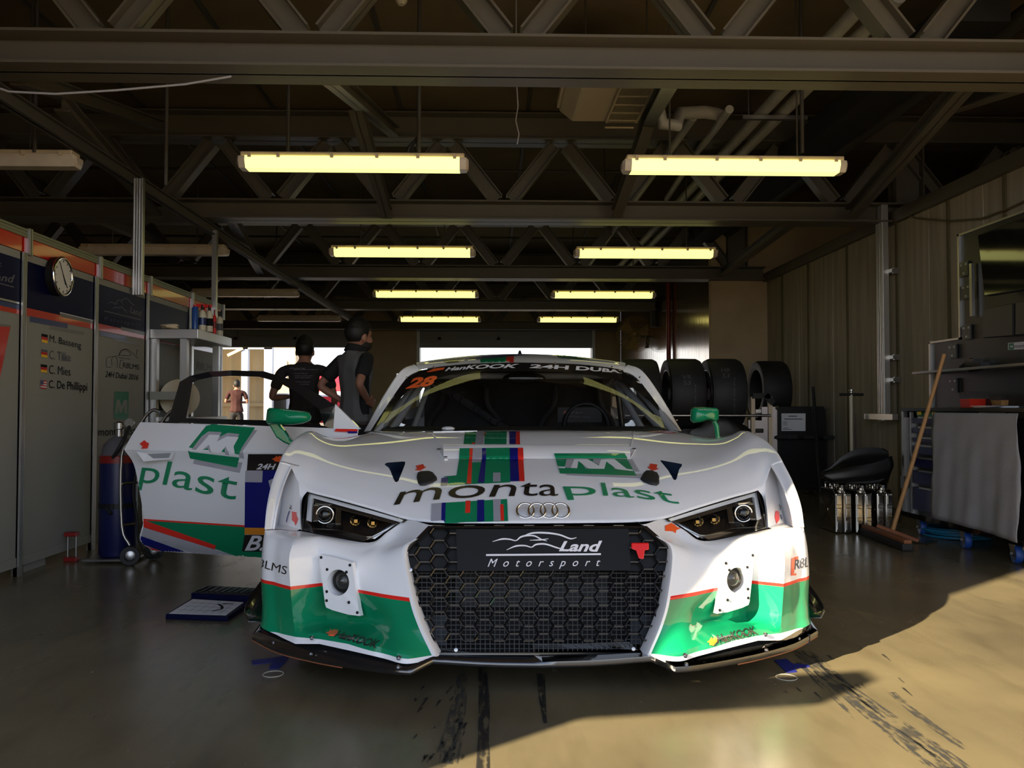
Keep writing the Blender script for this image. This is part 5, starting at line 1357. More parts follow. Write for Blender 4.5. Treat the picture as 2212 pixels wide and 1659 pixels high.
lm = mirror([(577, 885), (582, 881), (610, 882), (655, 888), (668, 891), (673, 900), (671, 908), (655, 915), (630, 918), (600, 917), (577, 916), (574, 910)], None, 4.12, 0.10, 'door_mirror', door)
obj('mirror_stalk', MB().prism([W(a, b, 4.17) for a, b in ((578, 914), (600, 913), (613, 930), (625, 948), (648, 962), (640, 968), (612, 956), (596, 945))], (0, 0.05, 0)), 'car_green', door, bevel=0.008)
mk = projector(bvh_of([lm]), 0.001)
marks(lm, mk, [T('Motorsport', quad((612, 885.5), (664, 889), (664, 891), (612, 887.5)), 'silver_ink', 0.0)], 30)
# right mirror
rm = mirror([(1492, 885), (1497, 880), (1520, 879), (1548, 881), (1553, 886), (1553, 905), (1548, 910), (1530, 908), (1510, 913), (1497, 914), (1491, 908)], None, 4.35, 0.12, 'wing_mirror', car)
obj('mirror_stalk', MB().tube([W(1541, 908, 4.42), W(1548, 920, 4.42), W(1550, 945, 4.42)], [.012, .013, .013], 8), 'car_green', rm, smooth=60)
obj('mirror_lettering', MB().prism([W(a, b, 4.345) for a, b in ((1510, 883), (1548, 883.5), (1548, 885), (1510, 885))], (0, .001, 0)), 'silver_ink', rm) if False else None
mk = projector(bvh_of([rm]), 0.001)
marks(rm, mk, [T('Land Motorsport', quad((1508, 884), (1549, 884.5), (1549, 887.5), (1508, 887)), 'silver_ink', 0.0)], 30)
# ================================================================ LEFT SIDE: exhibition partition
PX = -2.52
t = thing('partition_wall', 'white booth partition with navy and red printed bands along the left side', 'partition', (PX, 5.5, 0))
pys = [2.95, 3.79, 4.63, 5.475, 6.29, 7.18, 8.02]
panels = []
for a, b in zip(pys[:-1], pys[1:]):
    pn = obj('wall_panel', MB().bbox((PX - 0.03, a + 0.012, 0.05), (PX, b - 0.012, 1.742)), 'panel_white', t); panels.append(pn)
    obj('header_board', MB().bbox((PX - 0.03, a + 0.012, 1.745), (PX + 0.004, b - 0.012, 1.826)), 'panel_red', t)
    hr = MB().bbox((PX - 0.035, a, 1.826), (PX + 0.012, b, 1.842)).bbox((PX - 0.035, a, 1.844), (PX + 0.010, b, 1.858)).bbox((PX - 0.035, a, 1.86), (PX + 0.012, b, 1.872))
    obj('header_rail', hr, 'olive_rail', t)
    obj('base_rail', MB().bbox((PX - 0.02, a, 0.05), (PX + 0.006, b, 0.10)), 'panel_white', t)
for y in pys:
    mb = MB()
    for e in (-0.014, 0.0, 0.014): mb.box((PX + 0.004, y + e, 0.87), (0.03, 0.008, 1.74))
    mb.box((PX - 0.006, y, 0.87), (0.03, 0.036, 1.74)); obj('post', mb, 'alu', t)
    mb = MB()
    for e in (-0.01, 0.01): mb.box((PX + 0.012, y + 0.05 + e, 1.805), (0.02, 0.012, 0.145))
    obj('header_post', mb, 'alu', t)
    obj('levelling_foot', MB().lathe((PX, y, 0), [(0.018, 0), (0.018, 0.008), (0.006, 0.012), (0.006, 0.05)], 10), 'steel', t)
wx = lambda px, py: WX(px, py, PX + 0.003)
c1 = lambda a, b: (a / 4.254, 440 + b / 4.254)
k2 = lambda a, b: (a / 3.456, 800 + b / 3.456)
Q1 = lambda *p: Pg([c1(a, b) for a, b in p])
def zy(y0, y1, z0, z1, m):             # band on a panel given in metres -> pixel polygon
    def pj(y, z):
        q = RM.transposed() @ (V((PX + 0.003, y, z)) - CO); return (CX + FPX * q.x / -q.z, CY - FPX * q.y / -q.z)
    return (Pg([pj(y0, z0), pj(y1, z0), pj(y1, z1), pj(y0, z1)]), m)
def flag(tl, tr, br, bl, cols):
    q = quad(tl, tr, br, bl); n = len(cols)
    return [(Pg([q(0, 1 - i / n), q(1, 1 - i / n), q(1, 1 - (i + 1) / n), q(0, 1 - (i + 1) / n)]), c) for i, c in enumerate(cols)]
ger = ['panel_ink', 'flag_red', 'flag_gold']; usa = ['flag_red', 'paper'] * 3 + ['flag_red']
for i, pn in enumerate(panels):
    a, b = pys[i] + 0.02, pys[i + 1] - 0.02
    it = [zy(a, b, 1.445, 1.70, 'panel_navy'), zy(a, b, 1.402, 1.445, 'panel_red')]
    if i == 1:
        it += [(Q1((-60, 850), (205, 912), (205, 930), (-60, 868)), 'alu'), (Q1((-60, 878), (200, 936), (200, 980), (-60, 922)), 'panel_blue'), (Q1((-60, 1098), (100, 1115), (100, 1132), (-60, 1120)), 'panel_grey'),
               (Q1((-60, 1125), (96, 1132), (0, 1600), (-60, 1900)), 'panel_red'), T('Land', quad(c1(-85, 640), c1(138, 655), c1(124, 730), c1(-90, 690)), 'faded', 0.02, 0.15), (Q1((-80, 705), (128, 762), (128, 772), (-80, 716)), 'faded'),
               T('k', quad(c1(-15, 520), c1(18, 525), c1(18, 582), c1(-15, 575)), 'faded')]
    if i == 2:
        it += [(Q1((550, 1000), (862, 1075), (862, 1106), (552, 1036)), 'panel_grey'), (Q1((550, 996), (862, 1071), (862, 1077), (550, 1002)), 'silver_ink'), (Q1((275, 1033), (622, 1100), (622, 1147), (275, 1085)), 'panel_blue'), (Q1((455, 1126), (775, 1178), (775, 1206), (455, 1146)), 'panel_grey'),
               T('M. Basseng', quad(c1(458, 1205), c1(746, 1272), c1(746, 1352), c1(455, 1285)), 'panel_ink', 0.0), T('C. Tilke', quad(c1(455, 1345), c1(650, 1372), c1(650, 1452), c1(452, 1428)), 'faded', 0.012),
               T('C. Mies', quad(c1(453, 1480), c1(648, 1505), c1(648, 1582), c1(450, 1562)), 'panel_ink', 0.0), T('C. De Phillippi', quad(k2(366, 72), k2(652, 92), k2(652, 172), k2(364, 150)), 'panel_ink', 0.012)]
        it += flag(c1(383, 1193), c1(438, 1205), c1(438, 1285), c1(383, 1270), ger) + flag(c1(380, 1335), c1(436, 1345), c1(436, 1418), c1(380, 1408), ['faded', 'flag_red', 'flag_gold']) + flag(c1(376, 1474), c1(433, 1482), c1(433, 1556), c1(376, 1547), ger)
        it += flag(k2(303, 72), k2(348, 78), k2(348, 140), k2(303, 135), usa) + [(Pg([k2(303, 72), k2(326, 75), k2(326, 108), k2(303, 106)]), 'panel_blue')]
    if i == 3:
        wq = quad(c1(978, 862), c1(1225, 872), c1(1240, 1010), c1(1000, 985))
        it += [(sh, 'silver_ink' if m == 'silver_ink' else m) for sh, m in []]
        wv = [[(0.0, 0.45), (0.14, 0.33), (0.24, 0.38), (0.32, 0.46), (0.4, 0.2), (0.52, 0.16), (0.6, 0.5)], [(0.5, 0.3), (0.62, 0.08), (0.76, 0.02), (0.9, 0.3), (1.0, 0.45)], [(0.15, 0.86), (0.28, 0.66), (0.4, 0.72), (0.5, 0.62), (0.64, 0.86), (0.7, 1.05)]]
        it += [(stroke2d([wq(x, 1 - y) for x, y in L_], [0.6, 2, 1.6, 1.8, 2, 0.7]), 'faded') for L_ in wv]
        it += [T('Land', quad(c1(1200, 945), c1(1302, 985), c1(1300, 1036), c1(1192, 1000)), 'faded', 0.02, 0.1), (Q1((958, 980), (1296, 1062), (1296, 1072), (958, 990)), 'faded'), T('Motorsport', quad(c1(962, 1035), c1(1290, 1095), c1(1290, 1140), c1(960, 1080)), 'panel_blue', 0.0, 0.1, 1.6),
               (Q1((1112, 1130), (1335, 1180), (1335, 1212), (1112, 1162)), 'panel_grey'), (Q1((920, 1170), (1165, 1222), (1165, 1262), (920, 1212)), 'panel_blue'), (Q1((1045, 1240), (1275, 1280), (1275, 1303), (1045, 1260)), 'panel_grey')]
        for L_ in ([(975, 1442), (990, 1412), (1085, 1396), (1110, 1350), (1160, 1335), (1205, 1360), (1240, 1395), (1272, 1420)], [(1095, 1395), (1120, 1350), (1165, 1345), (1200, 1395), (1095, 1393)], [(978, 1440), (980, 1498), (1022, 1502)], [(1030, 1490), (1025, 1430), (1050, 1402), (1075, 1430), (1080, 1508)], [(1085, 1412), (1198, 1430)], [(1255, 1392), (1258, 1350), (1272, 1346)]):
            it.append((stroke2d([c1(*q) for q in L_], 0.8), 'panel_ink'))
        it += [(stroke2d([c1(1135, 1440), c1(1108, 1436), c1(1098, 1508), c1(1128, 1514)], 1.0, 1), 'panel_ink'), T('R8LMS', quad(c1(1132, 1456), c1(1282, 1482), c1(1280, 1528), c1(1128, 1506)), 'panel_ink', 0.0),
               T('24H Dubai 2016', quad(c1(972, 1538), c1(1272, 1572), c1(1270, 1622), c1(968, 1592)), 'panel_ink', 0.01, 0.15)]
        G = lambda *p: Pg([k2(a, b) for a, b in p])
        it += [(G((856, 157), (962, 160), (956, 370), (850, 362)), 'box_green'), (G((860, 320), (872, 222), (895, 218), (906, 270), (925, 220), (950, 222), (950, 322), (930, 322), (928, 262), (910, 316), (892, 316), (886, 262), (876, 320)), 'panel_white'), T('montaplast', quad(k2(735, 430), k2(1015, 418), k2(1015, 500), k2(735, 508)), 'panel_ink', 0.0)]
    if i == 5:
        it += [T('R8LMS', quad(c1(1812, 1448), c1(1968, 1492), c1(1962, 1542), c1(1805, 1526)), 'faded', 0.0), (stroke2d([c1(1815, 1435), c1(1788, 1430), c1(1778, 1528), c1(1800, 1535)], 1.2, 1), 'faded')]
    marks(pn, wx, it, 60, 0.0002)
# wall clock
t = thing('wall_clock', 'round chrome-rimmed wall clock on the navy band of the partition', 'clock', (PX + 0.03, 4.96, 1.66))
cc = V((PX, 4.96, 1.66))
obj('clock_case', MB().lathe(cc, [(0.10, 0.0), (0.112, 0.01), (0.112, 0.05), (0.10, 0.055)], 36, (1, 0, 0)), 'black_satin', t, smooth=40)
obj('clock_rim', MB().torus(cc + V((0.055, 0, 0)), 0.107, 0.009, (1, 0, 0), 40, 10), 'chrome', t, smooth=60)
fc_ = obj('clock_face', MB().lathe(cc + V((0.054, 0, 0)), [(0.101, 0), (0.101, 0.003)], 36, (1, 0, 0)), 'clock_face', t)
mb = MB()
for k in range(12):
    a = k * pi / 6; mb.bar(cc + V((0.058, 0.082 * sin(a), 0.082 * cos(a))), cc + V((0.058, 0.096 * sin(a), 0.096 * cos(a))), 0.004, 0.002, up=(1, 0, 0))
obj('hour_marks', mb, 'panel_ink', t)
for L_, a, wd in ((0.075, 2.5, 0.005), (0.085, 5.75, 0.004), (0.05, 2.62, 0.007)):
    obj('hand', MB().bar(cc + V((0.06, -0.012 * sin(a), -0.012 * cos(a))), cc + V((0.06, L_ * sin(a), L_ * cos(a))), wd, 0.002, up=(1, 0, 0)), 'panel_ink', t)
# steel rack with things on it
t = thing('steel_rack', 'grey steel shelf rack standing against the far end of the partition', 'shelf', (-2.33, 6.73, 0))
obj('top_shelf', MB().bbox((-2.505, 6.32, 1.412), (-2.15, 7.15, 1.484)), 'alu', t, bevel=0.004)
obj('lower_shelf', MB().bbox((-2.5, 6.36, 0.80), (-2.17, 7.12, 0.83)), 'alu', t)
obj('cross_bar', MB().bbox((-2.5, 6.33, 0.96), (-2.25, 6.36, 1.02)), 'panel_white', t)
for x, y in ((-2.26, 6.36), (-2.26, 7.1), (-2.48, 6.36), (-2.48, 7.1)): obj('leg', MB().box((x, y, 0.706), (0.05, 0.05, 1.412)), 'alu', t)
def bottle(px, py, h, r, m, lab, cap, label, spray=False, nm='bottle'):
    b = F(px, py, 1.484); tt = thing(nm, label, 'bottle', b, 'bottles and cans on the rack')
    if nm == 'spray_can':
        obj('can_body', MB().lathe(b, [(r, 0), (r, h * .86), (r * .6, h * .93)], 18), m, tt, smooth=40); obj('cap', MB().lathe(b, [(r * .6, h * .93), (r * .6, h), (0, h)], 14), cap, tt)
    else:
        obj('bottle_body', MB().lathe(b, [(r * .95, 0), (r, .005), (r, h * .62), (r * .8, h * .72), (r * .35, h * .8)], 18), m, tt, smooth=40)
        obj('label_band', MB().lathe(b, [(r * 1.02, h * .22), (r * 1.02, h * .5)], 18, cap=False), lab, tt, smooth=40)
        obj('cap', MB().lathe(b, [(r * .4, h * .8), (r * .42, h), (0, h)], 14), cap, tt)
        if spray: obj('trigger', MB().box(b + V((-0.012, 0, h * .97)), (0.06, 0.018, 0.022)).box(b + V((-0.035, 0, h * .89)), (0.008, 0.014, 0.04)), 'red_plastic', tt)
bottle(421, 713, 0.19, 0.024, 'can_blue', None, 'red_plastic', 'blue spray can at the near end of the rack top', nm='spray_can')
bottle(437, 715, 0.20, 0.028, 'bottle_white', 'panel_blue', 'black_satin', 'white spray bottle with blue label next to the blue can', True)
bottle(452, 717, 0.205, 0.026, 'bottle_white', 'panel_ink', 'black_satin', 'white spray bottle with black label in the middle of the rack row', True)
bottle(463, 721, 0.19, 0.015, 'red_plastic', 'dark_red', 'dark_red', 'slim red bottle between the white spray bottles', False)
bottle(474, 726, 0.20, 0.027, 'bottle_white', 'faded', 'black_satin', 'white bottle with grey label at the far end of the rack row', False)
def lump(c, r, n, seed, amp=0.25):
    rng = random.Random(seed); mb = MB().ball(c, r, n, n // 2 + 2); c = V(c)
    ph = [rng.uniform(0, 6) for _ in range(6)]
    for i, p in enumerate(mb.v):
        d = p - c; k = 1 + amp * (sin(d.x / r[0] * 5 + ph[0]) * cos(d.y / r[1] * 4 + ph[1]) * .6 + sin(d.z / r[2] * 4 + ph[2] + d.x / r[0] * 3) * .5)
        mb.v[i] = c + d * k; mb.v[i].z = max(mb.v[i].z, c.z - r[2] * .98)
    return mb
q = F(362, 711, 1.484)
tag(obj('crumpled_cloth', lump(q + V((0, 0.04, 0.022)), (0.07, 0.06, 0.022), 16, 3), 'cream', smooth=50), 'crumpled cream cloth lying on the rack top', 'cloth')
t = thing('hose_drum', 'drum with round beige face on the lower rack shelf behind the door window', 'hose drum', (-2.42, 6.6, 0.83))
hc = V((-2.36, 6.55, 0.975))
obj('drum_face', MB().lathe(hc, [(0.0, 0.0), (0.145, 0.0), (0.145, 0.012), (0.0, 0.014)], 30, (0.35, -1, 0)), 'cream', t)
obj('drum_body', MB().lathe(hc, [(0.10, -0.001), (0.10, -0.14), (0.145, -0.142), (0.145, -0.155)], 30, (0.35, -1, 0)), 'panel_blue', t, smooth=40)
# gas bottle on its trolley
t = thing('gas_bottle', 'dark blue gas bottle with red collar strapped on a hand trolley', 'gas bottle', (-2.2, 5.12, 0))
gb = V((-2.2, 5.12, 0.03))
obj('cylinder', MB().lathe(gb, [(0.10, 0), (0.105, 0.01), (0.105, 0.56), (0.10, 0.585)], 28), 'gas_blue', t, smooth=40)
obj('collar', MB().lathe(gb, [(0.107, 0.545), (0.107, 0.585), (0.10, 0.59)], 28, cap=False), 'dark_red', t, smooth=40)
obj('shoulder', MB().lathe(gb, [(0.10, 0.585), (0.085, 0.65), (0.05, 0.69), (0.025, 0.70)], 28, cap=False), 'faded', t, smooth=60)
obj('valve', MB().lathe(gb, [(0.022, 0.70), (0.022, 0.74), (0.03, 0.745), (0.03, 0.78), (0.012, 0.79)], 14).tube([gb + V((0, 0, .76)), gb + V((0.07, -0.02, .76))], 0.012, 8).lathe(gb + V((0.07, -0.02, .78)), [(0.028, -.008), (0.028, .008)], 16, (0, -1, 0)), 'steel', t, smooth=40)
obj('strap', MB().lathe(gb, [(0.108, 0.28), (0.108, 0.31)], 28, cap=False), 'black_satin', t)
t = thing('bottle_trolley', 'chrome tube hand trolley carrying the blue gas bottle', 'trolley', (-2.05, 5.05, 0))
fr = [WX(345, 887, -1.98) * 0 + W(345, 890, 4.95), W(330, 886, 4.95), W(310, 905, 4.95), W(285, 950, 4.95), W(263, 985, 4.95), W(263, 1135, 4.95), W(280, 1178, 4.95)]
obj('frame_tube', MB().tube(cr1(fr, 4), 0.0095, 8), 'steel', t, smooth=60)
fr2 = [p + V((0.07, 0.13, 0)) for p in fr]; obj('frame_tube', MB().tube(cr1(fr2, 4), 0.0095, 8), 'steel', t, smooth=60)
for y in (1045, 1135): obj('cross_tube', MB().tube([W(263, y, 4.95), W(263, y, 4.95) + V((.07, .13, 0))], 0.008, 8), 'steel', t)
for d in (V((0, 0, 0)), V((0.07, 0.17, 0))):
    c = W(281, 1195, 4.93) + d; c.z = 0.055
    wl = obj('wheel', MB().lathe(c, [(0.03, -.018), (0.052, -.018), (0.055, -.01), (0.055, .01), (0.052, .018), (0.03, .018)], 26, (0.3, -1, 0), cap=False), 'rubber', t, smooth=40)
    obj('hub', MB().lathe(c, [(0.03, -.012), (0.03, .008), (0.012, .014), (0, .014)], 20, (0.3, -1, 0)), 'steel', wl, smooth=30)
obj('toe_plate', MB().box((-2.2, 5.1, 0.02), (0.28, 0.26, 0.012)), 'steel', t)
tag(obj('gas_hose', MB().tube(cr1([gb + V((.07, -.02, .76)), W(262, 960, 5.0), W(232, 1010, 5.05), W(219, 1050, 5.08), W(222, 1085, 5.05), W(240, 1110, 5.0)], 6), 0.011, 8), 'rubber', smooth=60), 'black hose looping off the gas bottle valve', 'hose')
tag(obj('air_hose', MB().tube(cr1([W(300, 1000, 5.0), W(288, 1060, 5.02), W(296, 1120, 5.04), W(300, 1165, 5.0), W(318, 1203, 4.95), W(345, 1200, 4.9)], 6), 0.008, 8), 'rubber', smooth=60), 'dark air hose hanging behind the open door edge', 'hose')
# small red stand
b = F(155, 1212)
t = thing('jack_stand', 'little red ended stand with two chrome rods by the partition foot', 'stand', b)
for z in (0.012, 0.158): obj('end_block', MB().box(b + V((0, 0, z)), (0.075, 0.05, 0.024)), 'dark_red', t, bevel=0.004)
for dx in (-0.024, 0.024): obj('rod', MB().tube([b + V((dx, 0, .024)), b + V((dx, 0, .146))], 0.0045, 8), 'steel', t, smooth=60)
tag(obj('cable_duct_box', MB().bbox(F(52, 1236) + V((0, 0, .0)), F(82, 1222) + V((.02, .03, .055))), 'panel_white'), 'low white box at the foot of the nearest partition post', 'box')
# open tool case on the floor
t = thing('tool_case', 'open blue tool case with a white sheet in its lid beside the front wheel', 'tool case', F(470, 1310))
L0, L1, L2, L3 = F(357, 1338), F(492, 1343), F(540, 1310), F(412, 1303)
mb = MB().prism([L0, L1, L2, L3], (0, 0, 0.022)); obj('lid', mb, 'panel_navy', t, bevel=0.004)
ins = [L0.lerp(L2, .04), L1.lerp(L3, .05), L2.lerp(L0, .08), L3.lerp(L1, .06)]
sh = obj('lid_sheet', MB().prism([p + V((0, 0, .0225)) for p in ins], (0, 0, .001)), 'paper', t)
qs = quad((ins[3].x, ins[3].y), (ins[2].x, ins[2].y), (ins[1].x, ins[1].y), (ins[0].x, ins[0].y))
it = []
for k in range(1, 7): it.append((Pg([qs(k / 7, .05), qs(k / 7 + .006, .05), qs(k / 7 + .006, .95), qs(k / 7, .95)]), 'faded'))
for k in range(1, 4): it.append((Pg([qs(.04, k / 4), qs(.96, k / 4), qs(.96, k / 4 + .015), qs(.04, k / 4 + .015)]), 'faded'))
it += [(stroke2d([qs(.6, .75), qs(.72, .6), qs(.78, .4), qs(.66, .25)], .012), 'panel_ink'), (stroke2d([qs(.66, .8), qs(.85, .85)], .012), 'panel_ink')]
marks(sh, lambda a, b: V((a, b, .0238)), it, 5, 0.0001)
B2, B3 = L2 + V((.02, .17, 0)), L3 + V((.02, .17, 0))
obj('case_body', MB().prism([L3 + V((0, .006, 0)), L2 + V((0, .006, 0)), B2, B3], (0, 0, 0.045)), 'panel_navy', t)
obj('foam_tray', MB().prism([L3 + V((.012, .018, .0455)), L2 + V((-.012, .018, .0455)), B2 + V((-.012, -.012, .0455)), B3 + V((.012, -.012, .0455))], (0, 0, .002)), 'black_matte', t)
for k in range(9):
    s = (k + .6) / 9.6; a = L3.lerp(L2, s) + V((0, .03, .05)); c = B3.lerp(B2, s) + V((0, -.03, .05))
    obj('tool', MB().tube([a, a.lerp(c, .9)], 0.004, 6), 'black_gloss', t)
# ================================================================ RIGHT SIDE: tool cart
CXF = 3.02
t = thing('tool_cart', 'long black tool cart with blue drawers on blue-wheeled casters along the right wall', 'tool cart', (3.3, 5.0, 0))
obj('cart_body', MB().bbox((CXF + 0.02, 3.95, 0.15), (3.58, 6.09, 0.83)), 'board_black', t)
obj('worktop', MB().bbox((CXF - 0.005, 3.95, 0.875), (3.6, 6.12, 0.9)), 'board_black', t, bevel=0.003)
mb = MB().bbox((CXF, 6.09, 0.13), (CXF + .03, 6.12, 0.9)).bbox((CXF, 5.98, 0.13), (CXF + .02, 6.0, 0.87)); obj('frame_post', mb, 'alu', t)
obj('end_panel', MB().bbox((CXF + .03, 6.09, .14), (3.58, 6.11, .88)), 'board_black', t)
obj('base_frame', MB().bbox((CXF - .005, 3.95, .115), (3.6, 6.13, .15)), 'black_gloss', t)
obj('corner_latch', MB().box((CXF - .008, 6.09, .36), (.016, .05, .09)), 'steel', t)
for z0, z1 in ((.79, .83), (.72, .762), (.66, .689), (.575, .634), (.484, .548), (.367, .458), (.18, .34)):
    d = obj('drawer', MB().bbox((CXF + .002, 5.3, z0), (CXF + .03, 5.965, z1)), 'drawer_blue', t, bevel=.003)
    obj('drawer_shadow_gap', MB().bbox((CXF + .001, 5.3, z1 + .001), (CXF + .015, 5.965, z1 + .022)), 'board_black', d) if False else None
    obj('handle', MB().bbox((CXF - .012, 5.68, z1 - .004), (CXF + .003, 5.86, z1 + .008)), 'alu', d)
for px, py in ((1975, 1155), (2070, 1185), (2192, 1217)):
    c = F(px, py); c.x = 3.06 if px > 2000 else 3.08; c.z = 0.055
    cs = obj('caster', MB().lathe(c, [(.03, -.018), (.05, -.02), (.055, -.014), (.055, .014), (.05, .02), (.03, .018)], 26, (1, -.25, 0), cap=False), 'caster_blue', t, smooth=40)
    obj('wheel_disc', MB().lathe(c, [(.034, -.019), (.034, .019)], 20, (1, -.25, 0)), 'board_black', cs)
    mb = MB()
    for s in (-1, 1): mb.prism([c + V((s * .026, -.02, .075)), c + V((s * .026, .045, .075)), c + V((s * .026, .012, -.012)), c + V((s * .026, -.012, -.012))], (.004, 0, 0))
    mb.box(c + V((0, .01, .078)), (.07, .07, .008)).lathe(c, [(.009, -.034), (.009, .034)], 10, (1, -.25, 0)); obj('fork', mb, 'steel', cs)
obj('caster', MB().lathe((3.5, 5.9, .055), [(.055, -.018), (.055, .018)], 20, (1, 0, 0)), 'caster_blue', t); obj('caster', MB().lathe((3.5, 4.6, .055), [(.055, -.018), (.055, .018)], 20, (1, 0, 0)), 'caster_blue', t)
# grey cloth hanging over the cart front
g = []
for i in range(25):
    v_ = i / 24; row = []
    for j in range(41):
        u_ = j / 40; y = 5.635 - u_ * .93; z = .868 - v_ * (.70 + .03 * u_)
        x = CXF - .02 - .009 * v_ ** .8 * (1 + sin(u_ * 15 + v_ * 1.6) * .7 + .4 * sin(u_ * 37 + 1 + v_ * 3)) - .012 * v_ * sin(u_ * 6 + 1) - .004 * sin(v_ * 22 + u_ * 9) * sin(u_ * 11 - v_ * 7)
        y += .012 * sin(v_ * 9) * (1 if j == 0 else 0) + .02 * sin(v_ * 7 + 1) * (1 if j == 40 else 0)
        row.append(V((x, y, z)))
    g.append(row)
top = [V((CXF + .1, p.y, .9025)) for p in g[0]]; top2 = [V((CXF - .012, p.y, .9025)) for p in g[0]]
tag(obj('hanging_cloth', MB().grid(g), 'cloth_grey', smooth=80, solid=.003), 'creased light grey cloth hanging over the front of the tool cart', 'cloth')
t = thing('storage_box', 'green storage box with yellow clips in the top of the tool cart', 'box', (3.15, 5.8, .835))
obj('box_body', MB().prism([(CXF + .02, 5.62, .873), (CXF + .02, 5.95, .873), (CXF + .02, 5.93, .832), (CXF + .02, 5.64, .832)], (.25, 0, 0)), 'box_green', t, bevel=.004)
for y in (5.69, 5.89): obj('clip', MB().box((CXF + .014, y, .862), (.012, .03, .022)), 'flag_gold', t)
# things on the cart
def tub(px, Y, w_, d_, h_, fill, label, z=.9, band=None):
    c = W(px, 870, Y); c.z = z; tt = thing('snack_tub', label, 'food tub', c, 'clear snack tubs')
    def ring(s, zz): return [c + V((a * w_ / 2 * s, b * d_ / 2 * s, zz)) for a, b in ((-1, -1), (1, -1), (1, 1), (-1, 1))]
    obj('tub_wall', MB().grid([ring(.86, 0), ring(1, h_)], closed=True), 'tub_plastic', tt)
    obj('snacks', MB().grid([ring(.82, .004), ring(.92, h_ * .62)], closed=True).add(ring(.92, h_ * .62), [(0, 1, 2, 3)]), fill, tt)
    if band: obj('paper_label', MB().grid([ring(.88, h_ * .02), ring(.965, h_ * .6)], closed=True), band, tt)
    obj('lid', MB().box(c + V((0, 0, h_ + .005)), (w_ * 1.05, d_ * 1.05, .01)), 'tub_plastic', tt, bevel=.003)
tub(2106, 5.6, .15, .12, .098, 'snack', 'clear tub of snacks with a red label on the cart top', band='snack_red')
tub(2175, 5.35, .16, .12, .06, 'snack', 'shallow clear tub of biscuits on a white tray at the right', .912)
c = W(2165, 872, 5.3); c.z = .9
tag(obj('foam_tray', MB().prism([c + V(q) for q in ((-.13, -.1, 0), (.24, -.12, 0), (.24, .1, 0), (-.13, .1, 0))], (0, 0, .012)), 'paper', bevel=.005), 'white foam tray under the biscuit tub on the cart', 'tray')
c = W(2132, 873, 5.12); c.z = .9
tag(obj('paper_plate', MB().lathe(c, [(0, .004), (.06, .004), (.09, .012), (.092, .010), (.06, 0)], 24), 'paper', smooth=50), 'white paper plate on the cart in front of the foam tray', 'plate')
# equipment board behind the cart
t = thing('equipment_board', 'tall black aluminium-edged board rising behind the tool cart', 'board', (3.33, 5.0, .9))
BX = 3.3
pz = [WX(2014, 877, BX), WX(2014, 742, BX), WX(2074, 742, BX), WX(2074, 510, BX)]
ya, yb_, z1, z2 = pz[0].y, pz[3].y, pz[1].z, pz[3].z
obj('back_panel', MB().bbox((BX + .005, 4.0, .902), (BX + .03, ya, z1)).bbox((BX + .005, 4.0, z1), (BX + .03, yb_, z2)), 'board_black', t)
obj('edge_strip', MB().bbox((BX - .01, ya, .902), (BX + .035, ya + .025, z1 + .012)).bbox((BX - .01, yb_, z1), (BX + .035, ya + .025, z1 + .014)).bbox((BX - .01, yb_, z1), (BX + .035, yb_ + .022, z2 + .014)).bbox((BX - .01, 4.0, z2), (BX + .035, yb_ + .022, z2 + .014)), 'alu', t)
zs = WX(2014, 805, BX).z
obj('ledge', MB().bbox((BX - .16, 4.0, zs - .012), (BX, ya - .02, zs + .004)), 'steel', t)
for z, y in ((1.86, yb_ - .06), (1.70, yb_ - .08), (1.42, yb_ - .08), (1.06, ya - .3), (1.3, ya - .3)):
    br = obj('bracket', MB().box((BX - .006, y, z), (.012, .10, .10)), 'screen_grey', t)
    obj('bolt', MB().box((BX - .014, y - .03, z + .03), (.006, .012, .012)), 'steel', br); obj('bolt', MB().box((BX - .014, y + .03, z + .03), (.006, .012, .012)), 'steel', br); obj('bolt', MB().box((BX - .014, y, z - .03), (.006, .012, .012)), 'steel', br)
obj('bracket_rail', MB().box((BX - .02, yb_ - .17, 1.7), (.02, .03, .36)), 'steel', t)
st = [WX(2178, 741, BX - .002), WX(2290, 730, BX - .002), WX(2290, 750, BX - .002), WX(2178, 756, BX - .002)]
sk = obj('sticker', MB().prism(st, (-.0015, 0, 0)), 'paper', t)
sp = lambda a, b: WX(a, b, BX - .0045)
marks(sk, sp, [(Pg([(2179, 742), (2190, 741), (2190, 755), (2179, 755.5)]), 'box_green'), (Pg([(2181, 752), (2183, 745), (2185, 749), (2187, 744.5), (2188.5, 751.5), (2186.5, 748), (2185, 752), (2183, 748.5)]), 'paper'), T('montaplast', quad((2191, 744), (2245, 738.5), (2245, 751), (2191, 755)), 'panel_ink', 0.0)], 40, .0002)
def monitor(pts, X, label, scr, dep=.05):
    P = [WX(a, b, X) for a, b in pts]; c = sum(P, V()) / 4
    tt = thing('monitor', label, 'monitor', c, 'wall monitors on the equipment board')
    obj('casing', MB().prism([p + V((.004, 0, 0)) for p in P], (dep, 0, 0)), 'black_satin', tt, bevel=.004)
    obj('display', MB().prism([c.lerp(p, .965) for p in P], (.006, 0, 0)), scr, tt)
    obj('mount_arm', MB().bar(c + V((dep, 0, 0)), V((BX + .004, c.y, c.z)), .04, .04), 'steel', tt)
    return tt
monitor([(2110, 508), (2260, 452), (2260, 618), (2125, 640)], 3.17, 'large dark screen tilted on the upper equipment board', 'screen')
monitor([(2122, 668), (2188, 655), (2188, 725), (2122, 730)], 3.22, 'small grey monitor, inner one of the pair below the large screen', 'screen_grey')
monitor([(2192, 654), (2270, 638), (2270, 716), (2192, 724)], 3.22, 'small grey monitor at the right edge below the large screen', 'screen_grey')
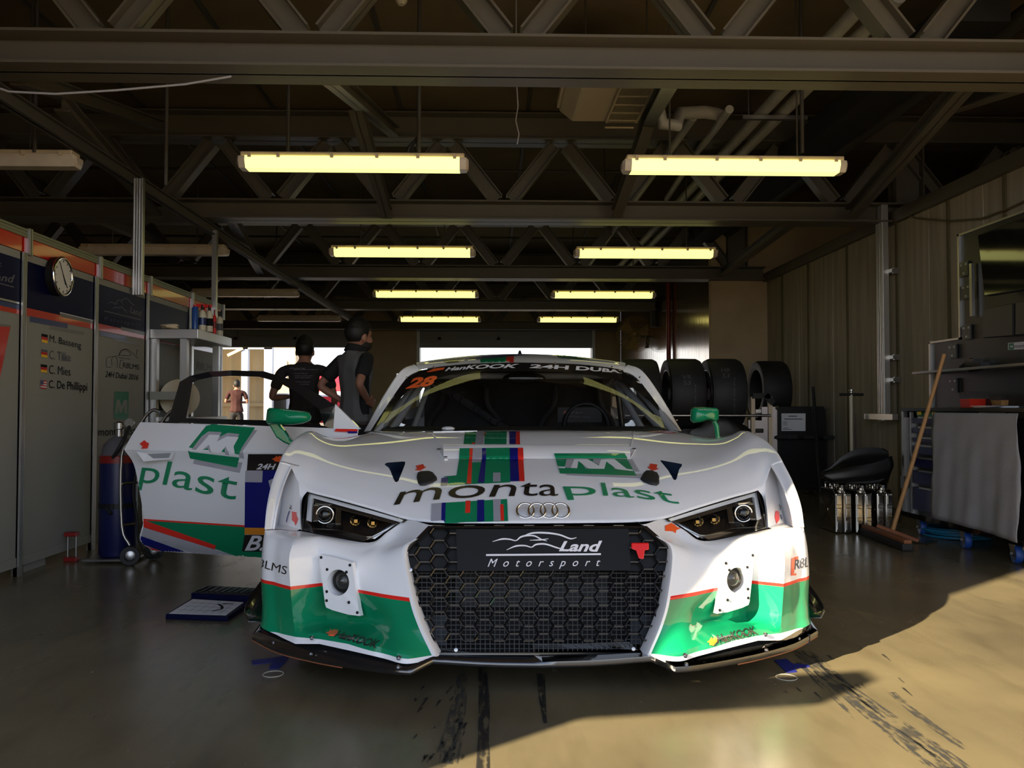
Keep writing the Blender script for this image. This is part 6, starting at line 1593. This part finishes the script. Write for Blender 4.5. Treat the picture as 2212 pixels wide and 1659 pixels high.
tag(obj('clamp_tool', MB().bar(WX(2075, 795, 3.24), WX(2100, 776, 3.26), .02, .02).box(WX(2102, 784, 3.25), (.06, .1, .05)).box(WX(2115, 793, 3.22), (.06, .14, .06)), 'black_gloss'), 'black clamp tool lying on the board ledge', 'tool')
# broom, wiper, hose under the cart
t = thing('broom', 'wide floor broom with long wooden handle leaning on the tool cart', 'broom', F(1925, 1160))
hb, ht = F(1927, 1150, .06), WX(2040, 765, 3.06)
obj('handle', MB().tube([hb, ht], [.0145, .013], 12), 'wood', t, smooth=60)
ha, hz = F(1868, 1143, .04), F(1962, 1178, .04)
obj('head', MB().bar(ha + V((0, 0, .02)), hz + V((0, 0, .02)), .05, .025), 'wood_edge', t, bevel=.006)
obj('bristles', MB().bar(ha + V((0, 0, -.015)), hz + V((0, 0, -.015)), .075, .05), 'black_matte', t, bevel=.012)
t = thing('floor_wiper', 'brown floor wiper lying beside the broom head', 'floor wiper', F(1960, 1165))
obj('wiper_bar', MB().bar(F(1895, 1135, .1), F(1985, 1168, .02), .03, .02), 'wood_edge', t); obj('wiper_blade', MB().prism([F(1962, 1172), F(2000, 1163), F(2024, 1171), F(2000, 1178)], (0, 0, .012)), 'steel', t)
mb = MB()
c = F(2085, 1163); 
for k in range(5): mb.torus(c + V((.02 * sin(k * 2), .1 + .01 * k, .01 + .012 * k)), .22 - .012 * (k % 3), .009, (0.03 * sin(k), .02, 1), 36, 6)
tag(obj('hose_coil', mb, 'hose_blue', smooth=60), 'coil of blue hose on the floor under the tool cart', 'hose')
# jerrycans
def jerry(x, y, label, rz=0.0):
    tt = thing('jerrycan', label, 'jerrycan', (x, y, 0), 'steel jerrycans beside the flight case')
    w_, d_, h_ = .06, .15, .315; o = V((x, y, 0))
    body = MB()
    for s in (-1, 1): body.prism([o + V((s * .004, a, b)) for a, b in ((-d_, .006), (d_, .006), (d_, h_ * .86), (d_ * .75, h_), (-d_ * .75, h_), (-d_, h_ * .9))], (s * (w_ - .004), 0, 0))
    obj('can_shell', body, 'steel_can', tt, bevel=.009)
    obj('seam', MB().prism([o + V((-.004, a, b)) for a, b in ((-d_ - .006, .002), (d_ + .006, .002), (d_ + .006, h_ * .88), (d_ * .76, h_ + .006), (-d_ * .76, h_ + .006), (-d_ - .006, h_ * .92))], (.008, 0, 0)), 'steel_can', tt)
    mb = MB()
    for s in (-1, 1):
        for k in range(3): mb.box(o + V((s * .033, -d_ - .001, .06 + .09 * k)), (.036, .008, .07))
    obj('end_emboss', mb, 'steel_can', tt, bevel=.004)
    for s in (-1, 1): obj('side_emboss', MB().bar(o + V((s * (w_ + .001), -d_ * .7, .06)), o + V((s * (w_ + .001), d_ * .7, .26)), .016, .006, up=(1, 0, 0)).bar(o + V((s * (w_ + .001), d_ * .7, .06)), o + V((s * (w_ + .001), -d_ * .7, .26)), .016, .006, up=(1, 0, 0)), 'steel_can', tt)
    for xx in (-.035, 0, .035): obj('grip', MB().tube(cr1([o + V((xx, -.03, h_)), o + V((xx, -.02, h_ + .035)), o + V((xx, .08, h_ + .035)), o + V((xx, .09, h_))], 4), .006, 8), 'steel_can', tt)
    obj('spout_cap', MB().lathe(o + V((0, -.10, h_ - .01)), [(.03, 0), (.03, .03), (.034, .035), (.03, .055), (0, .058)], 16, (0, -.4, 1)), 'steel_can', tt, smooth=40)
mat('steel_can', (0.5, 0.47, 0.42), 0.16, 1.0)
jerry(2.54, 6.16, 'steel jerrycan under the left end of the black bag'); jerry(2.68, 6.14, 'steel jerrycan standing between the other two'); jerry(2.84, 6.16, 'steel jerrycan with its cap showing, next to the broom handle')
t = thing('equipment_bag', 'floppy black bag piled on top of the jerrycans', 'bag', (2.66, 6.2, .36))
g = []
prof = [(1775, 1018, 1030), (1795, 1008, 1040), (1820, 985, 1043), (1850, 970, 1046), (1880, 966, 1046), (1905, 968, 1040), (1918, 975, 1020), (1920, 985, 1000)]
obj('bag_body', MB().grid(patch([[W(x, y1 - (y1 - yt) * s, 6.02 + .12 * s + (0 if s < .7 else .1)) for (x, yt, y1) in prof] for s in (0, .35, .75, 1)] + [[W(x, y1 - (y1 - yt) * .5, 6.42) for (x, yt, y1) in prof]], 4, 4)), 'bag_black', t, smooth=70, solid=.012)
obj('bag_flap', MB().grid(patch([[W(1780, 1022, 5.98), W(1830, 1010, 5.98), W(1880, 1000, 5.98), W(1925, 985, 6.0)], [W(1778, 1030, 5.97), W(1830, 1022, 5.96), W(1885, 1014, 5.97), W(1929, 1005, 5.99)], [W(1800, 1040, 5.98), W(1835, 1036, 5.97), W(1885, 1030, 5.98), W(1922, 1022, 6.0)], [W(1820, 1042, 6.1), W(1840, 1040, 6.1), W(1885, 1040, 6.1), W(1918, 1040, 6.1)]], 5, 5)), 'bag_black', t, smooth=70, solid=.01)
# flight case with paper and rollers
t = thing('flight_case', 'tall black flight case with a printed sheet beside the tyres', 'flight case', (3.24, 8.95, 0))
obj('case_shell', MB().bbox((2.99, 8.7, .05), (3.5, 9.2, .915)), 'board_black', t, bevel=.006)
for x in (3.06, 3.43): obj('caster', MB().lathe((x, 8.78, .025), [(.025, -.012), (.025, .012)], 12, (1, 0, 0)), 'rubber', t)
for x, z in ((2.99, .9), (3.5, .9), (2.99, .07), (3.5, .07)): obj('corner', MB().ball((x, 8.7, z), .022, 10, 6), 'steel', t)
obj('roller_bar', MB().tube([W(1672, 945, 8.62), W(1802, 945, 8.62)], .016, 10), 'black_satin', t, smooth=60)
for a in (1676, 1699, 1737, 1778): obj('roller', MB().tube([W(a, 945, 8.62), W(a + 22, 945, 8.62)], .024, 12), 'screen_grey', t, smooth=60)
for a in (1680, 1795): obj('roller_arm', MB().box(W(a, 945, 8.66), (.02, .09, .02)), 'black_satin', t)
sh = obj('notice_sheet', MB().prism([W(a, b, 8.695) for a, b in ((1688, 893), (1740, 893), (1740, 931), (1688, 931))], (0, -.001, 0)), 'paper', t)
np_ = lambda a, b: W(a, b, 8.691)
marks(sh, np_, [(Pg([(1694, 904.5), (1734, 904.5), (1734, 906), (1694, 906)]), 'panel_ink'), (Pg([(1703, 898), (1722, 898), (1722, 900), (1703, 900)]), 'faded')] + [(Pg([(1691, y), (1691 + w_, y), (1691 + w_, y + 1), (1691, y + 1)]), 'faded') for y, w_ in ((911, 11), (914, 9), (917.5, 10), (924, 12), (927, 20))], 40, .0001)
tag(obj('leaning_pole', MB().tube([W(1756, 836, 8.5), W(1760, 900, 8.45), F(1776, 1082, .0)], [.016, .02, .014], 10), 'black_satin', smooth=60), 'black pole leaning in front of the flight case', 'pole')
t = thing('stirrup_pump', 'T-handled white hand pump standing behind the black bag', 'pump', (3.42, 7.9, 0))
pc_ = V((3.42, 7.9, 0)); zt = W(1861, 852, 7.8).z
obj('barrel', MB().tube([pc_, pc_ + V((0, 0, zt))], .016, 12), 'bottle_white', t, smooth=60); obj('foot', MB().lathe(pc_, [(.08, 0), (.07, .015)], 20), 'steel', t)
obj('handle', MB().tube([pc_ + V((-.115, 0, zt)), pc_ + V((.115, 0, zt))], .014, 10), 'rubber', t, smooth=60); obj('knob', MB().lathe(pc_ + V((0, 0, zt + .014)), [(.014, 0), (.014, .015), (.024, .02), (.024, .034)], 12), 'steel', t)
obj('side_rod', MB().tube([pc_ + V((.035, -.01, .3)), pc_ + V((.035, -.01, .84))], .006, 8), 'pipe_dark', t)
# tyres and rack
def tyre(c, label, rim=True, group='racing tyres on the rack'):
    c = V(c); tt = thing('racing_tyre', label, 'tyre', c - V((0, 0, .34)), group)
    td = obj('tread', MB().lathe(c, [(.235, -.15), (.29, -.165), (.322, -.158), (.338, -.125), (.34, 0), (.338, .125), (.322, .158), (.29, .165), (.235, .15)], 48, (1, 0, 0), cap=False), 'rubber', tt, smooth=50)
    obj('carcass', MB().lathe(c, [(.235, -.15), (.23, 0), (.235, .15)], 40, (1, 0, 0), cap=False), 'rubber', tt, smooth=50)
    if rim:
        obj('rim_edge', MB().torus(c + V((-.148, 0, 0)), .229, .006, (1, 0, 0), 40, 8), 'steel', tt, smooth=60)
        mb = MB()
        for k in range(12):
            a = k * pi / 6; d = V((0, cos(a), sin(a))); mb.bar(c + V((-.09, 0, 0)) + d * .05, c + V((-.13, 0, 0)) + d * .226, .026, .018, up=(1, 0, 0))
        mb.lathe(c + V((-.09, 0, 0)), [(.06, -.03), (.06, .03), (.03, .035)], 20, (1, 0, 0)); obj('spokes', mb, 'black_matte', tt)
        obj('rim_barrel', MB().lathe(c, [(.228, -.148), (.215, -.10), (.21, .12), (0, .13)], 36, (1, 0, 0), cap=False), 'black_matte', tt, smooth=40)
    return tt, td
tz = 1.03
tyres = [tyre((2.226, 8.04, tz), 'black racing tyre chalked HR S3, next to the tall loose tyre'), tyre((1.845, 8.04, tz), 'black racing tyre chalked VR S3, second from the right on the rack'), tyre((1.44, 8.1, tz), 'black racing tyre chalked HL 3, beside the car roof')]
for (tt, td), (l1, l2), px, py in zip(tyres, (('HR', 'S3'), ('VR', 'S3'), ('HL', '3')), (1568, 1484, 1384), (802, 817, 803)):
    pj = projector(bvh_of([td]), .002)
    marks(td, pj, [T(l1, quad((px - 10, py - 7), (px + 10, py - 7), (px + 10, py + 2), (px - 10, py + 2)), 'faded', 0), T(l2, quad((px - 7, py + 5), (px + 8, py + 5), (px + 8, py + 14), (px - 7, py + 14)), 'faded', 0)] +
        ([T('S/710R18  P200  JM18', quad((px + 17, py + 92), (px + 17, py + 14), (px + 21, py + 14), (px + 21, py + 92)), 'faded', 0.0)] if l1 != 'HL' else []), 8)
tyre((3.22, 9.64, 1.10), 'unmounted black tyre standing highest at the right end of the rack', False)
for k, x in enumerate((1.5, 1.9, 2.3)): tyre((x, 8.1, .342), ('left', 'middle', 'right')[k] + ' tyre on the floor below the rack', False)
t = thing('tyre_rack', 'steel tyre rack with pale uprights and a bright rail behind the right mirror', 'rack', (1.95, 8.1, 0))
for x, y in ((2.42, 7.70), (2.58, 7.70), (2.42, 8.46), (2.58, 8.46), (1.15, 7.70), (1.15, 8.46)):
    obj('upright', MB().box((x, y, .50), (.035, .035, 1.0)), 'lamp_body', t)
for y in (7.68, 8.45): obj('rail', MB().tube([(1.12, y, .83), (2.58, y, .83)], .014, 10), 'steel', t, smooth=60)
obj('support_rail', MB().tube([(1.12, 7.9, .685), (2.58, 7.9, .685)], .02, 8), 'pipe_dark', t)
obj('end_brace', MB().bar((2.41, 7.67, 1.01), (2.57, 7.67, 1.01), .03, .05).bar((2.53, 7.67, 1.02), (2.60, 7.67, .94), .03, .05), 'black_satin', t)
for x in (2.47,): obj('buckle', MB().box((x, 7.70, .87), (.05, .02, .03)), 'steel', t)
tag(obj('tyre_plinth', MB().bbox((3.06, 9.36, 0), (3.38, 9.9, .757)), 'board_black'), 'dark plinth under the loose tyre behind the flight case', 'plinth')
tag(obj('black_wrap', lump((2.1, 7.62, .66), (.26, .035, .14), 20, 5, .2), 'bag_black', smooth=60), 'crinkled black plastic hanging below the rack rail', 'plastic sheet')
# ================================================================ beyond the back doors
t = thing('yard_canopy', 'corrugated tan shed with pale steel columns seen through the left doorway', 'shed', (-9.5, 26, 0))
mb = MB(); n = 60; y = 31
xs = [-14.5 + 6.6 * k / n for k in range(n + 1)]
mb.grid([[V((x, y + (.06 if k % 4 in (0, 1) else 0), z)) for k, x in enumerate(xs)] for z in (0, 3.2)])
obj('corrugated_wall', mb, 'corrugated', t)
for z in (.95, 2.0): obj('wall_rail', MB().bbox((-14.5, 30.8, z), (-7.9, 30.9, z + .12)), 'corrugated', t)
for x0, x1, Y in ((521, 535, 25), (570, 588, 25)):
    a, b = W(x0, 800, Y).x, W(x1, 800, Y).x; obj('column', MB().bbox((a, Y, 0), (b, Y + .2, 3.2)), 'grey_steel', t)
obj('roof_beam', MB().bbox((W(483, 760, 25).x - 3, 25, 2.62), (W(588, 760, 25).x, 25.2, 2.85)), 'grey_steel', t)
obj('roof_brace', MB().bar(W(492, 768, 25), W(525, 752, 25), .08, .08), 'corrugated', t)
obj('roof', MB().prism([(-15, 24.8, 2.9), (-6.3, 24.8, 2.9), (-7.7, 31.2, 3.25), (-15, 31.2, 3.25)], (0, 0, .1)), 'grey_steel', t)
t = thing('tower_block', 'pale sandstone building behind the left doorway with square white window', 'building', (-12, 60, 0))
a, b = W(588, 800, 60).x, W(638, 800, 60).x
obj('tower', MB().bbox((a, 60, 0), (b, 64, 5.3)), 'sand_building', t); obj('window', MB().bbox((W(602, 790, 60).x, 59.9, 3.0), (W(620, 790, 60).x, 60, 4.2)), 'paper', t); obj('roof_parapet', MB().bbox((a - .3, 59.8, 5.3), (b + .2, 64, 5.55)), 'sand_building', t)
t = thing('red_tent', 'red gazebo tent glowing behind the two men', 'tent', (W(700, 860, 36).x, 36, 0))
def P3(px, py, Y): return W(px, py, Y)
pk = W(722, 783, 37.5); c0 = [W(655, 828, 34), W(790, 828, 34), W(780, 832, 41), W(668, 832, 41)]
obj('tent_roof', MB().add([pk] + c0, [(0, 1, 2), (0, 2, 3), (0, 3, 4), (0, 4, 1)]), 'tent_red', t)
obj('tent_side', MB().prism([c0[0], c0[1], V((c0[1].x, c0[1].y, .3)), V((c0[0].x, c0[0].y, .3))], (0, .05, 0)), 'tent_red', t)
obj('tent_band', MB().prism([V((c0[0].x, 33.9, 1.55)), V((c0[1].x, 33.9, 1.55)), V((c0[1].x, 33.9, 1.35)), V((c0[0].x, 33.9, 1.35))], (0, .03, 0)), 'paper', t)
for x in (c0[0].x, c0[1].x): obj('tent_pole', MB().tube([(x, 33.95, 0), (x, 33.95, 2.0)], .04, 8), 'steel', t)
t = thing('parked_van', 'white and grey vehicle corner seen under the man\'s elbow through the left doorway', 'vehicle', (W(612, 870, 32).x, 32, 0))
a, b = W(583, 870, 32).x, W(624, 870, 32).x
obj('van_body', MB().bbox((a, 32, .35), (b, 35, 1.45)), 'paper', t, bevel=.08); obj('van_window', MB().bbox((a + .15, 31.95, .85), (b - .1, 32.0, 1.25)), 'screen_grey', t)
for x in (a + .2, b - .2): obj('van_wheel', MB().lathe((x, 32.4, .32), [(.32, -.1), (.32, .1)], 20, (1, 0, 0)), 'rubber', t)
# ================================================================ PEOPLE
def prune(m):
    us = sorted({i for f in m.f for i in f}); nw = {i: k for k, i in enumerate(us)}; m.v = [m.v[i] for i in us]; m.f = [tuple(nw[i] for i in f) for f in m.f]; return m
def skin_mesh(chains, sub=1):            # chains: list of [(point, (rx, ry))...]; shared points are welded -> evaluated mesh
    bm = bmesh.new(); lay = bm.verts.layers.skin.verify(); idx = {}
    first = None
    for ch in chains:
        prev = None
        for p, r in ch:
            k = tuple(round(c, 4) for c in p)
            if k not in idx:
                v = bm.verts.new(p); v[lay].radius = r if isinstance(r, tuple) else (r, r); idx[k] = v
                if first is None: first = v; v[lay].use_root = True
            v = idx[k]
            if prev is not None and prev is not v and bm.edges.get((prev, v)) is None: bm.edges.new((prev, v))
            prev = v
    me = bpy.data.meshes.new('sk'); bm.to_mesh(me); bm.free()
    o = bpy.data.objects.new('sk', me); C.objects.link(o)
    o.modifiers.new('k', 'SKIN'); s = o.modifiers.new('s', 'SUBSURF'); s.levels = s.render_levels = sub
    dg = bpy.context.evaluated_depsgraph_get(); dg.update()
    r = bpy.data.meshes.new_from_object(o.evaluated_get(dg))
    mb = MB().add([v.co.copy() for v in r.vertices], [tuple(p.vertices) for p in r.polygons])
    bpy.data.objects.remove(o); bpy.data.meshes.remove(r); return mb
def fuse(mbs, vox):
    mb = MB()
    for m in mbs: mb.add(m.v, m.f)
    me = bpy.data.meshes.new('fu'); me.from_pydata([tuple(p) for p in mb.v], [], mb.f); o = bpy.data.objects.new('fu', me); C.objects.link(o)
    bm = bmesh.new(); bm.from_mesh(me); bmesh.ops.recalc_face_normals(bm, faces=bm.faces); bm.to_mesh(me); bm.free()
    r = o.modifiers.new('r', 'REMESH'); r.mode = 'VOXEL'; r.voxel_size = vox
    q = o.modifiers.new('q', 'SMOOTH'); q.factor = .5; q.iterations = 3
    dg = bpy.context.evaluated_depsgraph_get(); dg.update()
    r = bpy.data.meshes.new_from_object(o.evaluated_get(dg)); out = MB().add([v.co.copy() for v in r.vertices], [tuple(p.vertices) for p in r.polygons])
    bpy.data.objects.remove(o); bpy.data.meshes.remove(r); return out
def hand(wrist, fdir, pdir, sgn, curl=.5):   # wrist point, finger direction, palm normal, thumb side
    wrist, f, n = V(wrist), V(fdir).normalized(), V(pdir).normalized(); n = (n - f * n.dot(f)).normalized(); s = f.cross(n) * sgn
    ms = []; palm = MB()
    g = []
    for t, w_, h_ in ((-.02, .024, .018), (.02, .034, .016), (.06, .041, .014), (.088, .041, .012)):
        c = wrist + f * t; g.append([c + s * w_ * cos(a) + n * h_ * sin(a) for a in [2 * pi * k / 12 for k in range(12)]])
    palm.grid(g, closed=True).add(g[0], [tuple(range(12))]).add(g[-1], [tuple(range(12))]); ms.append(palm)
    for k, L_ in enumerate((.068, .078, .073, .056)):
        o = wrist + f * .082 + s * (.030 - .0195 * k); d = f; pts = [o]
        for j, (a, seg) in enumerate(((curl * .6, .45), (curl, .32), (curl * .8, .26))):
            d = (M.Rotation(a, 3, s.cross(V((0, 0, 0))) if False else (f.cross(n))) @ d) if False else (d * cos(a) + n * sin(a)).normalized(); pts.append(pts[-1] + d * L_ * seg)
        ms.append(MB().tube(pts, [.0092, .009, .0085, .007], 8)); ms.append(MB().ball(pts[-1], .0072, 8, 6))
    o = wrist + f * .018 + s * .028; d = (f * .7 + s * .6 + n * .25).normalized(); p1 = o + d * .034; d2 = (f * .9 + s * .15 + n * .3).normalized(); p2 = p1 + d2 * .03; p3 = p2 + d2 * .022
    ms.append(MB().tube([o, p1, p2, p3], [.013, .0115, .010, .008], 8)); ms.append(MB().ball(p3, .0085, 8, 6))
    return ms
def head(c, hs, fwd, tilt=0):            # centre of head, facing +Y locally then turned by fwd (radians about z, 0 = +Y)
    R_ = M.Rotation(fwd, 3, 'Z') @ M.Rotation(tilt, 3, 'X'); ms = []
    sk = MB().ball((0, -.008, .02), (.077, .098, .10), 24, 18); fa = MB().ball((0, .022, -.045), (.06, .068, .075), 20, 14); jaw = MB().ball((0, .055, -.082), (.036, .032, .028), 14, 10)
    nose = MB().tube([(0, .092, .022), (0, .108, -.012), (0, .113, -.028), (0, .094, -.038)], [.008, .011, .014, .010], 8)
    lips = MB().ball((0, .086, -.058), (.024, .010, .011), 12, 8); brow = MB().ball((0, .082, .032), (.05, .016, .012), 14, 8)
    ms += [sk, fa, jaw, nose, lips, brow]
    for s in (-1, 1):
        ms.append(MB().ball((s * .079, -.005, -.012), (.011, .022, .034), 12, 10)); ms.append(MB().ball((s * .031, .08, .006), (.012, .009, .009), 10, 8)); ms.append(MB().ball((s * .045, .05, -.03), (.024, .03, .026), 10, 8))
    for m in ms: m.v = [V(c) + (R_ @ p) * hs for p in m.v]
    return ms, R_
def person(label, loc, rz, s, arms, top, legs, hair_m, head_turn=0, beard=False, bald=False, folded=False, accents=None, print_=False, hs=1.1, nm='person'):
    t = thing(nm, label, 'person', loc); L = V(loc)
    Rz = M.Rotation(rz, 3, 'Z'); X_ = lambda p: L + Rz @ (V(p) * s)
    body = []
    torso = [((0, 0, .93), (.13, .095)), ((0, .0, 1.05), (.138, .098)), ((0, -.005, 1.2), (.16, .112)), ((0, -.01, 1.34), (.165, .11)), ((0, -.012, 1.425), (.115, .09)), ((0, .0, 1.48), (.068, .068)), ((0, .012, 1.55), (.060, .062))]
    ch = [torso]
    for q in (-1, 1):
        ch.append([((0, 0, .93), (.13, .095)), ((q * .09, 0, .86), (.075, .08)), ((q * .105, .015, .66), (.068, .072)), ((q * .108, .02, .48), (.056, .06)), ((q * .11, -.005, .30), (.054, .058)), ((q * .112, -.02, .09), (.036, .042)), ((q * .118, .03, .045), (.036, .03)), ((q * .125, .13, .03), (.036, .022)), ((q * .127, .18, .026), (.026, .016))])
    hands = []; armch = []
    for q, (sh, el, wr, fd, pn) in zip((-1, 1), arms):
        a = [((0, -.01, 1.34), (.165, .11)), ((q * .13, -.012, 1.405), (.062, .062)), (sh, (.054, .056)), (tuple((V(sh) * .5 + V(el) * .5)), (.047, .049)), (el, (.038, .04)), (tuple(V(el) * .6 + V(wr) * .4), (.039, .037)), (wr, (.025, .023))]
        armch.append(a); ch.append(a); hands += hand(wr, fd, pn, q * (1 if True else -1), .45)
    sk = skin_mesh(ch, 1); hd, R_ = head((0, .03, 1.59), hs, head_turn)
    bd = fuse([sk] + hands + hd, .0085); bd.v = [X_(p) for p in bd.v]
    obj('body', bd, 'skin', t, smooth=180)
    # clothes
    gtor = [((0, 0, .80), (.235, .18)), ((0, 0, .93), (.20, .15))] + [(p, (r[0] + .016, r[1] + .018)) for p, r in torso[1:5]] + [((0, .0, 1.475), (.084, .082))]
    sc = [gtor]
    for a in armch:
        e = a[3][0]; e2 = tuple(V(a[3][0]) * .55 + V(a[4][0]) * .45)
        sc.append([gtor[4], (a[1][0], (.072, .072)), (a[2][0], (.068, .070)), (e, (.064, .066)), (e2, (.062, .064))])
    sm = fuse([skin_mesh(sc, 1)], .011); sm.v = [X_(p) for p in sm.v]; shirt = obj('shirt', sm, top, t, smooth=180)
    if accents:
        for nm2, pts, rr, mt in accents:
            m_ = MB()
            if nm2 == 'collar': m_.lathe(X_((0, .0, 1.472)), [(.10 * s, -.02), (.084 * s, .035), (.077 * s, .037), (.09 * s, -.02)], 28, Rz @ V((0, .25, 1)), cap=False); obj('collar', m_, mt, shirt, smooth=40)
            else:
                m_ = fuse([skin_mesh([[(p, r) for p, r in zip(pts, rr)]], 1)], .010); m_.v = [X_(p) for p in m_.v]; obj(nm2, m_, mt, shirt, smooth=180)
    lc = [[((0, 0, 1.0), (.165, .125)), ((0, 0, .90), (.185, .14))]]
    for q in (-1, 1): lc.append([((0, 0, .90), (.185, .14)), ((q * .095, 0, .84), (.14, .14)), ((q * .105, .015, .66), (.094, .098)), ((q * .108, .02, .48), (.074, .078)), ((q * .11, -.005, .30), (.068, .072)), ((q * .112, -.02, .12), (.058, .064))])
    lm_ = fuse([skin_mesh(lc, 1)], .012); lm_.v = [X_(p) for p in lm_.v]; obj('trousers', lm_, legs, t, smooth=180)
    for q in (-1, 1):
        m_ = MB().ball((q * .121, .06, .042), (.048, .135, .045), 16, 10); m_.v = [X_((p.x, p.y, max(p.z, .002))) for p in m_.v]; obj('shoe', m_, 'black_matte', t, smooth=60)
    # hair: a cap that follows the skull
    hm = MB().ball((0, -.014, .034), (.085, .102, .104), 72, 54)
    keep = []
    for i, f in enumerate(hm.f):
        c = sum((hm.v[j] for j in f), V()) / len(f)
        sm_ = lambda a, b, x: (lambda t: t * t * (3 - 2 * t))(max(0, min(1, (x - a) / (b - a))))
        lim = -.07 + .055 * sm_(-.05, -.02, c.y) + .07 * sm_(.015, .05, c.y)
        if c.z > lim and not (bald and c.z > .105): keep.append(f)
    hm.f = keep; hm.m = [0] * len(keep)
    if not bald:
        for i, p in enumerate(hm.v): 
            if p.z > .06: hm.v[i] = p + V((0, .006, .016 * (p.z - .06) / .08)) + V((sin(i * 3.1) * .003, cos(i * 2.3) * .003, sin(i * 1.7) * .003))
    hm.v = [X_(V((0, .03, 1.59)) + (R_ @ p) * hs) for p in hm.v]; obj('hair', prune(hm), hair_m, t, smooth=80, solid=.008)
    if beard:
        bm_ = MB().ball((0, .034, -.062), (.066, .068, .054), 64, 48); kp = []
        for f in bm_.f:
            c = sum((bm_.v[j] for j in f), V()) / len(f)
            if c.z < -.075 + .9 * abs(c.x) ** .9 - .0 and c.y > -.015: kp.append(f)
        bm_.f = kp; bm_.m = [0] * len(kp); bm_.v = [X_(V((0, .03, 1.59)) + (R_ @ p) * hs) for p in bm_.v]; obj('beard', prune(bm_), 'beard', t, smooth=80, solid=.006)
    return t, shirt
# man with beard, hands on hips, turned to the right
b = W(768, 881, 6.7); 
a_ = [((-.20, -.01, 1.385), (-.33, -.17, 1.17), (-.20, .0, 1.03), (.45, .85, -.1), (.9, -.1, .1)),
      ((.20, -.01, 1.385), (.33, -.17, 1.17), (.20, .0, 1.03), (-.45, .85, -.1), (-.9, -.1, .1))]
# local frame: y forward; x to the left of a person looking along +y is -x, so right side is +x
acc = [('side_panel', [(.135, .0, 1.30), (.132, .0, 1.12), (.135, .0, .88)], [(.05, .05), (.05, .05), (.055, .055)], 'shirt_black'), ('collar', None, None, 'shirt_black'),
       ('sleeve', [(.155, -.012, 1.405), (.20, -.01, 1.385), (.275, -.10, 1.268), (.298, -.13, 1.222)], [(.074, .076), (.074, .076), (.071, .073), (.070, .072)], 'shirt_black'),
       ('sleeve', [(-.155, -.012, 1.405), (-.20, -.01, 1.385), (-.275, -.10, 1.268), (-.298, -.13, 1.222)], [(.074, .076), (.074, .076), (.071, .073), (.070, .072)], 'shirt_black')]
m1, sh1 = person('bearded man in grey and black polo shirt, hands on hips, looking right', (b.x, 6.7, 0), radians(-50), 0.92, a_, 'shirt_grey', 'trousers', 'hair', radians(4), True, accents=acc, hs=1.16)
# man seen from behind in a dark printed t-shirt
b = W(657, 881, 8.0)
a2 = [((-.225, -.01, 1.385), (-.33, -.05, 1.10), (-.17, .16, 1.12), (.7, .6, .1), (0, .4, -.9)),
      ((.225, -.01, 1.385), (.32, -.03, 1.10), (.27, .16, .92), (-.1, .8, -.6), (-.9, 0, .2))]
m2, sh2 = person('man seen from behind in dark printed t-shirt beside the bearded man', (b.x, 8.0, 0), radians(3), 0.90, a2, 'shirt_dark', 'khaki', 'hair', 0, False, hs=1.12)
pj = projector(bvh_of([sh2]), .003)
it = [T('endurance racing', quad((627, 794), (668, 790), (668, 795), (627, 799)), 'shirt_print', 0), T('the twenty four hours', quad((637, 799), (687, 794), (687, 799), (637, 804)), 'shirt_print', 0)] if False else []
for k, (x0, x1, y) in enumerate(((625, 660, 796), (634, 687, 798.5), (636, 664, 807), (636, 676, 812), (637, 672, 816), (639, 670, 825), (641, 668, 830), (638, 660, 838))):
    it.append((stroke2d([(x0 + (x1 - x0) * i / 9, y + .5 * sin(i * 2.6 + k)) for i in range(10)], [.5 + .5 * ((i * 7 + k) % 3) / 2 for i in range(10)]), 'shirt_print'))
marks(sh2, pj, it, 6)
# distant person outside
b = W(511, 881, 22)
a3 = [((-.20, -.01, 1.385), (-.30, -.02, 1.12), (-.05, .20, 1.17), (.9, .3, .1), (0, .9, -.2)), ((.20, -.01, 1.385), (.30, -.02, 1.12), (.06, .19, 1.12), (-.9, .3, .1), (0, .9, -.2))]
person('distant person in maroon top standing outside the left doorway with arms folded', (b.x, 22, 0), radians(12), 0.93, a3, 'maroon', 'trousers', 'hair', 0, False, hs=1.08)
